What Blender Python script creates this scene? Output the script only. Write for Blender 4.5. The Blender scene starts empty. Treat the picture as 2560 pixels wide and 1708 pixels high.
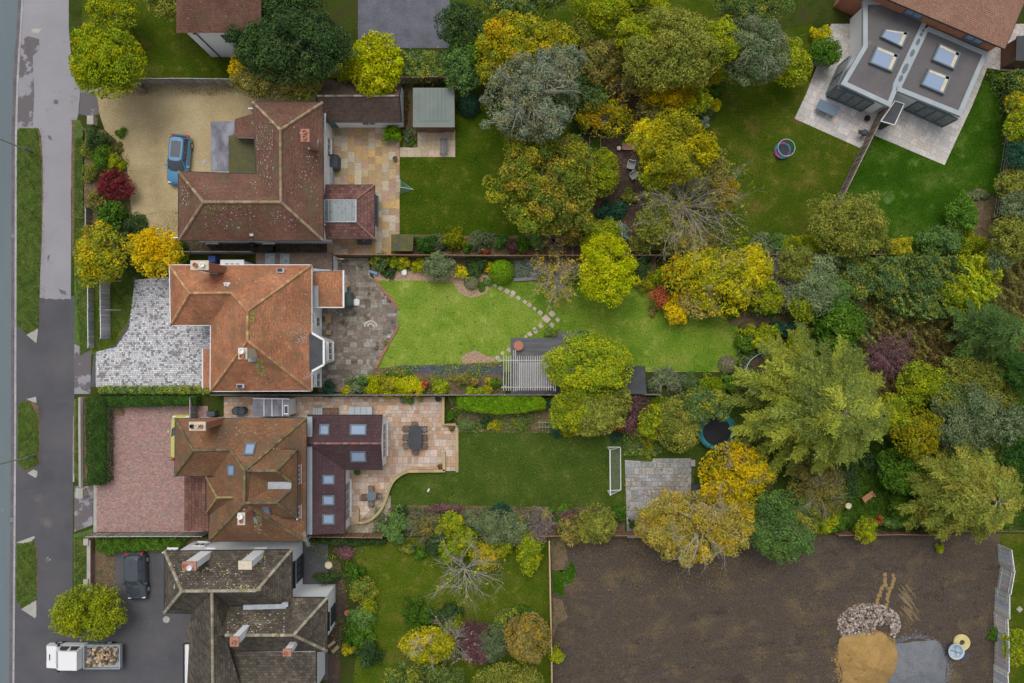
import bpy, math, random
import numpy as np
from mathutils import Vector

# ---------------------------------------------------------------- camera, sky, sun, exposure
S = bpy.context.scene
H = 70.0                       # drone height above the gardens (m)
K = 0.035                      # metres on the ground per photograph pixel (2560 wide)
cam_d = bpy.data.cameras.new('camera'); cam = bpy.data.objects.new('camera', cam_d)
S.collection.objects.link(cam); S.camera = cam
cam.location = (0, 0, H)
cam_d.sensor_width = 36.0; cam_d.lens = 36.0 * H / (2560 * K)
cam_d.clip_start = 1.0; cam_d.clip_end = 2000.0
W = bpy.data.worlds.new('World'); S.world = W; W.use_nodes = True
wn = W.node_tree; wn.nodes.clear()
sky = wn.nodes.new('ShaderNodeTexSky'); sky.sky_type = 'NISHITA'; sky.sun_disc = False
sky.sun_elevation = math.radians(66); sky.sun_rotation = math.radians(-70)
sky.air_density = 1.0; sky.dust_density = 4.0; sky.ozone_density = 1.0
hs = wn.nodes.new('ShaderNodeHueSaturation'); hs.inputs['Saturation'].default_value = 0.32
bg = wn.nodes.new('ShaderNodeBackground'); bg.inputs['Strength'].default_value = 0.15
wo = wn.nodes.new('ShaderNodeOutputWorld')
wn.links.new(sky.outputs[0], hs.inputs['Color']); wn.links.new(hs.outputs[0], bg.inputs[0]); wn.links.new(bg.outputs[0], wo.inputs[0])
sl = bpy.data.lights.new('sun', 'SUN'); sl.energy = 0.9; sl.angle = math.radians(32); sl.color = (1.0, 0.97, 0.92)
sun = bpy.data.objects.new('sun', sl); S.collection.objects.link(sun)
az, el = math.radians(100), math.radians(66)          # light comes from the road side (photo left)
sd = Vector((math.cos(az)*math.cos(el), math.sin(az)*math.cos(el), math.sin(el)))
sun.rotation_euler = sd.to_track_quat('Z', 'Y').to_euler()
sky.sun_rotation = math.pi/2 - az
S.view_settings.view_transform = 'Standard'; S.view_settings.look = 'None'
S.view_settings.exposure = -0.05; S.view_settings.gamma = 1.0

# ---------------------------------------------------------------- helpers
COL = S.collection
def P(px, py, z=0.0):
    """point at height z that stands where photograph pixel (px,py) looks"""
    k = K*(H-z)/H
    return ((px-1280)*k, (854-py)*k, z)
def PL(l, z=0.0): return [P(a[0], a[1], a[2] if len(a) > 2 else z) for a in l]

class MB:
    def __init__(s): s.V = []; s.F = []; s.C = []; s.U = []; s.col = (1, 1, 1)
    def face(s, pts, col=None, uv=None):
        b = len(s.V); s.V.extend([tuple(p) for p in pts]); s.F.append(tuple(range(b, b+len(pts))))
        c = col or s.col; s.C.extend([c]*len(pts))
        s.U.extend(uv if uv else [(p[0], p[1]) for p in pts])
        return s
    def prism(s, poly, z0, z1, col=None, bottom=True):
        """poly: list of (x,y) counter clockwise"""
        if area(poly) < 0: poly = poly[::-1]
        s.face([(x, y, z1) for x, y in poly], col)
        if bottom: s.face([(x, y, z0) for x, y in poly[::-1]], col)
        n = len(poly)
        for i in range(n):
            a, b = poly[i], poly[(i+1) % n]
            L = math.dist(a, b)
            s.face([(a[0], a[1], z0), (b[0], b[1], z0), (b[0], b[1], z1), (a[0], a[1], z1)], col,
                   [(0, z0), (L, z0), (L, z1), (0, z1)])
        return s
    def box(s, c, sz, rot=0.0, col=None, tilt=0.0):
        cx, cy, cz = c; hx, hy, hz = sz[0]/2, sz[1]/2, sz[2]/2
        cr, sr = math.cos(rot), math.sin(rot)
        def t(x, y, z):
            if tilt: x, z = x*math.cos(tilt)-z*math.sin(tilt), x*math.sin(tilt)+z*math.cos(tilt)
            return (cx+x*cr-y*sr, cy+x*sr+y*cr, cz+z)
        q = [t(*p) for p in ((-hx,-hy,-hz),(hx,-hy,-hz),(hx,hy,-hz),(-hx,hy,-hz),(-hx,-hy,hz),(hx,-hy,hz),(hx,hy,hz),(-hx,hy,hz))]
        for f in ((0,3,2,1),(4,5,6,7),(0,1,5,4),(1,2,6,5),(2,3,7,6),(3,0,4,7)): s.face([q[i] for i in f], col)
        return s
    def beam(s, a, b, w, h, col=None):
        """box from point a to point b, width w, height h"""
        a, b = Vector(a), Vector(b); d = (b-a)
        if d.length < 1e-6: return s
        d.normalize(); up = Vector((0, 0, 1))
        if abs(d.z) > .95: up = Vector((0, 1, 0))
        r = d.cross(up).normalized()*w/2; u = r.cross(d).normalized()*h/2
        q = [a-r-u, a+r-u, a+r+u, a-r+u, b-r-u, b+r-u, b+r+u, b-r+u]
        for f in ((0,3,2,1)[::-1],(4,5,6,7)[::-1],(0,1,5,4)[::-1],(1,2,6,5)[::-1],(2,3,7,6)[::-1],(3,0,4,7)[::-1]): s.face([q[i] for i in f], col)
        return s
    def tube(s, pts, rad, n=6, col=None, caps=True):
        pts = [Vector(p) for p in pts]; m = len(pts)
        if not hasattr(rad, '__len__'): rad = [rad]*m
        rings = []
        for i, p in enumerate(pts):
            d = (pts[min(i+1, m-1)]-pts[max(i-1, 0)])
            d = d.normalized() if d.length > 1e-9 else Vector((0, 0, 1))
            u = d.cross(Vector((0, 0, 1)) if abs(d.z) < .9 else Vector((1, 0, 0))).normalized(); v = d.cross(u)
            rings.append([p+(u*math.cos(2*math.pi*k/n)+v*math.sin(2*math.pi*k/n))*rad[i] for k in range(n)])
        for i in range(m-1):
            for k in range(n):
                s.face([rings[i][k], rings[i+1][k], rings[i+1][(k+1) % n], rings[i][(k+1) % n]], col)
        if caps: s.face(rings[0], col); s.face(rings[-1][::-1], col)
        return s
    def lathe(s, c, prof, n=16, col=None, sy=1.0):
        """prof: (r,z) from bottom to top round centre c"""
        cx, cy, cz = c
        R = [[(cx+r*math.cos(2*math.pi*k/n), cy+r*sy*math.sin(2*math.pi*k/n), cz+z) for k in range(n)] for r, z in prof]
        for i in range(len(prof)-1):
            for k in range(n): s.face([R[i][k], R[i][(k+1) % n], R[i+1][(k+1) % n], R[i+1][k]], col)
        s.face(R[0][::-1], col); s.face(R[-1], col)
        return s
    def ring(s, c, r, w, h, n=24, col=None, sy=1.0):
        s.tube([(c[0]+r*math.cos(t), c[1]+r*sy*math.sin(t), c[2]) for t in np.linspace(0, 2*math.pi, n+1)], w, 6, col, False)
        return s
    def slope(s, pts, col=None):
        """roof face: uv in metres, u along the eaves and v up the slope"""
        v = [Vector(p) for p in pts]; n = Vector((0, 0, 0))
        for i in range(len(v)):
            a, b = v[i], v[(i+1) % len(v)]
            n += Vector(((a.y-b.y)*(a.z+b.z), (a.z-b.z)*(a.x+b.x), (a.x-b.x)*(a.y+b.y)))
        n.normalize()
        if n.z < 0: v = v[::-1]; n = -n
        u = Vector((0, 0, 1)).cross(n)
        u = Vector((1, 0, 0)) if u.length < .05 else u.normalized()
        w = n.cross(u)
        s.face(v, col, [(p.dot(u), p.dot(w)) for p in v]); return s
    def build(s, name, mat, parent=None, smooth=False, weld=False):
        me = bpy.data.meshes.new(name)
        off = Vector(parent['o_']) if parent is not None and 'o_' in parent else Vector((0, 0, 0))
        me.from_pydata([(p[0]-off.x, p[1]-off.y, p[2]-off.z) for p in s.V], [], s.F)
        uv = me.uv_layers.new(name='uv')
        uv.data.foreach_set('uv', np.array(s.U, dtype=np.float32)[np.array([i for f in s.F for i in f])].ravel())
        ca = me.attributes.new('col', 'FLOAT_COLOR', 'POINT')
        cc = np.ones((len(s.V), 4), dtype=np.float32); cc[:, :3] = np.array(s.C, dtype=np.float32).reshape(-1, 3)
        ca.data.foreach_set('color', cc.ravel())
        if weld:
            import bmesh
            bm = bmesh.new(); bm.from_mesh(me); bmesh.ops.remove_doubles(bm, verts=bm.verts, dist=.0005); bm.to_mesh(me); bm.free()
        if smooth: me.polygons.foreach_set('use_smooth', [True]*len(me.polygons))
        me.materials.append(mat); me.update()
        o = bpy.data.objects.new(name, me); COL.objects.link(o)
        if parent is not None:
            o.parent = parent
            o['o_'] = tuple(off)
        return o

def area(p): return sum(p[i][0]*p[(i+1) % len(p)][1]-p[(i+1) % len(p)][0]*p[i][1] for i in range(len(p)))/2
def inset(poly, d):
    poly = [tuple(p[:2]) for p in poly]
    if area(poly) < 0: poly = poly[::-1]
    n = len(poly); out = []
    for i in range(n):
        a, b, c = Vector(poly[i-1]), Vector(poly[i]), Vector(poly[(i+1) % n])
        e1 = (b-a).normalized(); e2 = (c-b).normalized()
        n1 = Vector((-e1.y, e1.x)); n2 = Vector((-e2.y, e2.x))
        k = 1+n1.dot(n2); q = b+(n1+n2)*(d/max(k, .2)); out.append((q.x, q.y))
    return out
def thing(name, label, cat, at=(0, 0, 0), group=None):
    o = bpy.data.objects.new(name, None); COL.objects.link(o); o.empty_display_size = .3
    o.location = at; o['o_'] = tuple(at); o['label'] = label; o['category'] = cat
    if group: o['group'] = group
    return o
def tag(o, label, cat, group=None, kind=None):
    o['label'] = label; o['category'] = cat
    if group: o['group'] = group
    if kind: o['kind'] = kind
    return o
def struct(o): o['kind'] = 'structure'; return o
def solo(mb, name, mat, label, cat, at, group=None, smooth=False, kind=None):
    """a thing that is one mesh, its origin at its base"""
    h = {'o_': at}
    class Q(dict): pass
    me_o = None
    V = mb.V; mb.V = [(p[0]-at[0], p[1]-at[1], p[2]-at[2]) for p in V]
    me_o = mb.build(name, mat, None, smooth); me_o.location = at
    mb.V = V
    return tag(me_o, label, cat, group, kind)

# ---------------------------------------------------------------- materials
def mat(name, cols, scale=1.0, rough=.9, bump=0.0, bscale=None, spots=(), brick=None, attr=False, fine=0.25, fscale=40,
        spec=.25, metal=0.0, coord='pos', detail=5, coat=0.0, trans=0.0, stretch=None, lines=None):
    m = bpy.data.materials.new(name); m.use_nodes = True
    nt = m.node_tree; N = nt.nodes; L = nt.links; N.clear()
    out = N.new('ShaderNodeOutputMaterial'); b = N.new('ShaderNodeBsdfPrincipled')
    b.inputs['Roughness'].default_value = rough; b.inputs['Specular IOR Level'].default_value = spec
    b.inputs['Metallic'].default_value = metal; b.inputs['Coat Weight'].default_value = coat
    if coord == 'pos': co = N.new('ShaderNodeNewGeometry').outputs['Position']
    elif coord == 'uv': co = N.new('ShaderNodeTexCoord').outputs['UV']
    else: co = N.new('ShaderNodeTexCoord').outputs['Object']
    cs = co
    if stretch:
        mp = N.new('ShaderNodeMapping'); L.new(co, mp.inputs[0])
        mp.inputs['Scale'].default_value = (stretch[0], stretch[1], stretch[2] if len(stretch) > 2 else 1)
        if len(stretch) > 3: mp.inputs['Rotation'].default_value = (0, 0, stretch[3])
        cs = mp.outputs[0]
    def noise(sc, det=5, c=None, r=.6):
        n = N.new('ShaderNodeTexNoise'); n.inputs['Scale'].default_value = sc; n.inputs['Detail'].default_value = det
        n.inputs['Roughness'].default_value = r; L.new(c or cs, n.inputs['Vector']); return n.outputs[0]
    def ramp(src, stops):
        r = N.new('ShaderNodeValToRGB'); L.new(src, r.inputs[0]); e = r.color_ramp.elements
        while len(e) < len(stops): e.new(.5)
        for q, (p, c) in zip(e, stops): q.position = p; q.color = (*c, 1) if len(c) == 3 else c
        return r.outputs[0]
    def mix(f, a, bb, mode='MIX'):
        x = N.new('ShaderNodeMix'); x.data_type = 'RGBA'; x.blend_type = mode
        if isinstance(f, (int, float)): x.inputs[0].default_value = f
        else: L.new(f, x.inputs[0])
        for i, v in ((6, a), (7, bb)):
            if isinstance(v, tuple): x.inputs[i].default_value = (*v[:3], 1)
            else: L.new(v, x.inputs[i])
        return x.outputs[2]
    if attr:
        a = N.new('ShaderNodeAttribute'); a.attribute_name = 'col'; c = a.outputs['Color']
    elif len(cols) == 1: c = mix(0.0, cols[0], cols[0])
    else:
        n = len(cols); c = ramp(noise(scale, detail), [(.3+.4*i/(n-1), cc) for i, cc in enumerate(cols)])
    if brick:
        bt = N.new('ShaderNodeTexBrick'); L.new(co, bt.inputs['Vector'])
        bt.inputs['Scale'].default_value = 1.0; bt.inputs['Brick Width'].default_value = brick[0]; bt.inputs['Row Height'].default_value = brick[1]
        bt.inputs['Mortar Size'].default_value = brick[2]; bt.inputs['Mortar Smooth'].default_value = .3
        v = brick[4]
        bt.inputs['Color1'].default_value = (1-v, 1-v, 1-v, 1); bt.inputs['Color2'].default_value = (1+v, 1+v*.9, 1+v*.8, 1)
        q = brick[3]; bt.inputs['Mortar'].default_value = (q, q, q, 1)
        c = mix(1.0, c, bt.outputs['Color'], 'MULTIPLY')
    if lines:   # (direction 'X'/'Y', scale, depth)
        wv = N.new('ShaderNodeTexWave'); wv.bands_direction = lines[0]; wv.inputs['Scale'].default_value = lines[1]; L.new(co, wv.inputs[0])
        c = mix(1.0, c, ramp(wv.outputs['Fac'], [(0.0, (1-lines[2],)*3), (.25, (1, 1, 1)), (1.0, (1, 1, 1))]), 'MULTIPLY')
    for sp in spots:    # (colour, scale, threshold, width)
        f = ramp(noise(sp[1], 4, co if len(sp) < 5 else cs), [(sp[2], (0, 0, 0)), (sp[2]+sp[3], (1, 1, 1))])
        c = mix(f, c, sp[0])
    if fine:
        f = ramp(noise(fscale, 3, co), [(.25, (1-fine,)*3), (.75, (1+fine,)*3)])
        c = mix(1.0, c, f, 'MULTIPLY')
    L.new(c, b.inputs['Base Color'])
    if bump:
        bp = N.new('ShaderNodeBump'); bp.inputs['Strength'].default_value = 1.0; bp.inputs['Distance'].default_value = bump
        L.new(noise(bscale or scale*8, 4, co), bp.inputs['Height']); L.new(bp.outputs[0], b.inputs['Normal'])
    sh = b.outputs[0]
    if trans:
        t = N.new('ShaderNodeBsdfTranslucent'); L.new(c, t.inputs[0]); x = N.new('ShaderNodeMixShader'); x.inputs[0].default_value = trans
        L.new(b.outputs[0], x.inputs[1]); L.new(t.outputs[0], x.inputs[2]); sh = x.outputs[0]
    L.new(sh, out.inputs[0])
    return m

MOSS = (.16, .15, .02)
LICH = (.55, .53, .48)
m = {}
m['ground'] = mat('ground_earth', [(.028, .045, .008), (.05, .07, .012), (.06, .05, .02)], .5, bump=.03, fine=.4, fscale=9, spec=.05, spots=[((.07, .045, .025), 1.3, .6, .1)])
m['road'] = mat('road_asphalt', [(.13, .165, .18), (.165, .2, .215)], .15, bump=.006, bscale=60, fine=.22, fscale=28, stretch=(1, .25), spots=[((.23, .27, .29), .5, .66, .2)])
m['pave_l'] = mat('pavement_light', [(.27, .262, .282), (.315, .305, .325)], .35, bump=.004, bscale=50, fine=.1, fscale=30, spots=[((.26, .25, .28), .9, .62, .1)])
m['pave_d'] = mat('pavement_dark', [(.08, .08, .088), (.115, .11, .117)], .3, bump=.005, bscale=50, fine=.2, fscale=24, spots=[((.17, .155, .14), .35, .62, .18), ((.3, .29, .28), 7, .76, .02)])
m['patch'] = mat('worn_asphalt', [(.12, .105, .115), (.17, .15, .16)], 1, fine=.2)
m['cracked'] = mat('cracked_asphalt', [(.3, .29, .315), (.26, .25, .27)], 1.2, fine=.15, spots=[((.14, .125, .13), .55, .45, .03)])
m['sdrive'] = mat('blue_black_gravel', [(.095, .1, .125), (.13, .135, .16), (.16, .165, .19)], .7, bump=.01, bscale=20, fine=.45, fscale=13, detail=8)
m['kerb'] = mat('kerb_stone', [(.3, .3, .3), (.42, .42, .42)], .8, fine=.2, brick=(9, .9, .02, .5, .06))
m['conc'] = mat('concrete', [(.33, .31, .28), (.46, .44, .4)], 1.3, fine=.2, bump=.004)
def lawn(n, a, b, c, sp=()): return mat(n, [a, tuple((x*.55+y*.45) for x, y in zip(a, b)), b, tuple((x+y)/2 for x, y in zip(b, c)), c], .45, bump=.035, bscale=14, fine=.42, fscale=7, detail=10, spec=.03, spots=[(tuple(x*1.25 for x in c), .9, .58, .16), (tuple(x*.62 for x in a), 2.6, .6, .12)]+list(sp)+[(tuple(x*1.5+.04 for x in c), 9, .735, .03)])
m['lawn_a'] = lawn('lawn_dark', (.035, .068, .004), (.052, .088, .005), (.09, .108, .012))
m['lawn_b'] = lawn('lawn_brightened', (.12, .22, .022), (.195, .28, .034), (.25, .31, .06), [((.34, .3, .1), .7, .7, .12)])  # fresh grass, with the middle plot's brighter light put into its colour
m['lawn_b2'] = lawn('lawn_brightened_green', (.09, .18, .015), (.15, .24, .024), (.24, .28, .05), [((.3, .25, .09), .7, .66, .12)])  # greener turf, lightened in colour to look as brightly lit
m['lawn_e'] = lawn('lawn_mossy', (.045, .078, .005), (.062, .094, .007), (.115, .115, .018), [((.13, .105, .025), .55, .58, .14)])
m['lawn_f'] = lawn('lawn_lush', (.022, .066, .004), (.036, .09, .005), (.075, .125, .018), [((.10, .17, .04), .5, .62, .1)])
m['lawn_c'] = lawn('lawn_even', (.045, .078, .011), (.06, .097, .014), (.085, .112, .022))
m['lawn_d'] = lawn('lawn_pale', (.06, .098, .006), (.08, .118, .009), (.135, .135, .022), [((.14, .115, .03), .6, .62, .12)])
m['verge'] = mat('verge_grass', [(.05, .1, .02), (.085, .145, .03), (.13, .18, .045)], 1.4, bump=.06, bscale=14, fine=.45, fscale=12, spots=[((.2, .13, .05), 1.6, .7, .1)])
m['soil'] = mat('bare_soil', [(.06, .045, .036), (.09, .071, .057), (.082, .064, .05), (.125, .093, .06)], .4, spec=.06, bump=.05, bscale=7, fine=.4, fscale=6, detail=10, stretch=(.6, 1.3), spots=[((.14, .105, .06), .5, .52, .2), ((.055, .042, .034), .9, .6, .14), ((.2, .16, .11), 6, .68, .04), ((.09, .095, .035), .45, .64, .1), ((.45, .4, .34), 5, .755, .01), ((.3, .25, .19), 11, .77, .02)])
m['bark'] = mat('bark_mulch', [(.055, .038, .03), (.085, .058, .045), (.12, .08, .06)], 2, bump=.05, bscale=14, fine=.5, fscale=10, spots=[((.24, .14, .06), 6, .7, .05)])
m['gravel'] = mat('golden_gravel', [(.31, .235, .125), (.42, .33, .18), (.47, .38, .23)], .3, bump=.02, bscale=20, fine=.4, fscale=12, detail=7, spots=[((.18, .13, .07), .9, .67, .12), ((.12, .07, .035), 5, .74, .04)])
m['leafbed'] = mat('leaf_litter_soil', [(.12, .085, .05), (.2, .14, .08)], 2, bump=.04, bscale=12, fine=.5, fscale=9, spots=[((.06, .1, .02), 1.2, .55, .1)])
m['chips'] = mat('brick_rubble_chips', [(.28, .18, .11), (.42, .28, .18), (.3, .26, .2)], 5, bump=.04, bscale=12, fine=.5, fscale=8)
m['slab'] = mat('stone_slabs', [(1, 1, 1)], 1, attr=True, fine=.22, fscale=6, rough=.75, bump=.004, bscale=9, spots=[])
m['slabw'] = mat('weathered_slabs', [(1, 1, 1)], 1, attr=True, fine=.35, fscale=5, rough=.85, bump=.008, bscale=9, spots=[((.08, .06, .035), 1.0, .56, .14), ((.1, .14, .03), .9, .68, .05)])
m['slabg'] = mat('grey_slabs', [(1, 1, 1)], 1, attr=True, fine=.25, fscale=6, rough=.8, spots=[((.3, .13, .05), 3.4, .64, .05)])
m['block'] = mat('silver_blocks', [(1, 1, 1)], 1, attr=True, fine=.25, fscale=9, rough=.65, spots=[((.2, .195, .2), 1.9, .6, .03), ((.24, .23, .22), .6, .6, .06), ((.3, .29, .28), 3.5, .62, .04)])
m['blockr'] = mat('red_blocks', [(1, 1, 1)], 1, attr=True, fine=.2, fscale=9, rough=.8, spots=[((.2, .17, .16), 1.5, .66, .08), ((.09, .06, .05), 4.5, .74, .03)])
m['blockd'] = mat('terracotta_tiles', [(1, 1, 1)], 1, attr=True, fine=.25, fscale=7, rough=.8, spots=[((.1, .055, .045), 1.3, .6, .1)])
m['mortar'] = mat('mortar', [(.17, .13, .09), (.24, .19, .13)], 3, fine=.2)
m['mortarg'] = mat('dark_joint_sand', [(.12, .115, .115), (.17, .165, .16)], 3, fine=.2)
def tiles(n, a, b, c, var=.2, w=.22, hgt=.125, sp=(), mort=.45, spec=.2): return mat(n, [a, b, c], .45, coord='uv', brick=(w, hgt, .013, mort, var), fine=.22, fscale=6, rough=.85, detail=8, spots=list(sp), spec=spec, bump=.01, bscale=5)
m['roof_a'] = tiles('roof_tiles_brown', (.14, .073, .054), (.19, .098, .07), (.24, .125, .09), sp=[((.14, .11, .06), .6, .5, .2), ((.28, .15, .09), 1.5, .64, .1), ((.2, .17, .07), 1.1, .7, .08), (LICH, 3.0, .69, .025)])
m['roof_b'] = tiles('roof_tiles_orange', (.34, .14, .075), (.48, .21, .11), (.55, .27, .15), sp=[((.25, .135, .075), .55, .46, .2), ((.34, .25, .12), 2.2, .6, .12), ((.17, .1, .06), 1.3, .62, .1), (LICH, 3.6, .715, .03)])  # orange and weathering are the tiles' own; extra brightness is painted in
m['roof_c'] = tiles('roof_tiles_rust', (.19, .1, .06), (.25, .13, .07), (.3, .16, .085), sp=[((.15, .105, .065), .5, .48, .2), ((.21, .17, .08), 1.6, .66, .1), (LICH, 3.4, .73, .02)])
m['roof_d'] = tiles('roof_tiles_mossy', (.075, .066, .055), (.105, .09, .072), (.16, .138, .108), .35, .3, .22, sp=[((.17, .16, .04), 1.3, .64, .08), (LICH, 5, .72, .02)], mort=.3)
m['roof_g'] = tiles('garage_tiles_brown', (.09, .065, .052), (.12, .085, .068), (.15, .11, .08), .15, .3, .2, sp=[((.1, .1, .03), .7, .64, .1), (LICH, 4.5, .76, .02)])
m['roof_x'] = tiles('extension_tiles_plum', (.068, .04, .045), (.085, .05, .055), (.1, .06, .062), .1, .3, .3)
m['roof_s'] = tiles('sunroom_tiles_maroon', (.12, .06, .055), (.17, .085, .075), (.22, .12, .1), .3, .3, .3, mort=.25)
m['roof_n'] = tiles('roof_tiles_salmon', (.36, .19, .13), (.42, .23, .16), (.47, .27, .19), .12)
m['roof_p'] = tiles('porch_tiles_large', (.11, .055, .045), (.17, .085, .065), (.22, .115, .085), .25, .5, .36, mort=.2)
m['ridge'] = mat('ridge_tiles', [(1, 1, 1)], 1, attr=True, fine=.3, fscale=8, spots=[((.32, .27, .06), 1.6, .6, .1)])
m['white'] = mat('white_render', [(.82, .83, .85), (.87, .88, .89)], .6, fine=.04, rough=.9, spots=[((.6, .61, .6), 1.1, .72, .1)])
m['wpaint'] = mat('white_paint', [(.78, .78, .78)], fine=.04, rough=.4)
m['cream'] = mat('cream_stone', [(.55, .48, .36), (.68, .6, .47)], 3, fine=.2)
m['lead'] = mat('lead_flashing', [(.3, .34, .37), (.45, .49, .51)], 3, fine=.2, rough=.5)
m['glass'] = mat('window_glass', [(.05, .06, .075)], fine=0, rough=.08, spec=.9)
m['sky'] = mat('rooflight_glass', [(.26, .34, .48)], fine=0, rough=.08, spec=.6, coat=.0)  # pale blue base stands in for sky reflected in the panes
m['skyd'] = mat('sunroom_glass', [(.1, .125, .13), (.19, .22, .23), (.08, .095, .1)], 2.3, fine=.15, rough=.25, spec=.5)
m['frame'] = mat('grey_frame', [(.13, .17, .19)], fine=.05, rough=.5)
m['dark'] = mat('dark_metal', [(.035, .037, .042)], fine=.1, rough=.45)
m['black'] = mat('black_plastic', [(.02, .02, .024)], fine=.1, rough=.5)
m['fascia_d'] = mat('dark_gutter', [(.03, .028, .028)], fine=.1, rough=.5)
m['brick'] = mat('red_brick', [(.28, .12, .08), (.4, .2, .13)], 2, coord='uv', brick=(.23, .08, .01, 1.3, .2), fine=.2)
m['brickp'] = mat('chimney_brick', [(.36, .17, .12), (.48, .26, .19)], 5, fine=.2)
m['tileh'] = mat('hung_tiles', [(.4, .17, .10), (.5, .23, .14)], 2, coord='uv', brick=(.26, .16, .01, .6, .12), fine=.15)
m['pot_r'] = mat('terracotta', [(.42, .17, .1)], fine=.2)
m['felt_d'] = mat('felt_dark', [(.045, .05, .055), (.08, .085, .09)], .8, fine=.15, rough=.7, spots=[((.14, .14, .14), 1.4, .66, .1)])
m['felt_e'] = mat('flat_roof_membrane', [(.09, .085, .088), (.135, .125, .125), (.115, .105, .105)], .35, fine=.14, rough=.6, detail=8, spots=[((.2, .19, .18), .7, .63, .14)])
m['felt_g'] = mat('felt_green', [(.19, .22, .20), (.235, .27, .245)], .7, fine=.1, fscale=30)
m['felt_m'] = mat('felt_mossy', [(.075, .08, .075), (.1, .095, .04), (.13, .12, .03)], 1.3, fine=.35, fscale=8, spots=[((.3, .28, .2), 9, .74, .03)])
m['grp'] = mat('grey_flat_roof', [(.1, .1, .125), (.2, .2, .24), (.32, .32, .36)], 1.4, fine=.15, rough=.6, stretch=(1, .5))
m['coping'] = mat('grey_coping', [(.33, .37, .39), (.4, .44, .46)], 1, fine=.06, rough=.5)
m['wood_g'] = mat('weathered_wood', [(1, 1, 1)], 1, attr=True, fine=.3, fscale=9, rough=.9)
m['deck'] = mat('deck_boards', [(.10, .10, .11), (.17, .17, .18)], 1.2, fine=.2, stretch=(.3, 3), lines=('Y', 3.4, .5))
m['deckb'] = mat('pale_deck', [(.27, .27, .28), (.37, .37, .38)], 1.2, fine=.2, stretch=(3, .3), lines=('X', 3.4, .4))
m['shed'] = mat('brown_shed_boards', [(.16, .09, .06), (.24, .14, .09)], 2, coord='uv', fine=.25, brick=(20, .14, .008, .3, .1))
m['leaf'] = mat('foliage', [(1, 1, 1)], 1, attr=True, fine=0, rough=.7, spec=.07, trans=.22)
m['bk'] = mat('bark', [(1, 1, 1)], 1, attr=True, fine=.3, fscale=7, rough=.95)
m['sandp'] = mat('building_sand', [(.33, .2, .065), (.42, .27, .1)], 1.4, bump=.08, bscale=3, fine=.22, fscale=9, spots=[((.25, .15, .06), 1.1, .6, .08)])
m['grit'] = mat('blue_grey_gravel', [(.15, .16, .175), (.2, .21, .225)], 1.2, bump=.06, bscale=5, fine=.35, fscale=12)
m['attr'] = mat('painted', [(1, 1, 1)], 1, attr=True, fine=.06, rough=.5)
m['attrs'] = mat('stony', [(1, 1, 1)], 1, attr=True, fine=.25, rough=.85)
m['plast'] = mat('black_polythene', [(.04, .045, .06), (.1, .11, .15)], 1.5, fine=.3, fscale=4, rough=.35, spots=[((.12, .08, .05), 1.5, .58, .05)])
m['net'] = mat('net_cord', [(.55, .58, .6)], fine=0)
# ---------------------------------------------------------------- foliage
def quads(name, c, n, size, col, mat_, elong=1.0, dirs=None, rng=None, parent=None, origin=(0, 0, 0)):
    """many leaf-sized faces as one mesh. c centres, n normals, size half sizes, col colours"""
    k = len(c); rng = rng or np.random.default_rng(1)
    n = n/np.maximum(np.linalg.norm(n, axis=1, keepdims=True), 1e-6)
    t = rng.normal(size=(k, 3)) if dirs is None else dirs
    t = t-n*(t*n).sum(1, keepdims=True); t /= np.maximum(np.linalg.norm(t, axis=1, keepdims=True), 1e-6)
    b = np.cross(n, t); s = size[:, None]
    V = np.empty((k, 4, 3)); V[:, 0] = c+t*s*elong; V[:, 1] = c+b*s*.62; V[:, 2] = c-t*s*elong; V[:, 3] = c-b*s*.62
    me = bpy.data.meshes.new(name)
    me.vertices.add(4*k); me.vertices.foreach_set('co', V.ravel().astype(np.float32))
    me.loops.add(4*k); me.loops.foreach_set('vertex_index', np.arange(4*k, dtype=np.int32))
    me.polygons.add(k); me.polygons.foreach_set('loop_start', np.arange(0, 4*k, 4, dtype=np.int32)); me.polygons.foreach_set('loop_total', np.full(k, 4, dtype=np.int32))
    a = me.attributes.new('col', 'FLOAT_COLOR', 'POINT'); cc = np.ones((k, 4, 4), dtype=np.float32); cc[:, :, :3] = np.clip(col, 0, 1)[:, None, :]
    a.data.foreach_set('color', cc.ravel()); me.materials.append(mat_); me.update(calc_edges=True); me.validate()
    o = bpy.data.objects.new(name, me); COL.objects.link(o)
    if parent is not None: o.parent = parent
    else: o.location = origin
    return o

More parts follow.
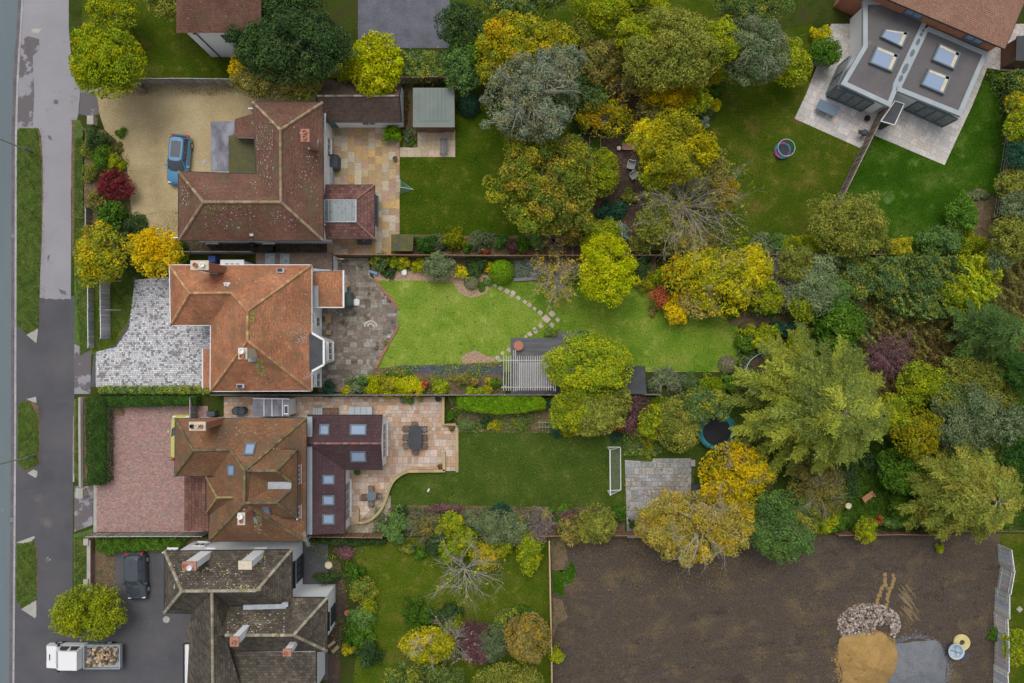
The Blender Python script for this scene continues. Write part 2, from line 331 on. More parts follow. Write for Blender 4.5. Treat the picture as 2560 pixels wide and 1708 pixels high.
PAL = dict(
 gold=[(.6, .46, .1), (.66, .5, .08), (.42, .38, .1), (.5, .42, .16), (.34, .34, .08), (.56, .4, .07)],
 dk=[(.045, .09, .03), (.07, .125, .04), (.1, .16, .05), (.06, .1, .045)], md=[(.06, .15, .025), (.1, .2, .03), (.15, .25, .04)],
 lime=[(.32, .42, .04), (.45, .52, .06), (.24, .37, .04)], limy=[(.5, .52, .04), (.4, .48, .04), (.56, .55, .06)],
 yel=[(.62, .54, .05), (.7, .57, .06), (.4, .42, .06), (.52, .5, .06), (.3, .35, .06)], yo=[(.7, .46, .04), (.74, .54, .06), (.38, .38, .06), (.58, .48, .05)],
 ivy=[(.09, .17, .06), (.13, .22, .08), (.22, .27, .07), (.06, .13, .06), (.3, .3, .06)],
 yg=[(.3, .36, .04), (.42, .43, .045), (.19, .28, .04), (.36, .4, .05)], ash=[(.26, .35, .035), (.5, .46, .04), (.17, .27, .035), (.36, .41, .04), (.3, .38, .04)],
 ol=[(.22, .25, .06), (.3, .31, .07), (.17, .21, .05), (.36, .34, .08)], olb=[(.32, .28, .09), (.24, .24, .07), (.38, .31, .09), (.18, .19, .07)],
 gg=[(.18, .24, .12), (.26, .31, .16), (.14, .2, .1), (.22, .26, .13)], euc=[(.21, .26, .18), (.29, .34, .23), (.31, .29, .15), (.17, .22, .14)],
 oak=[(.16, .24, .045), (.22, .29, .05), (.36, .36, .05), (.46, .32, .07), (.12, .19, .045)],
 teal=[(.04, .11, .065), (.055, .13, .08)], red=[(.48, .1, .07), (.6, .2, .1), (.34, .06, .05), (.5, .3, .1)], dred=[(.2, .035, .045), (.28, .06, .07), (.13, .03, .03)],
 pur=[(.24, .11, .13), (.3, .15, .17), (.2, .13, .11)], sil=[(.38, .46, .36), (.24, .34, .25), (.5, .56, .48)], larch=[(.28, .32, .06), (.38, .4, .075), (.17, .22, .06), (.22, .26, .065), (.12, .16, .05)],
 mix=[(.12, .19, .06), (.2, .27, .06), (.4, .38, .06), (.08, .15, .06), (.13, .22, .1)], bram=[(.22, .1, .06), (.16, .18, .05), (.3, .19, .09), (.17, .08, .05), (.1, .15, .05)],
 tw=[(.42, .37, .29), (.33, .29, .23)], peach=[(.68, .48, .17), (.6, .5, .22), (.7, .5, .1), (.45, .42, .14)], topi=[(.19, .36, .03), (.26, .43, .035), (.15, .3, .03)], drk=[(.02, .05, .015), (.03, .065, .02)],
 orf=[(.66, .42, .05), (.5, .46, .05), (.26, .32, .05), (.2, .28, .05)], hdg=[(.05, .12, .025), (.075, .155, .03), (.04, .1, .025)], fern=[(.2, .32, .08), (.13, .24, .07), (.17, .28, .1)])
BK = {'g': (.2, .18, .15), 'w': (.42, .38, .33), 'd': (.09, .07, .055), 'p': (.26, .2, .19)}
DENS = 1.0
def field(C, pal):
    """a palette entry per clump that drifts over the crown"""
    n = len(PAL[pal]); v = np.sin(C[:, 0]*1.1+np.sin(C[:, 1]*.9)*1.6+C[:, 1]*.3)+np.sin(C[:, 1]*1.4+C[:, 0]*.5+1.0)
    return np.clip(((v+2)/4*n), 0, n-1).astype(int)
def colours(rng, pal, k, cl=None, bright=1.0, fld=None):
    p = np.array(PAL[pal]); 
    if cl is None: i = rng.integers(0, len(p), k); c = p[i]
    else:
        base = rng.integers(0, len(p), cl.max()+1) if fld is None else np.where(rng.random(cl.max()+1) < .6, fld[:cl.max()+1], rng.integers(0, len(p), cl.max()+1)); base = base[cl]; own = rng.integers(0, len(p), k)
        w = rng.random((k, 1))*.75; c = p[base]*(1-w)+p[own]*w
        c = c*(rng.uniform(.82, 1.2, cl.max()+1)[cl])[:, None]
    c = c*rng.uniform(.68, 1.32, (k, 1))*bright; l = c.mean(1, keepdims=True)
    return np.clip(l+(c-l)*1.13, .004, 1)

def outline(rng, th, rough):
    r = np.ones_like(th)
    for k in (2, 3, 5, 8, 13): r += rough*rng.normal()*np.sin(k*th+rng.uniform(0, 6.28))/(k**.5)
    return np.clip(r, .6, 1.25)

def clumps(rng, R, ry, h, hd, rough, nc, rc, gap):
    """clump centres over several uneven lobes (and some inside them)"""
    nl = int(min(4+R*1.3, 10)); a = rng.uniform(0, 6.28)+np.arange(nl)*2.4; d = np.sqrt((np.arange(nl)+.4)/nl)*rng.uniform(.58, .84, nl)
    lr = rng.uniform(.3, .5, nl)*(1.25-d*.5); d = np.minimum(d, 1.1-lr); dz = rng.uniform(0, .42, nl)*hd+d*d*hd*.45
    n2 = int(nc*1.15); w = lr**2; k = rng.choice(nl, n2, p=w/w.sum()); th = rng.uniform(0, 6.28, n2); q = np.sqrt(rng.random(n2))*(1+rng.normal(size=n2)*rough)
    far = rng.random(n2) < .1; q = np.where(far, q+rng.random(n2)*.28, q); q = np.clip(q, 0, 1.3)
    x = (d[k]*np.cos(a[k])+lr[k]*q*np.cos(th))*R; y = (d[k]*np.sin(a[k])+lr[k]*q*np.sin(th))*ry
    z = h-dz[k]-hd*.55*(1-np.sqrt(np.clip(1-np.minimum(q, 1)**2*.95, 0, 1)))-rng.random(n2)**1.5*hd*.5-rc*.5
    wv = 5.2/max(R, .7); p1, p2, p3 = rng.uniform(0, 6.28, 3)
    f = np.sin(x*wv+p1+1.3*np.sin(y*wv*.8+p3))*np.sin(y*wv*1.1+p2)+.5*np.sin(x*wv*2.3+p2)*np.sin(y*wv*2.1+p1)
    gr = np.hypot(x/R, y/ry); lo = (rng.random(n2) < gap) | (f < -.74+gr*gr*.78) | ((rng.random(n2) < .5) & (f < -.35+gr*.3))
    return np.stack([x, y, z], 1)[~lo]

def leafy(rng, C, rc, per, size, pal, flat=.8, up=.7, jit=.9, bright=1.0, elong=1.2):
    m_ = len(C); cl = np.repeat(np.arange(m_), per); k = len(cl)
    d = rng.normal(size=(k, 3)); d[:, 2] = np.where(d[:, 2] < 0, d[:, 2]*.45, d[:, 2]); d /= np.linalg.norm(d, axis=1, keepdims=True)
    rr = (rc*rng.uniform(.7, 1.3, m_))[cl]*rng.uniform(.45, 1.08, k)**.6
    off = d*rr[:, None]; off[:, 2] *= flat
    if len(C) == 0: C = np.zeros((1, 3))
    c = C[cl]+off; n = d*up+rng.normal(size=(k, 3))*jit*.5+np.array([0, 0, .35])
    return c, n, size*rng.uniform(.65, 1.35, k), colours(rng, pal, k, cl, bright, field(C+rng.uniform(0, 9, 3), pal))

def limbs(mb, rng, base, tips, r0, col, sag=.12):
    for t in tips:
        b = Vector(base); e = Vector(t); mid = b.lerp(e, .5)+Vector((rng.normal()*.1, rng.normal()*.1, 0))*(e-b).length+Vector((0, 0, sag*(e-b).length))
        pts = [b, b.lerp(mid, .5)+Vector((0, 0, .02)), mid, mid.lerp(e, .5), e]
        mb.tube(pts, [r0, r0*.8, r0*.55, r0*.35, r0*.12], 5, col, False)

def twig(mb, rng, p, d, L, r, col, lev, tips, spread=.6, n=3):
    pts = [p.copy()]; q = p.copy(); dd = d.copy()
    for i in range(3):
        dd = (dd+Vector(rng.normal(size=3))*.16).normalized(); q = q+dd*L/3; pts.append(q.copy())
    mb.tube(pts, [r, r*.8, r*.6, r*.4], 3 if lev < 2 else 4, col, False)
    tips.append(q.copy())
    if lev > 0:
        for i in range(n):
            s = pts[1+i % 3]; nd = (dd+Vector(rng.normal(size=3))*spread); nd.z = nd.z*.7+.05; nd.normalize()
            twig(mb, rng, s, nd, L*rng.uniform(.5, .75), r*.5, col, lev-1, tips, spread, n)

_seed = [10]
def tree(px, py, r, h, pal, label, style='broad', leaf=.085, bark='g', name='tree', cat='tree', group=None, rough=.13, gap=.16, bright=1.0, dens=1.0, den2=None, seed=None, xy=None):
    leaf = leaf*(.78 if style != 'spray' else .85); _seed[0] += 1; rng = np.random.default_rng(seed or _seed[0]); rx, ry = r if isinstance(r, tuple) else (r, r)
    zc = h*(.72 if h > 2 else .5); f = K*(H-zc)/H*(1.19 if style in ('broad', 'airy', 'loose') else 1); X, Y, _ = P(px, py, zc); RX, RY = rx*f, ry*f; R = (RX*RY)**.5
    at = (X, Y, 0); T = thing(name, label, cat, at, group); o = Vector((X, Y, 0)); col = BK[bark]; tb = MB(); area_ = math.pi*RX*RY
    org = np.array([X, Y, 0.])
    if style in ('broad', 'airy', 'loose'):
        rc = {'broad': np.clip(R*.17, .24, .5), 'airy': np.clip(R*.16, .25, .5), 'loose': .3}[style]
        hd = min(R*.62, h*.7)
        nc = int(area_/(rc*rc)*(1.15 if style == 'broad' else .95)*1.25)
        C = clumps(rng, RX-rc*.6, RY-rc*.6, h, hd, rough, nc, rc, gap)
        per = int({'broad': 66, 'airy': 60, 'loose': 28}[style]*DENS*dens*(rc/.45)**2*(.085/leaf)**1.6)+6
        c, n, s, cl = leafy(rng, C, rc, per, leaf, pal, .75 if style == 'broad' else .9, bright=bright)
        ni = int(len(c)*.18); th = rng.uniform(0, 6.28, ni); q = np.sqrt(rng.random(ni))*.88
        ci = np.stack([q*np.cos(th)*RX, q*np.sin(th)*RY, h-hd*1.05-rng.random(ni)*hd*.3+hd*.35*(1-q)], 1)
        c = np.concatenate([c, ci]); n = np.concatenate([n, rng.normal(size=(ni, 3))+[0, 0, 1.]]); s = np.concatenate([s, np.full(ni, leaf*1.3)])
        cl = np.concatenate([cl, colours(rng, pal, ni, None, bright*.9)])
        quads('crown', c, n, s, cl, m['leaf'], 1.25, None, rng, T)
        zt = max(.4, h-hd*1.05); r0 = max(.05, R*.06)
        tb.tube([(X, Y, 0), (X+.05*R, Y, zt*.5), (X, Y, zt)], [r0*1.5, r0*1.1, r0*.9], 8, col)
        pick = C[rng.permutation(len(C))[:int(10+R*5)]]
        limbs(tb, rng, (X, Y, zt*.92), [(X+a*.95, Y+b*.95, cz-.1+(rc*.8 if style == 'airy' and i % 3 == 0 else 0)) for i, (a, b, cz) in enumerate(pick)], r0*.6, col)
        if den2:      # some grey twigs showing through
            tips = []
            for i in range(den2):
                a = rng.uniform(0, 6.28); twig(tb, rng, Vector((X+math.cos(a)*R*.2, Y+math.sin(a)*R*.2, h-hd*.6)), Vector((math.cos(a), math.sin(a), .75)).normalized(), R*.46, .03, BK['w'] if bark == 'w' else (.3, .27, .24), 2, tips, .5, 4)
    elif style == 'bare':
        tips = []; nb = int(9+R*5*dens); zt = h*.3
        tb.tube([(X, Y, 0), (X, Y, zt)], [.12*max(1, R/2), .09*max(1, R/2)], 7, col)
        for i in range(nb):
            a = i*2.4+rng.normal()*.2; el_ = rng.uniform(.15, 1.0); d = Vector((math.cos(a)*math.cos(el_)*RX/R, math.sin(a)*math.cos(el_)*RY/R, math.sin(el_))).normalized()
            twig(tb, rng, Vector((X, Y, zt)), d, R*rng.uniform(.55, .85)*math.cos(el_)+h*.25*math.sin(el_), .04, col, 3, tips, .45, 4)
        t = np.array([list(v) for v in tips])-org; t = t[rng.random(len(t)) < gap]
        if len(t):
            c, n, s, cl = leafy(rng, t, .14, 5, leaf, pal, bright=bright); quads('crown', c, n, s, cl, m['leaf'], 1.2, None, rng, T)
    elif style == 'spray':
        nb = int(30+R*15*dens); cs, ns, ds, ss, zz = [], [], [], [], []
        tb.tube([(X, Y, 0), (X, Y, h*.6), (X, Y, h*.9)], [R*.06, R*.03, .015], 8, col)
        for i in range(nb):
            u = (i+.5)/nb; a = i*2.399+rng.normal()*.15; L = (R*(.2+.92*(u**.6)))*rng.uniform(.72, 1.12); z0 = h*.98-u*h*.66+rng.normal()*.25
            d = np.array([math.cos(a)*RX/R, math.sin(a)*RY/R]); ns_ = 7; pts = []
            for j in range(ns_+1):
                t = j/ns_; pts.append((X+d[0]*L*t, Y+d[1]*L*t, max(.3, z0+L*.16*t-L*.36*t*t)))
            tb.tube(pts[::2]+[pts[-1]], [.03, .024, .018, .012, .006][:len(pts[::2])+1], 3, col, False)
            ntw = int(L*15*dens)
            for j in range(ntw):
                t = .12+.88*(j+rng.random())/ntw; side = 1 if j % 2 else -1; l2 = (.2+.62*(1-abs(t-.5)))*min(1.2, R/3)*rng.uniform(.7, 1.2)
                fwd = rng.uniform(.55, 1.0); per = np.array([-d[1], d[0]])*side
                e = d*fwd+per*(1-fwd*.35); e /= np.linalg.norm(e)
                b0 = np.array([X+d[0]*L*t, Y+d[1]*L*t, max(.3, z0+L*.16*t-L*.36*t*t)])-org
                k2 = 7
                for q in range(k2):
                    v = (q+.5)/k2; ctr = b0+np.array([e[0]*l2*v, e[1]*l2*v, -.12*l2*v*v*2+rng.normal()*.02])
                    ctr[:2] += rng.normal(size=2)*.035; cs.append(ctr); ds.append([e[0]+rng.normal()*.5, e[1]+rng.normal()*.5, -.1]); ns.append([rng.normal()*.45, rng.normal()*.45, 1]); ss.append(leaf*(1.15-.5*v)*rng.uniform(.7, 1.2)); zz.append(i)
        cs = np.array(cs); cl = colours(rng, pal, len(cs), np.array(zz), bright)
        quads('crown', cs, np.array(ns), np.array(ss), cl, m['leaf'], 1.5, np.array(ds, dtype=float), rng, T)
    if tb.F: tb.build('trunk', m['bk'], T)
    return T

def shrub(px, py, r, h, pal, label, leaf=.06, dens=1.0, rough=.1, bright=1.0, name='shrub', cat='shrub', group=None, gap=.05, tight=False, twigs=0, bark='g'):
    _seed[0] += 1; rng = np.random.default_rng(_seed[0]); rx, ry = r if isinstance(r, tuple) else (r, r)
    zc = h*.6; f = K*(H-zc)/H*(1.0 if tight else 1.13); X, Y, _ = P(px, py, zc); RX, RY = rx*f, ry*f; R = (RX*RY)**.5
    rc = .12 if tight else np.clip(R*.26, .1, .32)
    if tight:
        k = int(math.pi*RX*RY*2*310*DENS*dens); th = rng.uniform(0, 6.28, k); w = rng.random(k); sz = np.sqrt(1-w*w)
        d = np.stack([sz*np.cos(th), sz*np.sin(th), w], 1); wob = 1+.03*np.sin(d[:, 0]*9)*np.sin(d[:, 1]*8)
        c = d*np.array([RX, RY, h])*(wob*rng.uniform(.9, 1.0, k))[:, None]; n = d+rng.normal(size=(k, 3))*.5
        s = leaf*rng.uniform(.6, 1.2, k); cl = colours(rng, pal, k, None, bright)
    else:
        nc = int(math.pi*RX*RY/(rc*rc)*1.5)+5
        C = clumps(rng, max(RX-rc*.5, .05), max(RY-rc*.5, .05), h, h*.72, rough, nc, rc, gap); C[:, 2] = np.maximum(C[:, 2], .06)
        per = int(30*DENS*dens*(rc/.25)**2*(.07/leaf)**1.5)+6
        c, n, s, cl = leafy(rng, C, rc, per, leaf, pal, .8, bright=bright)
    c[:, 2] = np.maximum(c[:, 2], .03)
    if not twigs:
        return tag(quads(name, c, n, s, cl, m['leaf'], 1.25, None, rng, None, (X, Y, 0)), label, cat, group)
    T = thing(name, label, cat, (X, Y, 0), group); tb = MB(); tips = []
    quads('foliage', c, n, s, cl, m['leaf'], 1.25, None, rng, T)
    for i in range(twigs):
        a = i*2.4; twig(tb, rng, Vector((X, Y, .1)), Vector((math.cos(a), math.sin(a), rng.uniform(.4, 1.5))).normalized(), R*.9, .02, BK[bark], 2, tips, .5, 4)
    tb.build('twigs', m['bk'], T); return T

def pip(x, y, poly):
    ins = np.zeros(len(x), bool); n = len(poly)
    for i in range(n):
        x1, y1 = poly[i]; x2, y2 = poly[(i+1) % n]
        if y1 == y2: continue
        c = ((y1 > y) != (y2 > y)) & (x < (x2-x1)*(y-y1)/(y2-y1)+x1); ins ^= c
    return ins
PAL['gr'] = [(.1, .17, .04), (.14, .21, .05), (.2, .23, .07), (.08, .13, .035)]
def hedge(poly, h, pal, label, leaf=.06, dens=1.0, name='hedge', cat='hedge', lump=.12, rnd=.25, bright=1.0, group=None, kind=None, z0=0.0):
    """poly in photograph pixels at the hedge top"""
    _seed[0] += 1; rng = np.random.default_rng(_seed[0]); W2 = [P(a, b, h)[:2] for a, b in poly]
    xs = [p[0] for p in W2]; ys = [p[1] for p in W2]; X, Y = sum(xs)/len(xs), sum(ys)/len(ys)
    A = (max(xs)-min(xs))*(max(ys)-min(ys)); k = int(A*470*DENS*dens*(.06/leaf)**1.5)
    x = rng.uniform(min(xs), max(xs), k); y = rng.uniform(min(ys), max(ys), k); i_ = pip(x, y, W2); x, y = x[i_], y[i_]
    # distance to the edge rounds the shoulders
    dm = np.full(len(x), 9.)
    for i in range(len(W2)):
        a = np.array(W2[i]); b = np.array(W2[(i+1) % len(W2)]); ab = b-a; t = np.clip(((x-a[0])*ab[0]+(y-a[1])*ab[1])/max((ab@ab), 1e-9), 0, 1)
        dm = np.minimum(dm, np.hypot(x-a[0]-t*ab[0], y-a[1]-t*ab[1]))
    lm = (np.sin(x*3.1+np.sin(y*2.3)*1.5)+np.sin(y*3.7+np.sin(x*2.9)*1.7)+np.sin(x*7.3+y*5.1))*lump/2
    z = h-(np.clip(1-dm/rnd, 0, 1)**2)*min(rnd*.8, h*.4)+lm-np.abs(rng.normal(size=len(x)))*lump*.5
    c = np.stack([x, y, z], 1); n = rng.normal(size=(len(x), 3))*.5+[0, 0, 1.]
    cc, nn = [c], [n]
    for i in range(len(W2)):
        a = np.array(W2[i]); b = np.array(W2[(i+1) % len(W2)]); L = np.linalg.norm(b-a)
        if L < .05: continue
        q = int(L*h*230*DENS*dens*(.06/leaf)**1.5*(.45 if h > .4 else .3)); t = rng.random(q); zz = rng.random(q)*h*.95; nr = np.array([(b-a)[1], -(b-a)[0]])/L*(1 if area(W2) > 0 else -1)
        pt = a+(b-a)*t[:, None]+nr*(rng.normal(size=(q, 1))*lump*.5-.05)
        cc.append(np.column_stack([pt, zz])); nn.append(np.column_stack([np.repeat(nr[None], q, 0), np.full(q, .3)])+rng.normal(size=(q, 3))*.4)
    c = np.concatenate(cc); n = np.concatenate(nn); k = len(c); c[:, 2] = np.maximum(c[:, 2], .02)+z0
    jx = c[:, 0]+.5*np.sin(c[:, 1]*2.7+c[:, 0])+rng.normal(size=k)*.16; jy = c[:, 1]+.5*np.sin(c[:, 0]*3.1-c[:, 1])+rng.normal(size=k)*.16
    cl = (np.floor(jx*2.4).astype(int)*7+np.floor(jy*2.4).astype(int)*13) % 61
    col = colours(rng, pal, k, cl, bright); c -= np.array([X, Y, 0])
    return tag(quads(name, c, n, leaf*rng.uniform(.65, 1.3, k), col, m['leaf'], 1.25, None, rng, None, (X, Y, 0)), label, cat, group, kind)
def scatter(poly, n, pal, label, size=.05, zmax=.03, name='fallen_leaves', cat='leaf litter', focus=None, bright=1.0, rise=.3):
    """a loose layer nobody could count, lying on the ground"""
    _seed[0] += 1; rng = np.random.default_rng(_seed[0]); W2 = [P(a, b)[:2] for a, b in poly]
    xs = [p[0] for p in W2]; ys = [p[1] for p in W2]; k = n
    x = rng.uniform(min(xs), max(xs), k); y = rng.uniform(min(ys), max(ys), k); i_ = pip(x, y, W2)
    cl = np.sin(x*1.9+np.sin(y*1.3)*2)+np.sin(y*2.3+np.sin(x*1.1)*2)
    i_ &= (cl+rng.normal(size=k)*1.0 > -.2)
    x, y = x[i_], y[i_]
    if focus:
        fx, fy, fr = focus; a = P(fx, fy); d = np.hypot(x-a[0], y-a[1])/(fr*K); q = rng.random(len(x)) < np.exp(-d*d); x, y = x[q], y[q]
    c = np.stack([x, y, .042+rng.random(len(x))*zmax], 1); nn = rng.normal(size=(len(x), 3))*rise+[0, 0, 1.]
    return tag(quads(name, c, nn, size*rng.uniform(.5, 1.3, len(x)), colours(rng, pal, len(x), None, bright), m['leaf'], 1.1, None, rng), label, cat, None, 'stuff')
# ---------------------------------------------------------------- the ground and what is laid on it
KX = [(-900, 84), (-400, 66), (0, 54), (72, 50), (130, 46), (200, 42), (330, 38), (640, 37), (1100, 36), (1640, 32), (2200, 28), (2700, 24)]   # kerb line (y, x)
def kx(y):
    for (a, b), (c, d) in zip(KX, KX[1:]):
        if y <= c: return b+(d-b)*(y-a)/(c-a)
    return KX[-1][1]
RW = 7.4     # width of the road
g = MB()
for (y0, x0), (y1, x1) in zip(KX, KX[1:]):
    a, b = P(x0, y0), P(x1, y1); lo = -.12
    g.face([(-150, a[1], 0), (-150, b[1], 0), (b[0]-RW, b[1], 0), (a[0]-RW, a[1], 0)]); g.face([(a[0]-RW, a[1], 0), (b[0]-RW, b[1], 0), (b[0]-RW, b[1], lo), (a[0]-RW, a[1], lo)])
    g.face([(a[0]-RW, a[1], lo), (b[0]-RW, b[1], lo), (b[0], b[1], lo), (a[0], a[1], lo)])
    g.face([(a[0], a[1], lo), (b[0], b[1], lo), (b[0], b[1], 0), (a[0], a[1], 0)])
    g.face([(a[0], a[1], 0), (b[0], b[1], 0), (150, b[1], 0), (150, a[1], 0)])
for y0, y1 in ((150, P(0, KX[0][0])[1]), (P(0, KX[-1][0])[1], -150)):
    g.face([(-150, y0, -.12), (-150, y1, -.12), (150, y1, -.12), (150, y0, -.12)])
struct(g.build('ground', m['ground']))
def sheet(name, px, mt, lev, **k):
    w = [P(a, b)[:2] for a, b in px]
    if area(w) < 0: w = w[::-1]
    q = MB(); q.face([(x, y, .004*lev) for x, y in w], None, w)
    return struct(q.build(name, m[mt]))
rd = MB()
for (y0, x0), (y1, x1) in zip(KX, KX[1:]):
    a, b = P(x0-2, y0), P(x1-2, y1); rd.face([(a[0]-RW+.1, a[1], -.114), (b[0]-RW+.1, b[1], -.114), (b[0], b[1], -.114), (a[0], a[1], -.114)])
struct(rd.build('road', m['road']))
gt = MB(); kb = MB()
for (y0, x0), (y1, x1) in zip(KX, KX[1:]):
    gt.face([(*P(x0-11, y0)[:2], -.11), (*P(x1-11, y1)[:2], -.11), (*P(x1, y1)[:2], -.11), (*P(x0, y0)[:2], -.11)])
    A, B = P(x0, y0)[:2], P(x1, y1)[:2]; A2, B2 = P(x0+5, y0)[:2], P(x1+5, y1)[:2]
    kb.prism([A, B, B2, A2], -.12, .03); kb.prism([(A[0]-RW, A[1]), (B[0]-RW, B[1]), (B2[0]-RW, B2[1]), (A2[0]-RW, A2[1])], -.12, .03)
struct(gt.build('gutter', m['patch'])); struct(kb.build('kerb', m['kerb']))
struct(MB().face([(P(KX[0][1], 0)[0]-RW-2.2, P(0, KX[0][0])[1], .004), (P(KX[-1][1], 0)[0]-RW-2.2, P(0, KX[-1][0])[1], .004), (P(KX[-1][1], 0)[0]-RW-.01, P(0, KX[-1][0])[1], .004), (P(KX[0][1], 0)[0]-RW-.8, P(0, KX[0][0])[1], .004)]).build('pavement', m['pave_l']))
ys = [-900, -400, 0, 72, 130, 200, 330, 500, 640, 743]
sheet('pavement', [(kx(y)+4, y) for y in ys]+[(99, 744), (118, 748), (122, 746), (140, 749), (152, 747), (156, 750), (164, 747), (177, 748), (178, 560), (177, 480), (183, 400), (184, 330), (196, 285), (200, 235), (201, 215), (187, 200), (176, 120), (172, 72), (172, -900)], 'pave_l', 1)
sheet('pavement', [(kx(y)+4, y) for y in (740, 1100, 1640, 2700)]+[(181, 2700), (181, 1500), (183, 1205), (186, 1000), (186, 740)], 'pave_d', .5)
sheet('pavement_patch', [(62, 94), (88, 96), (85, 138), (59, 136)], 'patch', 3)
sheet('pavement_crossing', [(98, 1133), (176, 1133), (176, 1152), (98, 1152)], 'pave_d', 3)
for i, pl in enumerate(([(44, 110), (70, 90), (98, 98), (99, 125), (82, 140), (84, 200), (86, 240), (82, 315), (45, 322), (42, 220)], [(186, 860), (228, 880), (226, 985), (186, 985)], [(186, 1215), (232, 1215), (232, 1312), (186, 1330)], [(202, 218), (255, 225), (252, 285), (225, 292), (198, 285)])):
    sheet('worn_tarmac', pl, 'cracked', 2+i*.3)
sheet('verge', [(42, 330), (50, 323), (92, 322), (99, 340), (102, 400), (103, 500), (101, 600), (98, 700), (96, 780), (93, 818), (66, 836), (40, 812), (41, 560)], 'verge', 3)
sheet('verge', [(46, 1020), (55, 1006), (72, 1006), (90, 1020), (96, 1050), (95, 1160), (80, 1172), (60, 1175), (45, 1160), (43, 1080)], 'verge', 3)
sheet('verge', [(42, 1362), (60, 1352), (82, 1355), (90, 1375), (90, 1500), (85, 1512), (54, 1522), (40, 1500)], 'verge', 3)
for pl in ([(66, 837), (93, 818), (95, 826), (91, 858)], [(66, 998), (90, 992), (92, 1006), (88, 1007)], [(69, 1183), (84, 1174), (94, 1178), (93, 1190), (89, 1195)], [(40, 1357), (86, 1340), (88, 1345), (80, 1350), (84, 1360)], [(53, 1523), (91, 1489), (91, 1540), (88, 1546)], [(78, 72), (106, 72), (96, 84), (80, 82)]):
    sheet('verge_kerb', pl, 'conc', 4)
sheet('front_grass', [(184, 300), (200, 300), (212, 330), (208, 640), (182, 640), (180, 430)], 'verge', 2)
sheet('front_grass', [(186, 640), (212, 640), (236, 700), (236, 870), (240, 885), (205, 890), (186, 875)], 'verge', 2)
sheet('front_grass', [(187, 998), (206, 995), (205, 1212), (185, 1190), (183, 1060)], 'verge', 2)
sheet('front_grass', [(184, 1336), (235, 1320), (226, 1345), (226, 1490), (184, 1490)], 'verge', 2)
# --- top house (A)
sheet('front_bed', [(208, 320), (262, 325), (300, 350), (325, 400), (330, 540), (460, 590), (460, 640), (208, 640)], 'leafbed', 2)
sheet('gravel_drive', [(240, 222), (300, 208), (800, 212), (800, 330), (660, 480), (440, 610), (350, 570), (330, 540), (318, 420), (290, 350), (262, 325), (250, 290)], 'gravel', 3)
sheet('side_path', [(440, 590), (800, 590), (822, 600), (822, 638), (440, 638)], 'bark', 4)
sheet('lawn', [(999, 330), (1150, 250), (1500, 210), (1500, 300), (1440, 335), (1392, 350), (1430, 420), (1440, 560), (1350, 590), (1000, 590)], 'lawn_a', 2)
sheet('lawn', [(990, 60), (990, -250), (1800, -250), (1800, 200), (1500, 205), (1400, 150)], 'lawn_e', 1)
sheet('front_lawn', [(205, -250), (540, -250), (540, 60), (700, 150), (700, 200), (300, 204), (205, 180)], 'lawn_e', 2)
sheet('side_drive', [(895, -250), (1124, -250), (1124, 120), (895, 120)], 'sdrive', 3)
sheet('bark_garden', [(1500, 205), (1608, 205), (1606, 640), (1380, 640), (1380, 588), (1440, 560), (1430, 420), (1392, 350), (1440, 335), (1500, 300)], 'bark', 3)
sheet('shed_path', [(1011, 212), (1032, 212), (1040, 330), (1042, 370), (1008, 368)], 'leafbed', 3)
sheet('soil_bed', [(1036, 586), (1250, 592), (1390, 580), (1390, 640), (978, 640)], 'leafbed', 3)
# --- top right house (E)
sheet('lawn', [(1607, 150), (2030, 60), (2200, 280), (2090, 520), (2060, 635), (1607, 640)], 'lawn_e', 2)
sheet('lawn', [(2200, 280), (2480, 100), (2530, 200), (2500, 480), (2450, 640), (2060, 640), (2090, 520)], 'lawn_f', 2.4)
sheet('soil_bed', [(2530, 165), (2700, 150), (2700, 640), (2470, 640), (2400, 560), (2440, 470), (2500, 500), (2515, 330)], 'leafbed', 3)
sheet('soil_bed', [(2420, 480), (2450, 470), (2470, 480), (2480, 560), (2450, 600), (2370, 600), (2290, 600), (2330, 580), (2368, 560), (2385, 520)], 'leafbed', 3.3)
# --- middle plot (B)
sheet('front_lawn_strip', [(218, 690), (245, 690), (275, 640), (334, 690), (334, 760), (318, 810), (290, 860), (240, 885), (218, 868)], 'lawn_d', 3)
sheet('drive_edge', [(334, 690), (345, 700), (338, 770), (322, 822), (300, 865), (270, 890), (240, 895), (240, 968), (226, 968), (235, 886), (290, 860), (318, 810), (334, 760)], 'pave_d', 4)
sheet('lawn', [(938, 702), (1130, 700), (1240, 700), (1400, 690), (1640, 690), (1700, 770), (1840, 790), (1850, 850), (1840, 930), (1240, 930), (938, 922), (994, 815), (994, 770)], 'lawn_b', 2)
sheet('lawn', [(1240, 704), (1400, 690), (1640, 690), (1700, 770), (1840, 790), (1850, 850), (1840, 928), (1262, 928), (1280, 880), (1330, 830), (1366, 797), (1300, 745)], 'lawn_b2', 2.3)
sheet('gravel_border', [(930, 680), (1140, 676), (1230, 690), (1226, 712), (1215, 735), (1180, 745), (1150, 735), (1132, 706), (1040, 702), (938, 702)], 'chips', 3)
sheet('soil_bed', [(925, 640), (1640, 640), (1640, 700), (1350, 700), (1340, 704), (1285, 704), (1285, 690), (1240, 700), (1232, 695), (1140, 676), (930, 680)], 'leafbed', 2.5)
sheet('soil_bed', [(927, 936), (938, 922), (990, 916), (1150, 910), (1260, 905), (1262, 990), (927, 990)], 'leafbed', 3)
sheet('bed_liner', [(997, 914), (1120, 912), (1257, 916), (1257, 936), (1130, 938), (1010, 930)], 'plast', 4)
sheet('gravel_border', [(1150, 895), (1165, 884), (1185, 876), (1200, 880), (1215, 890), (1237, 893), (1235, 906), (1160, 908)], 'chips', 3.5)
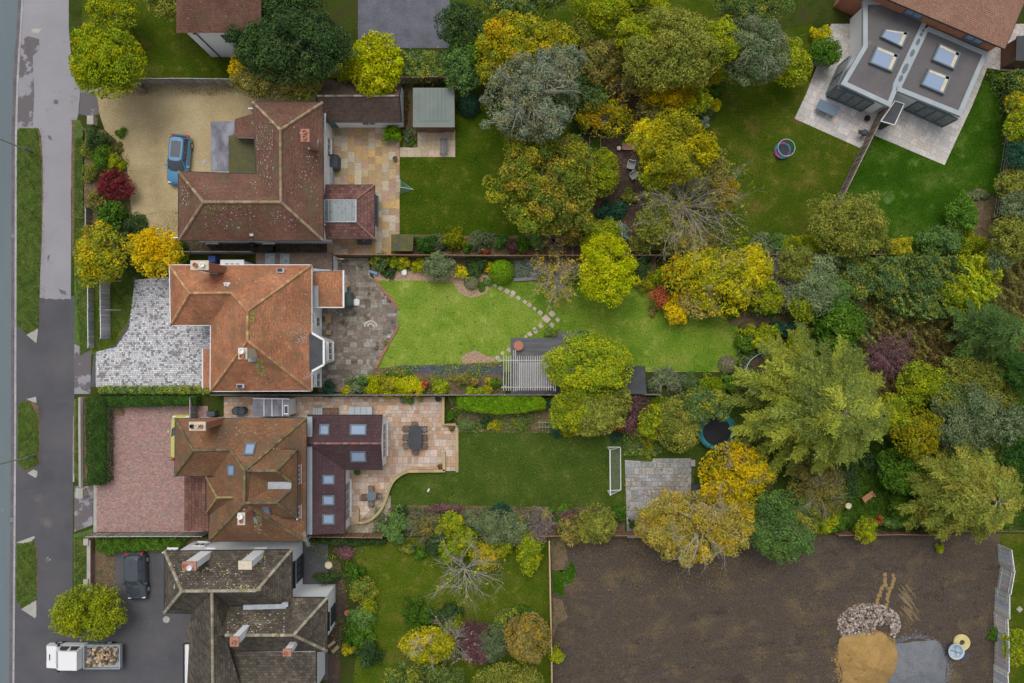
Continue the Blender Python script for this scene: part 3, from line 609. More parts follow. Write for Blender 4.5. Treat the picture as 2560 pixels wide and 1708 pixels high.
sheet('worn_path', [(1805, 795), (1860, 785), (2020, 782), (2060, 800), (2020, 815), (1900, 812), (1830, 815)], 'leafbed', 3)
sheet('soil_bed', [(1840, 640), (2560, 640), (2560, 985), (1840, 985), (1850, 850)], 'leafbed', 2.2)
sheet('grass_clearing', [(2185, 785), (2235, 785), (2240, 815), (2185, 822)], 'lawn_f', 3)
# --- C
sheet('lawn', [(1147, 1078), (1350, 1075), (1558, 1060), (1700, 1000), (1960, 1000), (2300, 1050), (2300, 1330), (1850, 1330), (1568, 1330), (1560, 1272), (1000, 1280), (975, 1262), (958, 1232), (985, 1190), (1020, 1176), (1147, 1180)], 'lawn_c', 2)
sheet('soil_bed', [(1120, 992), (1640, 990), (1640, 1070), (1558, 1085), (1147, 1080), (1147, 1062)], 'leafbed', 3)
sheet('soil_bed', [(960, 1262), (1562, 1270), (1562, 1338), (930, 1340)], 'leafbed', 3)
sheet('soil_bed', [(2040, 990), (2700, 990), (2700, 1330), (2260, 1330), (2300, 1100)], 'leafbed', 2.4)
# --- D and the bare plot
sheet('drive', [(232, 1385), (290, 1375), (820, 1350), (820, 1700), (181, 1740), (181, 1560), (232, 1500)], 'pave_d', 4)
sheet('front_bed', [(238, 1344), (520, 1344), (520, 1380), (290, 1380), (286, 1500), (240, 1500)], 'leafbed', 5)
sheet('lawn', [(880, 1345), (1374, 1343), (1378, 1760), (880, 1760), (900, 1500)], 'lawn_d', 2)
sheet('garden_path', [(820, 1400), (845, 1400), (862, 1450), (868, 1520), (850, 1600), (850, 1760), (810, 1760), (820, 1600)], 'bark', 3)
sheet('bare_plot', [(1374, 1340), (2500, 1335), (2500, 1900), (1378, 1900)], 'soil', 2)
sheet('lawn', [(2500, 1335), (2760, 1335), (2760, 1900), (2500, 1900)], 'lawn_e', 2.5)
sheet('grass_patch', [(1378, 1428), (1415, 1424), (1430, 1400), (1440, 1428), (1434, 1455), (1412, 1462), (1408, 1492), (1384, 1482)], 'lawn_f', 3)

# ---------------------------------------------------------------- paving laid slab by slab (one mesh each)
def clip(poly, x0, y0, x1, y1):
    for ax, v, sg in ((0, x0, 1), (0, x1, -1), (1, y0, 1), (1, y1, -1)):
        o = []
        for i in range(len(poly)):
            a, b = poly[i-1], poly[i]; ia = (a[ax]-v)*sg >= 0; ib = (b[ax]-v)*sg >= 0
            if ia != ib: t = (v-a[ax])/(b[ax]-a[ax]); o.append((a[0]+(b[0]-a[0])*t, a[1]+(b[1]-a[1])*t))
            if ib: o.append(b)
        poly = o
        if len(poly) < 3: return []
    return poly
def paving(name, px, mt, joint, pal, sizes, row, lev=6, rot=0.0, gap=.012, seed=3, col_run=False, skip=0.0):
    w = [P(a, b)[:2] for a, b in px]; rng = random.Random(seed)
    if area(w) < 0: w = w[::-1]
    q = MB(); q.face([(x, y, .004*lev) for x, y in w], None, w); struct(q.build(name+'_bed', m[joint]))
    c, s = math.cos(-rot), math.sin(-rot); lw = [(x*c-y*s, x*s+y*c) for x, y in w]
    if col_run: lw = [(y, x) for x, y in lw]
    xs = [p[0] for p in lw]; ys = [p[1] for p in lw]; mb = MB(); y = min(ys); z = .004*lev+.006
    while y < max(ys):
        r = rng.choice(row); x = min(xs)-rng.random()*sizes[0]
        while x < max(xs):
            L = rng.choice(sizes); pl = clip(lw, x+gap/2, y+gap/2, x+L-gap/2, y+r-gap/2)
            if len(pl) >= 3 and abs(area(pl)) > .003 and rng.random() >= skip:
                cc = rng.choice(pal); f = rng.uniform(.86, 1.13); cc = tuple(v*f for v in cc)
                if col_run: pl = [(b, a) for a, b in pl]
                wp = [(a*c+b*s, -a*s+b*c) for a, b in pl]
                if area(wp) < 0: wp = wp[::-1]
                mb.face([(a, b, z) for a, b in wp], cc)
            x += L
        y += r
    return struct(mb.build(name, m[mt]))
SAND = [(.42, .31, .17), (.46, .36, .22), (.38, .26, .14), (.5, .42, .32), (.42, .27, .2), (.5, .33, .14), (.47, .4, .28), (.36, .29, .18)]
paving('patio', [(818, 318), (999, 318), (999, 585), (978, 588), (978, 637), (818, 637)], 'slab', 'mortar', SAND, (.6, .6, .75, .9), (.6,), seed=4, col_run=True)
paving('patio', [(1044, 325), (1138, 325), (1138, 393), (1000, 393), (1000, 369), (1044, 369)], 'slab', 'mortar', [(.55, .44, .33), (.52, .43, .33), (.55, .4, .33), (.5, .4, .26)], (.6, .9), (.6, .45), seed=8)
CREAM = [(.55, .52, .49), (.52, .49, .47), (.58, .54, .5), (.5, .47, .46), (.56, .5, .43)]
rotE = -math.atan2(.43, .9)
paving('patio', [(2078, 60), (2046, 155), (2015, 235), (1986, 297), (2149, 370), (2184, 338), (2361, 413), (2430, 265), (2468, 170), (2542, 184), (2560, 150), (2560, 60)], 'slab', 'mortar', CREAM, (.45, .6, .9), (.45, .6), rot=rotE, lev=5, seed=5)
BRN = [(.2, .165, .135), (.25, .21, .17), (.17, .14, .115), (.28, .235, .19), (.22, .165, .14), (.3, .28, .24)]
paving('patio', [(796, 645), (922, 645), (925, 690), (940, 702), (994, 770), (994, 815), (975, 850), (938, 922), (925, 940), (925, 980), (796, 980)], 'slabw', 'mortarg', BRN, (.45, .6, .3), (.45, .3), seed=6, gap=.02)
SILV = [(.56, .56, .59), (.62, .62, .65), (.5, .5, .53), (.68, .68, .7), (.24, .235, .24), (.6, .59, .6), (.64, .62, .6), (.66, .66, .69)]
paving('block_drive', [(338, 700), (440, 690), (540, 690), (540, 800), (540, 968), (240, 968), (240, 880), (290, 868), (322, 822)], 'block', 'mortarg', SILV, (.21, .21, .105), (.17,), seed=7, gap=.022, lev=7)
RED = [(.42, .24, .2), (.38, .21, .18), (.45, .27, .23), (.33, .19, .165), (.4, .26, .23), (.3, .24, .23)]
paving('block_drive', [(236, 1015), (520, 1015), (520, 1330), (236, 1330)], 'blockr', 'mortarg', RED, (.2, .2), (.1,), seed=9, gap=.012, lev=6)
sheet('drive_border', [(234, 1212), (242, 1212), (242, 1332), (234, 1332)], 'conc', 8.5)
sheet('soil_bed', [(208, 992), (500, 990), (500, 1016), (262, 1016), (262, 1212), (208, 1212)], 'leafbed', 9)
sheet('drive_border', [(262, 1015), (268, 1015), (268, 1212), (262, 1212)], 'pave_d', 8.5)
BUFF = [(.5, .35, .26), (.53, .4, .3), (.46, .3, .2), (.56, .45, .37), (.5, .32, .2), (.52, .43, .36)]
paving('patio', [(560, 992), (1108, 992), (1108, 1062), (1147, 1062), (1147, 1178), (1020, 1175), (1000, 1187), (980, 1205), (968, 1240), (955, 1270), (930, 1295), (905, 1305), (860, 1318), (770, 1330), (770, 1045), (560, 1045)], 'slab', 'mortar', BUFF, (.3, .45, .6), (.45, .3, .6), seed=10, lev=6, gap=.018)
paving('lower_path', [(895, 1306), (968, 1235), (977, 1240), (976, 1285), (935, 1345), (865, 1345), (862, 1320)], 'slabw', 'mortar', [(.3, .26, .18), (.35, .3, .22)], (.45, .3), (.45,), seed=11, lev=8)
paving('patio', [(1562, 1150), (1630, 1155), (1633, 1146), (1728, 1146), (1728, 1345), (1568, 1345)], 'slabg', 'mortarg', [(.33, .33, .33), (.38, .38, .38), (.27, .27, .275), (.4, .385, .36)], (.3, .45, .6), (.45, .6, .3), seed=12, lev=6, gap=.02)

sheet('damp_patch', [(120, 640), (125, 636), (122, 650), (118, 648)], 'patch', 3); sheet('damp_patch', [(146, 722), (164, 728), (166, 738), (152, 734)], 'patch', 3); sheet('damp_patch', [(119, 338), (127, 340), (131, 352), (122, 348)], 'patch', 3)
sheet('pavement_patch', [(183, 1040), (186, 1040), (186, 1205), (182, 1205)], 'conc', 3)
sheet('trodden_soil', [(1376, 1345), (1410, 1345), (1420, 1400), (1405, 1430), (1380, 1425)], 'leafbed', 3); sheet('trodden_soil', [(1382, 1495), (1405, 1500), (1420, 1545), (1395, 1560), (1380, 1600)], 'leafbed', 3)

for pl_ in ([(92, 322), (96, 320), (103, 340), (107, 400), (107, 500), (105, 600), (100, 700), (98, 780), (95, 818), (92, 818), (96, 700), (101, 500), (98, 340)], [(52, 1006), (75, 1000), (96, 1016), (100, 1060), (98, 1160), (92, 1164), (92, 1040), (80, 1010)], [(60, 1350), (86, 1350), (94, 1372), (94, 1490), (90, 1490), (86, 1375)], [(180, 300), (187, 300), (188, 640), (180, 640), (178, 430)], [(184, 1000), (188, 1000), (188, 1190), (184, 1185)]):
    sheet('leafy_edge', pl_, 'leafbed', 3.5)
# ---------------------------------------------------------------- buildings
def ridge_line(mb, pts, cols, w=.13, seed=1):
    rng = random.Random(seed)
    for a, b in zip(pts, pts[1:]):
        a, b = Vector(a), Vector(b); n = max(1, int((b-a).length/.33)); 
        for i in range(n):
            p, q = a.lerp(b, i/n), a.lerp(b, (i+1)/n); c = rng.choice(cols); f = rng.uniform(.8, 1.2)
            mb.tube([p+Vector((0, 0, .02)), q+Vector((0, 0, .02))], [w, w*.8], 6, tuple(v*f for v in c))
def walls(T, poly, z0, z1, mt, name='wall'):
    mb = MB(); mb.prism(poly, z0, z1, bottom=False); return mb.build(name, m[mt], T)
def window(T, a, b, t, z, w, h, mt='wpaint', glass='glass', n=2, off=0.0, name='window'):
    """casement on the wall a->b (outside to the right of a->b), t along (0-1), z sill height"""
    a, b = Vector(a[:2]), Vector(b[:2]); d = (b-a).normalized(); nr = Vector((d.y, -d.x)); c = a.lerp(b, t)+nr*off; rot = math.atan2(d.y, d.x)
    f = MB()
    def bx(u, v, uw, vh, dep, out=.03): p = c+d*u+nr*out; f.box((p.x, p.y, z+v), (uw, dep, vh), rot)
    for u in (-w/2+.03, w/2-.03): bx(u, h/2, .07, h, .09)
    for v in (.035, h-.035): bx(0, v, w-.14, .07, .09)
    for i in range(1, n): bx(-w/2+w*i/n, h/2, .06, h-.14, .08)
    o = f.build(name, m[mt], T)
    g_ = MB(); p = c+nr*.015; g_.box((p.x, p.y, z+h/2), (w-.1, .03, h-.1), rot); g_.build('pane', m[glass], o)
    s_ = MB(); p = c+nr*.08; s_.box((p.x, p.y, z-.035), (w+.1, .18, .06), rot); s_.build('sill', m[mt], o)
    return o
def door(T, a, b, t, w, h, col='frame', off=0.0, z=0.0, nm='door'):
    a, b = Vector(a[:2]), Vector(b[:2]); d = (b-a).normalized(); nr = Vector((d.y, -d.x)); c = a.lerp(b, t)+nr*off; rot = math.atan2(d.y, d.x)
    f = MB(); p = c+nr*.02; f.box((p.x, p.y, z+h/2), (w, .06, h), rot)
    for i in (0, 1): q = c+nr*.055; f.box((q.x, q.y, z+h*(.28+.42*i)), (w*.7, .02, h*.3), rot)
    o = f.build(nm, m[col], T); k = MB(); q = c+nr*.08+d*(w*.38); k.box((q.x, q.y, z+h*.5), (.03, .06, .14), rot); k.build('handle', m['dark'], o); return o
def roof(T, faces, mt, name='roof'):
    mb = MB()
    for f in faces: mb.slope([P(*p) for p in f])
    return mb.build(name, m[mt], T)
def fascia(T, px, z, mt, w=.11, h=.16, closed=True, name='gutter'):
    mb = MB(); w3 = [P(a, b, z) for a, b in px]
    n = len(w3)
    for i in range(n if closed else n-1):
        a, b = Vector(w3[i]), Vector(w3[(i+1) % n]); dz = Vector((0, 0, -h*.35)); mb.beam(a+dz, b+dz, w, h)
    o = mb.build(name, m[mt], T)
    if closed:
        sb = MB(); p2 = [(p[0], p[1]) for p in w3]
        if area(p2) < 0: p2 = p2[::-1]
        sb.face([(x, y, z-.1) for x, y in p2][::-1]); sb.build('soffit', m['wpaint'], T)
    return o
def chimney(T, c, sx, sy, z0, z1, body, cap, pots, name='chimney'):
    """c top centre in px; pots: list (dx,dy,r,h,material,colour)"""
    X, Y, _ = P(c[0], c[1], z1); mb = MB(); mb.box((X, Y, (z0+z1-.15)/2), (sx-.1, sy-.1, z1-.15-z0))
    o = mb.build(name, m[body], T)
    cp = MB(); cp.box((X, Y, z1-.24), (sx, sy, .1)); cp.box((X, Y, z1-.12), (sx+.06, sy+.06, .14)); cp.build('cap', m[cap], o)
    for dx, dy, r, h, mt in pots:
        q = MB(); q.lathe((X+dx, Y+dy, z1-.05), [(r, 0), (r*.9, h*.8), (r*1.1, h*.85), (r*1.1, h), (r*.72, h), (r*.68, h-.12), (0.01, h-.12)], 14); q.build('pot', m[mt], o)
    fl = MB(); return o
def skylight(T, quad, z, mt='lead', gl='sky', lift=.09, inset_=.13, name='rooflight'):
    """quad: four (px,py,z) lying in the roof"""
    w = [Vector(P(*(q if len(q) > 2 else (q[0], q[1], z)))) for q in quad]
    n = (w[1]-w[0]).cross(w[3]-w[0]).normalized(); n = -n if n.z < 0 else n
    c = sum(w, Vector())/4; up = [p+n*lift for p in w]; dn = [p-n*.1 for p in w]; inn = []
    for p in up: d = (c-p); inn.append(p+d.normalized()*inset_*1.4)
    f = MB()
    for i in range(4):
        j = (i+1) % 4
        f.face([up[i], up[j], inn[j], inn[i]]); f.face([dn[i], dn[j], up[j], up[i]])
        f.face([inn[i], inn[j], inn[j]-n*.04, inn[i]-n*.04])
    o = f.build(name, m[mt], T); g_ = MB(); pts = [p-n*.03 for p in inn]; g_.face(pts if (pts[1]-pts[0]).cross(pts[2]-pts[0]).z > 0 else pts[::-1]); g_.build('pane', m[gl], o)
    return o
def on(px, py, face, up=0.0):
    """the height at which pixel (px,py) meets the plane of a roof face"""
    a, b, c = [Vector(P(*p)) for p in face[:3]]; n = (b-a).cross(c-a); d = Vector(P(px, py, 0)); top = Vector((0, 0, H)); r = top-d
    t = n.dot(a-d)/n.dot(r); return (px, py, t*H+up)
def onq(pts, face, up=.02): return [on(x, y, face, up) for x, y in pts]
def skel(px_in):   # base point of a house
    return P(px_in[0], px_in[1], 0)
def aerial(T, c, z, rot=0.0):
    X, Y, _ = P(*c, z); mb = MB(); mb.tube([(X, Y, z-1.4), (X, Y, z)], .022, 5)
    d = Vector((math.cos(rot), math.sin(rot), 0)); p = Vector((X, Y, z-.05)); e = Vector((-d.y, d.x, 0))
    mb.tube([p-d*.5, p+d*.7], .015, 4)
    for i in range(9): q = p+d*(-.45+.14*i); mb.tube([q-e*.2, q+e*.2], .01, 3)
    mb.build('aerial', m['lead'], T)
def wall_pts(px, z, d=.34):
    w = [P(a, b, z)[:2] for a, b in px]; return inset(w, d)

# ======== middle house (B)
zr = 8.5; zw = 7.1
B = thing('detached_house', 'white rendered detached house with bright orange tiled hipped roof in the middle plot', 'house', P(650, 820))
ob = [(424, 663), (779, 663), (779, 977), (526, 978), (527, 813), (427, 813)]
wb = wall_pts(ob, 5.0); walls(B, wb, 0, 4.92, 'white')
a, b, r1, r2, w1, w2 = (779, 663, 5), (779, 977, 5), (619, 778, zr), (619, 852, zr), (474, 733, zw), (578.6, 732, zw)
NW, WS, IN, SW = (424, 663, 5), (427, 813, 5), (527, 813, 5), (526, 978, 5)
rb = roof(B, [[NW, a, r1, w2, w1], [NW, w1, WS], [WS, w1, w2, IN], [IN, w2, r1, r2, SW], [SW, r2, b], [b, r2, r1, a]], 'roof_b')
rg = MB(); OC = [(.46, .25, .13), (.5, .31, .15), (.4, .22, .12)]
for i, l in enumerate(([NW, w1], [w1, WS], [w1, w2], [w2, r1], [r1, a], [r1, r2], [r2, SW], [r2, b])): ridge_line(rg, [P(*p) for p in l], OC, seed=i)
rg.build('ridge_tiles', m['ridge'], rb, True)
fascia(B, ob, 4.96, 'wpaint')
vl = MB()
for qx, qy, w_, h_ in ((558, 706, 17, 3), (560, 709, 4, 6), (566, 709, 6, 7), (573, 708, 3, 3)): vl.slope([P(*p) for p in onq([(qx, qy), (qx+w_, qy), (qx+w_, qy+h_), (qx, qy+h_)], [NW, a, r1], .03)])
vl.build('lead_patch', m['wpaint'], B)
chimney(B, (498, 663), 1.32, .66, 4.6, 9.3, 'brick', 'cream', [(-.28, 0, .16, .25, 'pot_r'), (.28, 0, .17, .3, 'wpaint')])
chimney(B, (606, 884), .62, .8, 7.0, 10.2, 'cream', 'cream', [(0, .18, .2, .35, 'wpaint'), (.02, -.2, .18, .3, 'pot_r')])
def flashing(T, px, z, w=.3):
    mb = MB(); pts = [P(*p) for p in px]
    for a, b in zip(pts, pts[1:]): mb.beam(a, b, w, .05)
    mb.build('flashing', m['lead'], T)
flashing(B, [(502, 681, 5.5), (520, 683, 5.6), (544, 683, 5.7), (549, 668, 5.2)], 0)
flashing(B, [(620, 900, 7.6), (640, 898, 7.3), (641, 873, 7.5)], 0)
def ventdormer(T, px, z):
    X, Y, _ = P(*px, z); mb = MB(); mb.box((X, Y, z), (.62, .34, .22)); o = mb.build('roof_vent', m['lead'], T)
    q = MB(); q.box((X-.05, Y-.03 if px[1] > 854 else Y+.03, z+.09), (.4, .24, .07)); q.build('louvre', m['dark'], o)
ventdormer(B, (702, 677), 5.62); ventdormer(B, (602, 965), 5.5)
aerial(B, (772, 941), 7.0, .4)
# bay of the garden side
bayp = [P(p[0], p[1])[:2] for p in ((800, 839), (834, 852), (835, 903), (800, 917))]
walls(B, bayp, 0, 5.0, 'white', 'bay_wall')
bw = MB(); bt = [P(*p, 5.12)[:2] for p in ((771, 833), (780, 833), (809.5, 850), (809.5, 912), (780, 928), (771, 927))]; bw.prism(bt, 5.0, 5.14); bw.build('bay_roof', m['felt_d'], B)
bf = MB(); bl = [P(*p, 5.12) for p in ((780, 833), (809.5, 850), (809.5, 912), (780, 928))]
for p, q in zip(bl, bl[1:]): bf.beam((p[0], p[1], 5.05), (q[0], q[1], 5.05), .16, .2)
bf.build('bay_fascia', m['wpaint'], B)
if area(bayp) < 0: bayp = bayp[::-1]
bay_e = sorted(bayp, key=lambda p: -p[0])[:2]; bay_e = sorted(bay_e, key=lambda p: p[1])
window(B, bay_e[0], bay_e[1], .5, .7, 1.5, 1.5, n=3); window(B, bay_e[0], bay_e[1], .5, 3.1, 1.5, 1.3, n=3)
EB = P(779, 900, 5)[0]-.34
def yb(py, z=0): return P(0, py, z)[1]
for py, z, w_, h_, n_ in ((800, 3.1, .9, 1.2, 2), (806, .9, .8, 1.3, 2), (946, 3.1, 1.1, 1.2, 2), (948, 0.9, 1.2, 1.2, 2)):
    window(B, (EB, yb(py)-3), (EB, yb(py)+3), .5, z, w_, h_, n=n_)
for t_ in (.15, .45, .8): window(B, (P(0, 0)[0], 0), (1, 0), 0, 0, .1, .1) if False else None
Wx = P(427, 740, 5)[0]+.34; window(B, (Wx, yb(700)), (Wx, yb(780)), .5, .8, 2.0, 1.3, n=4); window(B, (Wx, yb(700)), (Wx, yb(780)), .5, 3.2, 1.8, 1.2, n=3)
Wx2 = P(527, 900, 5)[0]+.34; window(B, (Wx2, yb(880)), (Wx2, yb(930)), .5, 3.2, 1.5, 1.2, n=3); door(B, (Wx2, yb(830)), (Wx2, yb(850)), .5, 1.0, 2.1)
Sy = yb(977, 5)+.34; window(B, (P(600, 0)[0], Sy), (P(700, 0)[0], Sy), .3, 3.3, .9, 1.1); window(B, (P(600, 0)[0], Sy), (P(700, 0)[0], Sy), .8, 1.0, .9, 1.1)
Ny = yb(663, 5)-.34
window(B, (P(700, 0)[0], Ny), (P(600, 0)[0], Ny), .5, 3.3, 1, 1.1)
# side porch at the north wall
sp = MB(); X0, Y0, _ = P(548, 664, 3); X1, _, _ = P(604, 664, 3); sp.prism([(X0, Ny), (X1, Ny), (X1, Ny+.95), (X0, Ny+.95)], 0, 2.5); o = sp.build('side_porch', m['white'], B)
sp = MB(); sp.prism([(X0-.06, Ny+.0), (X1+.06, Ny+.0), (X1+.06, Ny+1.02), (X0-.06, Ny+1.02)], 2.5, 2.58); sp.build('porch_roof', m['wpaint'], o)
sp = MB()
for i in range(3): sp.box((X0+.5+i*.45, Ny+.55, 2.6), (.3, .3, .04))
sp.build('roof_pane', m['glass'], o)
# north utility range with two rooflights
U = MB(); U.slope([P(640, 633, 2.3), P(831, 633, 2.3), P(831, 676, 3.1), P(640, 672, 3.1)]); uo = U.build('utility_roof', m['roof_g'], B)
uw = [P(645, 636, 2.3)[:2], P(829, 636, 2.3)[:2], P(829, 676, 2.3)[:2], P(645, 676, 2.3)[:2]]; walls(B, uw, 0, 2.28, 'white', 'utility_wall')
ug = MB(); ug.beam(P(640, 633, 2.26), P(831, 633, 2.26), .1, .12); ug.beam(P(832, 633, 2.27), P(832, 676, 3.07), .06, .2); ug.build('utility_gutter', m['fascia_d'], B)
for x in (664, 701): skylight(B, [(x, 636, 2.37), (x+25, 636, 2.37), (x+23, 662, 2.86), (x-1, 662, 2.86)], 0, 'frame', 'skyd')
door(B, uw[1], uw[2], .5, .8, 2.0, 'wpaint') if area(uw) > 0 else door(B, uw[2], uw[1], .5, .8, 2.0, 'wpaint')
# lean-to behind
roof(B, [[(783, 677, 3.5), (857, 677, 2.7), (858, 768, 2.7), (783, 768, 3.5)]], 'roof_b', 'lean_to_roof')
lt = [P(785, 679, 2.7)[:2], P(854, 679, 2.7)[:2], P(854, 766, 2.7)[:2], P(785, 766, 2.7)[:2]]; walls(B, inset(lt, .1), 0, 2.68, 'white', 'lean_to_wall')
lg = MB(); lg.beam(P(859, 676, 2.66), P(859, 769, 2.66), .13, .15); lg.beam(P(783, 769, 3.44), P(859, 769, 2.66), .08, .2); lg.build('lean_to_gutter', m['wpaint'], B)
lv = MB(); lv.slope([P(783, 714, 3.56), P(796, 714, 3.46), P(796, 768, 3.46), P(783, 768, 3.56)]); lv.slope([P(783, 671, 3.54), P(797, 673, 3.44), P(857, 676, 2.75), P(783, 679, 3.6)]) ; lv.build('lead_gutter', m['lead'], B)
LX = max(p[0] for p in inset(lt, .1)); door(B, (LX, yb(735)), (LX, yb(700)) , .5, .9, 2.0, 'wpaint') if False else door(B, (LX, yb(745)), (LX, yb(700)), .5, .9, 2.0, 'wpaint')
# front porch strip
roof(B, [[(507.5, 873, 2.6), (529, 873, 3.3), (529, 970, 3.3), (507.5, 970, 2.6)]], 'roof_b', 'porch_roof')
pg = MB(); pg.beam(P(507, 872, 2.58), P(507, 971, 2.58), .09, .12)
for y in (876, 922, 967): X, Y, _ = P(509, y, 2.5); pg.box((X, Y, 1.25), (.1, .1, 2.5))
pg.build('porch_frame', m['wpaint'], B)

# ======== top house (A)
za = 7.3
A = thing('detached_house', 'house with brown L-shaped hipped roof and lichen spots beside the gravel drive', 'house', P(700, 480))
oa = [(632.6, 256), (806, 257), (808, 601), (446.7, 601), (446.7, 429.4), (641, 436)]
walls(A, wall_pts(oa, 5), 0, 4.92, 'white')
r1, r2, r3 = (701, 325, za), (702.5, 505.4, za), (508.4, 505.4, za)
c1, c2, c3, c4, c5, c6 = [(*p, 5) for p in oa]
ra = roof(A, [[c2, c3, r2, r1], [c1, c2, r1], [c1, r1, r2, c6], [c6, r2, r3, c5], [c5, r3, c4], [c4, r3, r2, c3]], 'roof_a')
rg = MB(); BC = [(.3, .22, .14), (.36, .28, .18), (.27, .2, .12)]
for i, l in enumerate(([c1, r1], [c2, r1], [r1, r2], [r2, c3], [r2, r3], [r3, c5], [r3, c4])): ridge_line(rg, [P(*p) for p in l], BC, .14, i+40)
rg.build('ridge_tiles', m['ridge'], ra, True)
fascia(A, oa, 4.96, 'fascia_d')
# cat-slide and flat porches
roof(A, [[(587, 298, 3.7), (634, 283, 5.1), (641, 345, 5.1), (587, 343, 3.7)]], 'roof_a', 'catslide_roof')
walls(A, [P(590, 300, 3.6)[:2], P(634, 290, 3.6)[:2], P(641, 343, 3.6)[:2], P(590, 341, 3.6)[:2]], 0, 3.5, 'white', 'catslide_wall')
pr = MB(); pr.prism([P(*p, 2.8)[:2] for p in ((527, 303.6), (586, 303.6), (586, 339), (571.5, 339), (571.5, 427), (527, 427))], 2.6, 2.8); po = pr.build('porch_roof', m['grp'], A)
pr = MB(); pr.prism([P(*p, 3.0)[:2] for p in ((572, 339.5), (640, 341), (641, 436), (572, 436))], 2.75, 3.0); pr.build('flat_roof', m['felt_m'], A)
walls(A, inset([P(*p, 2.8)[:2] for p in ((530, 306), (640, 306), (640, 432), (530, 432))], .2), 0, 2.6, 'white', 'porch_wall')
chimney(A, (762, 338), .62, .92, 5.2, 8.7, 'brickp', 'brickp', [(0, .22, .16, .22, 'pot_r'), (0, -.2, .16, .2, 'pot_r')])
flashing(A, [(770, 370, 6.0), (790, 368, 5.8), (793, 350, 5.8)], 0, .25)
wl = MB(); X, Y, _ = P(628, 587, 5.5); wl.box((X, Y, 5.35), (.3, .2, .2)); wl.build('roof_vent', m['lead'], A)
EA = P(807, 400, 5)[0]-.34
for py, z, w_, h_, n_ in ((330, 3.2, 1.3, 1.2, 2), (380, .9, 1.6, 1.3, 3), (430, 3.2, 1.3, 1.2, 2), (560, 3.3, 1.1, 1.1, 2)): window(A, (EA, yb(py)-2), (EA, yb(py)+2), .5, z, w_, h_, n=n_)
SA = yb(601, 5)+.34
for x, z in ((500, 3.3), (600, 3.3), (740, 3.3), (540, 1.0), (680, 1.0)): window(A, (P(x, 0)[0]-1, SA), (P(x, 0)[0]+1, SA), .5, z, 1.0, 1.1)
WA = P(446.7, 500, 5)[0]+.34
for y, z in ((480, 3.2), (550, 3.2), (515, .8)): window(A, (WA, yb(y)+1.2), (WA, yb(y)-1.2), .5, z, 1.6, 1.2, n=3)
NA = yb(257, 5)-.34
for x, z in ((680, 3.3), (760, 3.3)): window(A, (P(x, 0)[0]+1, NA), (P(x, 0)[0]-1, NA), .5, z, 1.2, 1.2)
# garden room with a lantern rooflight
e = [(809, 463, 2.6), (936, 463, 2.6), (936, 597, 2.6), (809, 597, 2.6)]; i_ = [(809, 498, 3.35), (892, 498, 3.35), (892, 556, 3.35), (809, 556, 3.35)]
sr = roof(A, [[e[0], e[1], i_[1], i_[0]], [e[1], e[2], i_[2], i_[1]], [e[2], e[3], i_[3], i_[2]]], 'roof_s', 'garden_room_roof')
rg = MB(); MC = [(.3, .15, .12), (.26, .13, .1)]
for l in ([e[1], i_[1]], [e[2], i_[2]]): ridge_line(rg, [P(*p) for p in l], MC, .1, 3)
rg.build('ridge_tiles', m['ridge'], sr, True)
skylight(A, [(810, 499, 3.4), (892, 499, 3.4), (892, 556, 3.4), (810, 556, 3.4)], 0, 'lead', 'skyd', .1, .1, 'lantern')
bars = MB()
for x in (821, 841, 861, 878): bars.beam(P(x, 500, 3.52), P(x, 555, 3.52), .05, .05)
bars.build('glazing_bars', m['lead'], A)
fascia(A, [(809, 463), (936, 463), (936, 597), (809, 597)], 2.57, 'fascia_d', .1, .12)
gw = inset([P(*p, 2.6)[:2] for p in ((800, 463), (936, 463), (936, 597), (800, 597))], .25); walls(A, gw, 0, 2.5, 'white', 'garden_room_wall')
GX = max(p[0] for p in gw); window(A, (GX, yb(575)), (GX, yb(482)), .5, .1, 2.6, 2.1, 'frame', n=4, name='patio_door')

# garage and its gable
G = thing('garage', 'long garage with dark brown pitched roof and white gable between fence and patio', 'garage', P(900, 250))
rdg0, rdg1 = (793, 240, 4.0), (998, 240, 4.0)
roof(G, [[(793, 200, 2.5), (1003, 204, 2.5), rdg1, rdg0], [rdg0, rdg1, (1003, 305, 2.5), (793, 303, 2.5)]], 'roof_g')
rg = MB(); ridge_line(rg, [P(*rdg0), P(*rdg1)], [(.33, .28, .2), (.2, .16, .12), (.42, .38, .3)], .1, 5); rg.build('ridge_tiles', m['ridge'], G, True)
gp = [P(*p, 2.5)[:2] for p in ((797, 204), (1003, 207), (1003, 301), (797, 300))]; gx0, gx1 = min(p[0] for p in gp), max(p[0] for p in gp)-.1; gy0, gy1 = min(p[1] for p in gp)+.05, max(p[1] for p in gp)-.1
q = MB(); ym = P(0, 240, 4)[1]
q.prism([(gx0, gy0), (gx1, gy0), (gx1, gy1), (gx0, gy1)], 0, 2.42, bottom=False)
for x, sgn in ((gx0, -1), (gx1, 1)):
    t_ = [(x, gy0, 2.42), (x, gy1, 2.42), (x, ym, 3.9)]; q.face(t_ if sgn > 0 else t_[::-1])
q.build('wall', m['white'], G)
q = MB(); q.beam(P(793, 305, 2.46), P(1004, 306, 2.46), .09, .1); q.beam(P(1004, 305, 2.5), P(999, 240, 3.98), .08, .16); q.beam(P(999, 240, 3.98), P(1004, 203, 2.5), .08, .16); q.build('bargeboard', m['fascia_d'], G)
door(G, (P(810, 0)[0], gy0), (P(860, 0)[0], gy0), .5, .9, 2.0, 'frame'); window(G, (P(900, 0)[0], gy0), (P(960, 0)[0], gy0), .5, 1.0, 1.2, .9)

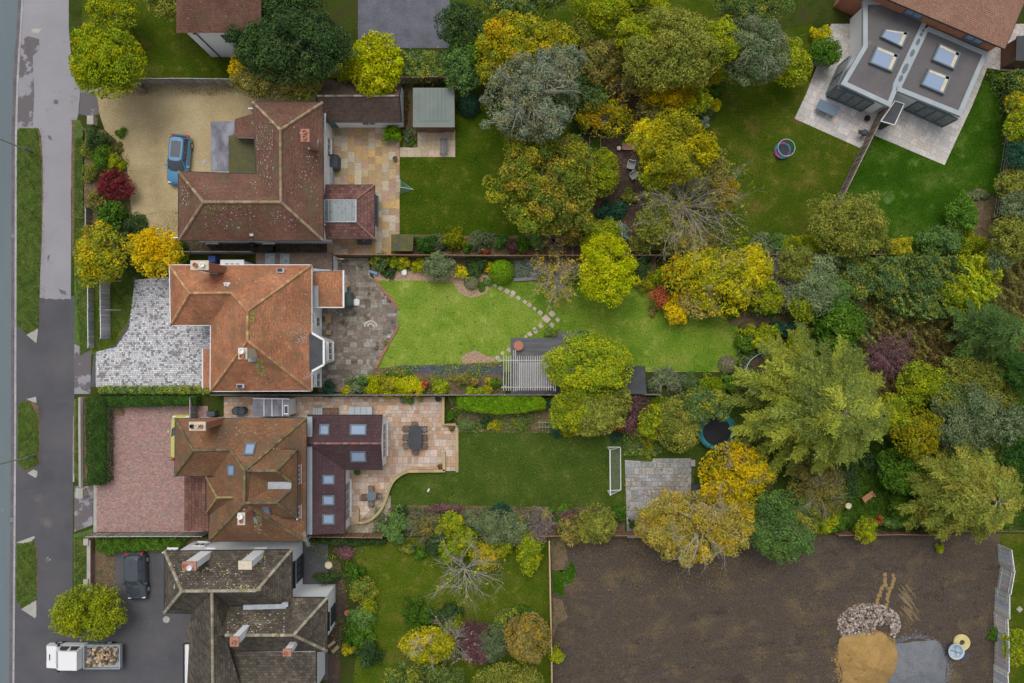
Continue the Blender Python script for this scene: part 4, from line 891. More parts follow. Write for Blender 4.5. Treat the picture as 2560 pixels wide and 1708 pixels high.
# ======== house below (C)
C = thing('detached_house', 'house with rust brown many-hipped roof and dormers behind the red block drive', 'house', P(650, 1180))
zc = 8.4
oc = [(438, 1046.7), (766, 1045.5), (765, 1353), (521, 1353), (530, 1191), (437, 1189.6)]
walls(C, wall_pts(oc, 5), 0, 4.92, 'white')
NWc, NEc, SEc, SWc, INc, WSc = [(*p, 5) for p in oc]
w1, w2, r1, r2 = (484, 1126, 7.0), (577, 1124.5, 7.0), (612, 1177, zc), (610.5, 1261, zc)
rc_ = roof(C, [[NWc, NEc, r1, w2, w1], [NWc, w1, WSc], [WSc, w1, w2, INc], [INc, w2, r1, r2, SWc], [SWc, r2, SEc], [SEc, r2, r1, NEc]], 'roof_c')
rg = MB(); CC = [(.14, .11, .08), (.18, .14, .08), (.2, .18, .07)]
for i, l in enumerate(([NWc, w1], [w1, WSc], [w1, w2], [w2, r1], [r1, NEc], [r1, r2], [r2, SWc], [r2, SEc])): ridge_line(rg, [P(*p) for p in l], CC, .12, i+60)
rg.build('ridge_tiles', m['ridge'], rc_, True)
fascia(C, oc, 4.96, 'fascia_d', .08, .12)
# rear loft with two hipped roofs and a lead flat between
zd, ze, zl = 8.45, 6.4, 7.1
d1, d2, s1, s2 = (619, 1177, zd), (691, 1177, zd), (614, 1258, zd), (691, 1257, zd)
l1, l2, l3, l4 = (647, 1205, zl), (728, 1205, zl), (728, 1223, zl), (647, 1223, zl)
roof(C, [[(672, 1124, ze), (743, 1124, ze), d2, d1], [(743, 1124, ze), (743, 1208, ze), l2, d2], [d1, d2, l2, l1], [(743, 1208, ze), (743, 1222, ze), l3, l2],
         [(743, 1222, ze), (743, 1294, ze), s2, l3], [l4, l3, s2, s1], [s1, s2, (743, 1294, ze), (668, 1294, ze)], [d1, l1, l4, s1]], 'roof_c', 'loft_roof')
ld = MB(); ld.prism([P(p[0], p[1], zl+.05)[:2] for p in (l1, l2, l3, l4)], zl-.1, zl+.05); ld.build('lead_flat', m['lead'], C)
for i, l in enumerate(([d1, d2, (743, 1124, ze)], [s1, s2, (743, 1294, ze)])): rg = MB(); ridge_line(rg, [P(*p) for p in l], CC, .12, i+70); ridge_line(rg, [P(*p) for p in (l[1], (l2, l3)[i])], CC, .12, i+75); rg.build('ridge_tiles', m['ridge'], C, True)
lw = inset([P(*p, ze)[:2] for p in ((640, 1126), (743, 1126), (743, 1293), (640, 1293))], .12); walls(C, lw, 4.6, 6.32, 'tileh', 'loft_wall')
DX = max(p[0] for p in lw); window(C, (DX, yb(1180)), (DX, yb(1130)), .4, 5.3, 1.5, .85, n=4); window(C, (DX, yb(1262)), (DX, yb(1232)), .5, 5.3, 1.0, .85, n=2)
lf = MB(); lf.beam(P(743.5, 1123, ze-.04), P(743.5, 1295, ze-.04), .09, .12); lf.beam(P(672, 1123.5, ze-.04), P(743, 1123.5, ze-.04), .07, .1); lf.beam(P(672, 1294.5, ze-.04), P(743, 1294.5, ze-.04), .07, .1); lf.build('loft_gutter', m['fascia_d'], C)
# front hipped dormer
q1, q2, q3, q4 = (516, 1193.5, 5.25), (516, 1282, 5.25), (543, 1244, 7.3), (606, 1243, 7.3)
roof(C, [[q1, q3, q2], [q1, (590, 1193, 5.25), q4, q3], [q2, q3, q4, (590, 1282, 5.25)]], 'roof_c', 'front_gable_roof')
rg = MB()
for i, l in enumerate(([q1, q3], [q2, q3], [q3, q4])): ridge_line(rg, [P(*p) for p in l], [(.3, .23, .1), (.26, .19, .1)], .1, i+80)
rg.build('front_ridge_tiles', m['ridge'], C, True)
fr = MB(); fr.beam(P(515.5, 1193, 5.2), P(515.5, 1283, 5.2), .08, .12); fr.beam(P(516, 1193, 5.2), P(588, 1192.5, 5.2), .07, .1); fr.beam(P(516, 1282.5, 5.2), P(578, 1282, 5.2), .07, .1); fr.build('front_gutter', m['fascia_d'], C)
fw = inset([P(*p, 5.2)[:2] for p in ((516, 1194), (585, 1194), (585, 1282), (516, 1282))], .3); walls(C, fw, 0, 5.15, 'white', 'front_wall')
roof(C, [[(461, 1191, 2.6), (521, 1191, 3.5), (521, 1327, 3.5), (461, 1327, 2.6)]], 'roof_p', 'porch_roof')
pw = inset([P(*p, 2.6)[:2] for p in ((463, 1193), (521, 1193), (521, 1325), (463, 1325))], .2); walls(C, pw, 0, 2.55, 'brick', 'porch_wall')
PX = min(p[0] for p in pw); door(C, (PX, yb(1225)), (PX, yb(1245)), .5, 1.0, 2.05, 'frame'); window(C, (PX, yb(1260)), (PX, yb(1310)), .5, .9, 1.5, 1.2, n=3)
chimney(C, (492.5, 1066), 1.2, .62, 4.6, 9.0, 'brick', 'cream', [(-.36, 0, .15, .22, 'black'), (0, 0, .15, .26, 'cream'), (.32, 0, .14, .2, 'pot_r')])
chimney(C, (602.5, 1298), .5, .86, 7.0, 10.0, 'brick', 'cream', [(0, .22, .2, .3, 'wpaint'), (0.02, -.16, .14, .15, 'pot_r')])
flashing(C, [(538, 1070, 5.3), (546, 1062, 5.2), (549, 1048, 5.0)], 0, .22); flashing(C, [(608, 1272, 8.0), (625, 1272, 7.8), (634, 1290, 7.3), (640, 1305, 7.0)], 0, .22)
w1, w2, r1, r2 = (484, 1126, 7.0), (577, 1124.5, 7.0), (612, 1177, zc), (610.5, 1261, zc)
skylight(C, onq([(614, 1108), (641, 1108), (634, 1139), (608, 1139)], [NWc, NEc, r1]), 0, 'frame'); skylight(C, onq([(570, 1161), (588, 1162), (587, 1191), (570, 1190)], [INc, r1, r2]), 0, 'frame'); skylight(C, onq([(655, 1269), (673, 1269), (679, 1287), (659, 1287)], [s1, s2, (743, 1294, ze)]), 0, 'frame')
WC = P(437, 1120, 5)[0]+.34; window(C, (WC, yb(1090)), (WC, yb(1150)), .5, 3.2, 1.6, 1.2, n=3); window(C, (WC, yb(1090)), (WC, yb(1150)), .5, .8, 2.0, 1.3, n=4)
# garden wings
xt = 4.1
roof(C, [[(768, 1038.6, 2.6), (957, 1038.6, 2.6), (953, 1109, xt), (768, 1109, xt)], [(768, 1109, xt), (953, 1109, xt), (957, 1173, 2.6), (862, 1173, 2.6), (800, 1128, 3.6), (785, 1117, 3.6), (768, 1117, 3.9)]], 'roof_x', 'garden_wing_roof')
roof(C, [[(780, 1113, 3.6), (862, 1172, 2.6), (862, 1334, 2.6), (780, 1337, 3.6)]], 'roof_x', 'lean_to_roof')
sc = MB(); ridge_line(sc, [P(785, 1109, xt), P(953, 1109, xt)], [(.32, .15, .13), (.24, .12, .12)], .1, 8); sc.build('wing_ridge_tiles', m['ridge'], C, True)
gt_ = MB(); gt_.prism([P(*p, 3.75)[:2] for p in ((767, 1042), (780, 1042), (780, 1337), (767, 1337))], 3.5, 3.75); gt_.build('parapet', m['coping'], C)
gl = MB(); gl.beam(P(768, 1038, 2.56), P(958, 1038, 2.56), .09, .12); gl.beam(P(863, 1174, 2.56), P(863, 1335, 2.56), .08, .12); gl.beam(P(863, 1174, 2.56), P(958, 1174, 2.56), .08, .12); gl.beam(P(781, 1113, 3.63), P(862, 1172, 2.66), .06, .04); gl.build('wing_gutter', m['fascia_d'], C)
ww = [P(*p, 2.6)[:2] for p in ((770, 1041), (956, 1041), (956, 1171), (770, 1171))]; ww = inset(ww, .08); walls(C, ww, 0, 2.5, 'white', 'garden_wing_wall')
wx = max(p[0] for p in ww); wy0, wy1 = min(p[1] for p in ww), max(p[1] for p in ww); q = MB(); q.face([(wx, wy0, 2.5), (wx, wy1, 2.5), (wx, P(0, 1109, xt)[1], xt-.1)]); q.build('gable', m['white'], C)
window(C, (wx, wy0), (wx, wy1), .5, .1, 2.9, 2.1, 'wpaint', n=4, name='patio_door')
lw2 = inset([P(*p, 2.6)[:2] for p in ((770, 1120), (862, 1120), (862, 1333), (770, 1333))], .1); walls(C, lw2, 0, 2.5, 'white', 'lean_to_wall')
lx = max(p[0] for p in lw2); window(C, (lx, yb(1300)), (lx, yb(1190)), .5, .1, 3.2, 2.1, 'wpaint', n=4, name='patio_door')
def zslope(x, x0=780, x1=862, z0=3.6, z1=2.6): return z0+(z1-z0)*(x-x0)/(x1-x0)
for y0, y1 in ((1187, 1211), (1238, 1263), (1285, 1311)): skylight(C, [(805, y0, zslope(805)), (836, y0, zslope(836)), (836, y1, zslope(836)), (805, y1, zslope(805))], 0, 'frame')
def zn(y): return 2.6+(xt-2.6)*(y-1038.6)/(1109-1038.6)
def zs(y): return xt+(2.6-xt)*(y-1109)/(1173-1109)
for x0, x1 in ((799, 824), (875, 917)): skylight(C, [(x0, 1062, zn(1062)), (x1, 1062, zn(1062)), (x1-1, 1089, zn(1089)), (x0-1, 1089, zn(1089))], 0, 'frame')
skylight(C, [(875, 1128, zs(1128)), (915, 1128, zs(1128)), (917, 1154, zs(1154)), (877, 1154, zs(1154))], 0, 'frame')
aerial(C, (766, 1352), 6.6, 1.9)

# ======== bottom house (D)
D = thing('detached_house', 'white house with mossy dark tiled roof and tall white chimney stacks', 'house', P(640, 1500))
od = [(411.5, 1378.6), (729, 1375), (729.6, 1494.7), (818, 1494.7), (817, 1627), (790, 1629), (790, 1760), (459, 1760), (459, 1610), (479, 1608), (479, 1534), (411.5, 1531.7)]
walls(D, wall_pts(od, 5, .42), 0, 4.92, 'white')
zr1 = 7.6; ra_, rb_ = (455, 1478, zr1), (642, 1477, zr1); sa_, sb_ = (563, 1588, 7.6), (734, 1588, 7.6); na_, nb_ = (530, 1484.5, 7.4), (533, 1780, 7.4)
va, vb = (600, 1517, 5.2), (722, 1517, 5.2)
rD = roof(D, [[(411.5, 1378.6, 5), (729, 1375, 5), rb_, ra_], [(411.5, 1378.6, 5), ra_, (411.5, 1531.7, 5)], [(729, 1375, 5), (729.6, 1494.7, 5), vb, rb_],
   [(411.5, 1531.7, 5), ra_, (530, 1478, zr1), (479, 1534, 5)], [(530, 1478, zr1), rb_, vb, (572, 1517, 5.2)],
   [va, (729, 1517, 5.2), sb_, sa_], [(729.6, 1494.7, 5), (818, 1494.7, 5), sb_, (722, 1520, 5.2)], [(818, 1494.7, 5), (817, 1627, 5), sb_], [sb_, (817, 1627, 5), (563, 1630, 5.2), sa_],
   [(479, 1534, 5), (530, 1480, 7.45), nb_, (459, 1780, 4.6), (459, 1610, 4.6)], [(530, 1480, 7.45), (572, 1517, 5.4), (563, 1588, 6.4), (620, 1780, 5.0), nb_],
   [(572, 1517, 5.3), va, sa_, (545, 1590, 7.2)], [(563, 1630, 5.2), (790, 1630, 5.2), (790, 1780, 5.2), (600, 1780, 5.2)]], 'roof_d')
rg = MB(); DC = [(.3, .27, .2), (.24, .21, .15), (.36, .33, .26)]
for i, l in enumerate(([(411.5, 1378.6, 5), ra_], [(411.5, 1531.7, 5), ra_], [ra_, rb_], [(729, 1375, 5), rb_], [sa_, sb_], [(818, 1494.7, 5), sb_], [(817, 1627, 5), sb_], [(530, 1480, 7.45), nb_])): ridge_line(rg, [P(*p) for p in l], DC, .14, i+90)
rg.build('ridge_tiles', m['ridge'], rD, True)
fascia(D, od, 4.96, 'fascia_d', .1, .14)
lg = MB(); lg.beam(P(609, 1518, 5.5), P(716, 1515, 5.5), .38, .2); lg.box((*P(712, 1512, 5.7)[:2], 5.6), (.5, .35, .2)); lg.build('lead_gutter', m['lead'], D)
for c_, s_, z_, pots in (((472.5, 1416), (1.0, .62), 8.5, [(-.3, .02, .17, .2, 'pot_r'), (.1, -.08, .18, .3, 'wpaint')]), ((612, 1414), (.98, .6), 8.5, []), ((585, 1605.5), (.6, .66), 9.6, [(0, 0, .16, .25, 'pot_r')]), ((717, 1633), (.6, .5), 8.3, [(-.1, 0, .14, .2, 'pot_r')])):
    chimney(D, c_, s_[0], s_[1], 4.6, z_, 'white', 'brickp' if pots else 'cream', pots)
ND = yb(1376, 5)-.42
for x, z, w_ in ((470, 3.2, .8), (560, 3.2, .8), (520, 1.0, 1.0), (680, 3.1, .9)): window(D, (P(x, 0)[0]+.6, ND), (P(x, 0)[0]-.6, ND), .5, z, w_, 1.1)
E1 = P(729.3, 1430, 5)[0]-.42; E2 = P(817.5, 1560, 5)[0]-.42
window(D, (E1, yb(1450)), (E1, yb(1375)), .5, 2.9, 2.2, 1.5, 'dark', n=3); window(D, (E1, yb(1450)), (E1, yb(1375)), .5, .3, 2.0, 1.8, 'dark', n=3)
window(D, (E2, yb(1560)), (E2, yb(1490)), .5, 2.9, 1.5, 1.3, 'dark', n=2); window(D, (E2, yb(1560)), (E2, yb(1490)), .5, .6, 1.5, 1.3, 'dark', n=2)

# ======== top right house (E)
E = thing('modern_house', 'houses with grey flat-roofed extensions and salmon tiled main roof, top right', 'house', P(2300, 180))
zf = 3.3
Lo = [(2158, 115), (2158, 0), (2345, 0), (2310, 73), (2244, 213), (2242, 228), (2226, 268), (2102, 210.5)]
Ro = [(2244, 213), (2310, 73), (2322, 66), (2471, 131), (2402, 291), (2240, 226)]
def ext(o, nm):
    w = [P(*p, zf)[:2] for p in o]
    if area(w) < 0: w = w[::-1]
    walls(E, inset(w, .28), 0, zf-.25, 'white', nm+'_wall')
    i2 = inset(w, .38); q = MB(); n = len(w)
    q2 = MB(); q2.prism(inset(w, .1), zf-.3, zf-.1); q2.build(nm+'_roof', m['felt_e'], E)
    for k in range(n):
        a, b, c, d = w[k], w[(k+1) % n], i2[(k+1) % n], i2[k]
        q.face([(*a, zf), (*b, zf), (*c, zf), (*d, zf)]); q.face([(*d, zf), (*c, zf), (*c, zf-.12), (*d, zf-.12)]); q.face([(*a, zf-.32), (*b, zf-.32), (*b, zf), (*a, zf)])
        q.face([(*a, zf-.32), (*b, zf-.32), (*b, zf), (*a, zf)][::-1]) if False else None
    q.build(nm+'_parapet', m['coping'], E)
    q = MB(); q.face([(x, y, zf-.315) for x, y in w][::-1]); q.build(nm+'_soffit', m['wpaint'], E)
ext(Lo, 'extension'); ext(Ro, 'extension')
for x, y, a_, b_ in ((2252, 196, .32, .16), (2263, 172, .5, .2), (2281, 133, .35, .17), (2295, 105, .33, .15), (2303, 87, .18, .12), (2308, 77, .14, .1)):
    X, Y, _ = P(x, y, zf); pts = [(X+a_*math.cos(t)*math.cos(1.13)-b_*math.sin(t)*math.sin(1.13), Y+a_*math.cos(t)*math.sin(1.13)+b_*math.sin(t)*math.cos(1.13)) for t in np.linspace(0, 6.28, 13)[:-1]]; q = MB(); q.prism(pts, zf, zf+.012); q.build('puddle', m['frame'], E)
def z4(pts, zo=2060, yo=60): return [(zo+a/3.92, yo+b/3.92) for a, b in pts]
for qd in ([(600, 45), (840, 80), (775, 230), (555, 125)], [(520, 207), (745, 300), (670, 470), (445, 377)], [(1135, 185), (1345, 285), (1280, 445), (1060, 350)], [(1030, 430), (1250, 515), (1180, 690), (950, 592)]):
    pq = z4(qd); w = [Vector(P(*p, zf+.2)) for p in pq]; f = MB(); c0 = sum(w, Vector())/4
    if area([(v.x, v.y) for v in w]) < 0: w = w[::-1]
    inn = [c0+(p-c0)*.86 for p in w]; lowp = [p+Vector((0, 0, -.35)) for p in w]
    for k in range(4):
        j = (k+1) % 4; f.face([w[k], w[j], inn[j], inn[k]]); f.face([lowp[k], lowp[j], w[j], w[k]]); f.face([inn[k], inn[j], inn[j]-Vector((0, 0, .03)), inn[k]-Vector((0, 0, .03))])
    o = f.build('rooflight', m['frame'], E)
    dn = [c0+(p-c0)*.86-Vector((0, 0, .5)) for p in w]; i3 = [c0+(p-c0)*.8-Vector((0, 0, .5)) for p in w]
    f = MB(); f.face([p-Vector((0, 0, .02)) for p in inn]); f.build('pane', m['sky'], o)
    # cream blind boards on two sides under the glass
    f = MB(); tt = Vector((0, 0, .004)); u = [c0+(p-c0)*.85 for p in w]; v = [c0+(p-c0)*.55 for p in w]
    srt = sorted(range(4), key=lambda k: (w[k].x+w[k].y*1.2), reverse=True); k = srt[0]
    for kk in (k, k-1): f.face([u[kk % 4]-tt, u[(kk+1) % 4]-tt, u[(kk+1) % 4].lerp(u[(kk+2) % 4], .16)-tt, u[kk % 4].lerp(u[(kk-1) % 4], .16)-tt])
    f.build('reveal', m['cream'], o)
def doors_e(a, b, n):
    A_, B_ = Vector(P(*a)), Vector(P(*b)); q = MB(); up = Vector((0, 0, 2.4)); q.beam(A_+up, B_+up, .16, .14); q.beam(A_+Vector((0, 0, .05)), B_+Vector((0, 0, .05)), .22, .1)
    for i in range(n+1): p = A_.lerp(B_, i/n); q.beam(p, p+up, .1, .12)
    o = q.build('folding_door', m['frame'], E); g_ = MB(); d = (B_-A_).normalized(); 
    for i in range(n): p, r = A_.lerp(B_, (i+.08)/n), A_.lerp(B_, (i+.92)/n); g_.beam(p+up/2, r+up/2, .03, 2.2)
    g_.build('pane', m['skyd'], o)
doors_e((2066, 241), (2153, 278), 4); doors_e((2260, 274), (2356, 317), 4)
doors_e((2097, 165), (2066, 236), 2)
# main body and its roof, running out of frame at the top
S1, S2 = P(2300, 32, 5)[:2], P(2512, 122, 5)[:2]; dv = Vector((S2[0]-S1[0], S2[1]-S1[1])).normalized(); nv = Vector((-dv.y, dv.x))
S1 = Vector(S1)-dv*6; S2 = Vector(S2); N1, N2 = S1+nv*9, S2+nv*9; R1 = (S1+N1)/2+dv*1.2; R2 = (S2+N2)/2-dv*4.0
mb = MB(); v5 = lambda p, z: (p.x, p.y, z); mb.slope([v5(S1, 5), v5(S2, 5), v5(R2, 8.2), v5(R1, 8.2)]); mb.slope([v5(S2, 5), v5(N2, 5), v5(R2, 8.2)]); mb.slope([v5(N2, 5), v5(N1, 5), v5(R1, 8.2), v5(R2, 8.2)]); mb.slope([v5(N1, 5), v5(S1, 5), v5(R1, 8.2)]); mb.build('main_roof', m['roof_n'], E)
bp = inset([tuple(S1), tuple(S2), tuple(N2), tuple(N1)], .35); walls(E, bp, 0, 4.9, 'tileh', 'main_wall')
mb = MB()
for p, q_ in ((S1, S2), (S2, N2), (N2, N1), (N1, S1)): mb.beam(v5(p, 4.93), v5(q_, 4.93), .1, .14)
mb.build('main_gutter', m['fascia_d'], E)
wa, wb2 = Vector(bp[0]), Vector(bp[1])
if (wa-Vector(S1)).length > 1.5: pass
w0, w1_ = S1+nv*.35, S2+nv*.35
for d_ in (2.2, 7.6): t_ = 1-d_/(w1_-w0).length; window(E, tuple(w0), tuple(w1_), t_, 3.55, 1.5, .9, 'frame', 'sky', n=2)

# white house beyond the top left fence (mostly out of frame)
F = thing('detached_house', 'white rendered house wall with black drainpipe on the lawn behind the top fence', 'house', P(600, 100))
fx0, fy0 = P(530, 143)[:2]; fx1 = P(700, 143)[0]
mb = MB(); mb.prism([(fx0, fy0), (fx1, fy0), (fx1, fy0+9), (fx0, fy0+9)], 0, 6.6, bottom=False); mb.build('wall', m['white'], F)
mb = MB(); mb.slope([(fx0-.4, fy0-.4, 6.5), (fx1+.4, fy0-.4, 6.5), (fx1-3, fy0+4.6, 10), (fx0+3, fy0+4.6, 10)]); mb.slope([(fx0-.4, fy0-.4, 6.5), (fx0-.4, fy0+9.4, 6.5), (fx0+3, fy0+4.6, 10)]); mb.slope([(fx1+.4, fy0-.4, 6.5), (fx1+.4, fy0+9.4, 6.5), (fx1-3, fy0+4.6, 10)]); mb.slope([(fx0-.4, fy0+9.4, 6.5), (fx1+.4, fy0+9.4, 6.5), (fx1-3, fy0+4.6, 10), (fx0+3, fy0+4.6, 10)]); mb.build('roof', m['roof_a'], F)
mb = MB(); mb.tube([(fx0+.75, fy0-.05, 0), (fx0+.75, fy0-.05, 5.6)], .05, 8); mb.box((fx0+.75, fy0-.1, 5.7), (.24, .16, .22)); mb.build('drainpipe', m['dark'], F)
window(F, (fx0+2.5, fy0), (fx0+4.1, fy0), .5, 3.9, 1.4, 1.2, 'frame')

# timber house corner at the top right edge
SH = thing('garden_shed', 'brown boarded shed with grey felt roof at the top right corner', 'shed', P(2530, 170))
o_ = [P(*p)[:2] for p in ((2502, 120), (2500, 172), (2552, 176), (2556, 116))]; walls(SH, o_, 0, 2.3, 'shed')
mb = MB(); mb.prism(inset([(p[0], p[1]) for p in o_], -.12), 2.3, 2.4); mb.build('roof', m['felt_d'], SH)
# garden shed with green felt
SA_ = thing('garden_shed', 'brown timber garden shed with pale green felt roof in strips beside the garage', 'shed', P(1085, 270))
zt = 2.35; ro = [(1032.5, 220, 2.35), (1135.5, 220, 2.35), (1136.5, 318, 2.2), (1032.5, 318, 2.2)]
mb = MB(); mb.slope([P(*p) for p in ro]); mb.build('roof', m['felt_g'], SA_)
mb = MB()
for x in (1047, 1064, 1074, 1084, 1094, 1104, 1113): mb.beam(P(x, 222, 2.36), P(x, 302, 2.235), .035, .012)
mb.beam(P(1047, 303, 2.235), P(1125, 303, 2.235), .035, .012); mb.build('felt_seams', m['frame'], SA_)
mb = MB(); W_ = [P(*p) for p in ro]
for i in range(4): a_, b_ = W_[i], W_[(i+1) % 4]; mb.beam((a_[0], a_[1], a_[2]-.08), (b_[0], b_[1], b_[2]-.08), .04, .15)
mb.build('fascia', m['shed'], SA_)
w_ = inset([p[:2] for p in W_], .15); walls(SA_, w_, 0, 2.12, 'shed'); sy0 = min(p[1] for p in w_); sx = [p[0] for p in w_]
door(SA_, (min(sx)+.8, sy0), (max(sx)-1, sy0), .5, 1.4, 1.8, 'shed')
# shed in the middle plot, under the tree
S3 = thing('garden_shed', 'garden shed with dark blue grey felt roof half hidden under the yellow green tree', 'shed', P(1590, 945))
mb = MB(); mb.slope([P(1557, 912, 2.0), P(1612, 916, 2.35), P(1616, 985, 2.35), P(1557, 985, 2.0)]); mb.slope([P(1612, 916, 2.36), P(1616, 985, 2.36), P(1617, 985, 2.3), P(1613, 916, 2.3)]); mb.build('roof', m['felt_d'], S3)
walls(S3, inset([P(*p, 2.0)[:2] for p in ((1557, 912), (1612, 916), (1614, 985), (1557, 985))], .12), 0, 2.0, 'shed')
# store beside house C
ST = thing('side_store', 'white boarded lean-to store with flat grey roof beside the rust roofed house', 'store', P(677, 1018))
mb = MB(); mb.prism([P(*p, 2.3)[:2] for p in ((632, 996), (724, 997), (724, 1041), (632, 1041))], 2.18, 2.3); mb.build('roof', m['grp'], ST); mb = MB()
for x in (660, 680, 706): mb.beam(P(x, 997, 2.32), P(x, 1041, 2.32), .06, .04)
mb.beam(P(632, 996.5, 2.32), P(724, 997.5, 2.32), .08, .06); mb.build('roof_rails', m['wpaint'], ST)
walls(ST, inset([P(*p, 2.3)[:2] for p in ((632, 996), (724, 997), (724, 1041), (632, 1041))], .08), 0, 2.18, 'wpaint')
skylight(ST, [(710, 1013, 2.32), (721, 1013, 2.32), (721, 1036, 2.32), (710, 1036, 2.32)], 0, 'wpaint', 'glass', .05, .07)
# low mossy store
LS = thing('garden_store', 'low timber store with moss covered roof in the top garden border', 'store', P(1005, 605))
mb = MB(); mb.slope([P(978, 586, 1.3), P(1034, 586, 1.3), P(1032, 628, 1.5), P(978, 628, 1.5)]); mb.build('roof', m['felt_m'], LS)
walls(LS, inset([P(*p, 1.3)[:2] for p in ((978, 587), (1034, 587), (1032, 627), (978, 627))], .08), 0, 1.28, 'shed')

def moss(T, face, spots, cols, name='moss', size=.05):
    q = MB(); rg_ = np.random.default_rng(len(spots)*31+int(spots[0][0])); a_, b_, c_ = [Vector(P(*p)) for p in face[:3]]; n = (b_-a_).cross(c_-a_).normalized(); n = -n if n.z < 0 else n
    u = n.cross(Vector((0, 0, 1))).normalized(); v = n.cross(u)
    for cx, cy, sx, sy, k in spots:
        for i in range(k):
            x, y = cx+float(np.clip(rg_.normal(), -1.4, 1.4))*sx, cy+float(np.clip(rg_.normal(), -1.4, 1.4))*sy; p = Vector(P(*on(x, y, face, .0)))+n*.025; s_ = size*rg_.uniform(.35, 1.5); t = rg_.uniform(.6, 1.4)
            w = [p+u*s_*t+v*s_*.2, p+v*s_, p-u*s_*t, p-v*s_*.8]
            q.face(w if (w[1]-w[0]).cross(w[2]-w[0]).dot(n) > 0 else w[::-1], cols[rg_.integers(len(cols))])
    q.build(name, m['attrs'], T)['kind'] = 'stuff'
YM = [(.5, .42, .06), (.38, .34, .08), (.55, .5, .12), (.3, .28, .1)]; LC = [(.5, .48, .43), (.64, .62, .57), (.36, .33, .28), (.3, .24, .18)]
fE_, fS_, fN_ = [(779, 663, 5), (779, 977, 5), (619, 852, 8.5)], [(526, 978, 5), (619, 852, 8.5), (779, 977, 5)], [(424, 663, 5), (779, 663, 5), (619, 778, 8.5)]
moss(B, fE_, [(626, 790, 7, 9, 150), (623, 830, 3, 16, 60)], YM); moss(B, fS_, [(647, 912, 6, 12, 170), (656, 930, 5, 9, 60)], YM+LC[:1], size=.06)
moss(B, fE_, [(752, 840, 10, 12, 110), (760, 800, 12, 20, 60), (700, 820, 50, 60, 110)], LC, 'lichen', .035); moss(B, fS_, [(695, 960, 20, 8, 30), (620, 940, 40, 25, 50)], LC, 'lichen', .035); moss(B, fN_, [(600, 710, 70, 22, 50)], LC, 'lichen', .04)
fAw, fAs, fAe, fAn = [(632.6, 256, 5), (641, 436, 5), (702, 505, 7.3)], [(446.7, 601, 5), (508, 505, 7.3), (702, 505, 7.3)], [(806, 257, 5), (808, 601, 5), (702, 505, 7.3)], [(641, 436, 5), (702, 505, 7.3), (508, 505, 7.3)]
moss(A, fAw, [(662, 340, 14, 24, 140), (664, 420, 14, 34, 110)], LC, 'lichen', .045); moss(A, fAs, [(570, 545, 40, 18, 70), (720, 550, 30, 18, 60)], LC, 'lichen', .045); moss(A, fAe, [(760, 430, 24, 60, 90)], LC, 'lichen', .04); moss(A, fAn, [(600, 470, 30, 12, 90)], LC, 'lichen', .05)
moss(A, fAs, [(600, 515, 45, 6, 160), (520, 520, 10, 10, 50)], [(.3, .26, .08), (.24, .21, .09)]); moss(A, [(446.7, 429.4, 5), (508.4, 505.4, 7.3), (446.7, 601, 5)], [(462, 490, 6, 16, 70)], LC, 'lichen', .045)
fCs = [(521, 1353, 5), (610.5, 1261, 8.4), (765, 1353, 5)]; moss(C, fCs, [(645, 1312, 6, 14, 150), (640, 1295, 8, 8, 60)], YM+LC)
moss(C, [(438, 1046.7, 5), (766, 1045.5, 5), (612, 1177, 8.4)], [(600, 1090, 70, 24, 60)], LC, 'lichen', .04)
fDn, fDm = [(411.5, 1378.6, 5), (729, 1375, 5), (642, 1477, 7.6)], [(818, 1494.7, 5), (817, 1627, 5), (734, 1588, 7.6)]
moss(D, fDn, [(520, 1440, 60, 22, 150), (640, 1405, 16, 14, 90), (610, 1470, 30, 6, 110)], LC+YM[:2], 'lichen', .05); moss(D, [(722, 1517, 5.2), (734, 1588, 7.6), (563, 1588, 7.6)], [(640, 1560, 50, 18, 200)], LC+YM[:2]+[(.28, .15, .07)], 'lichen', .05)
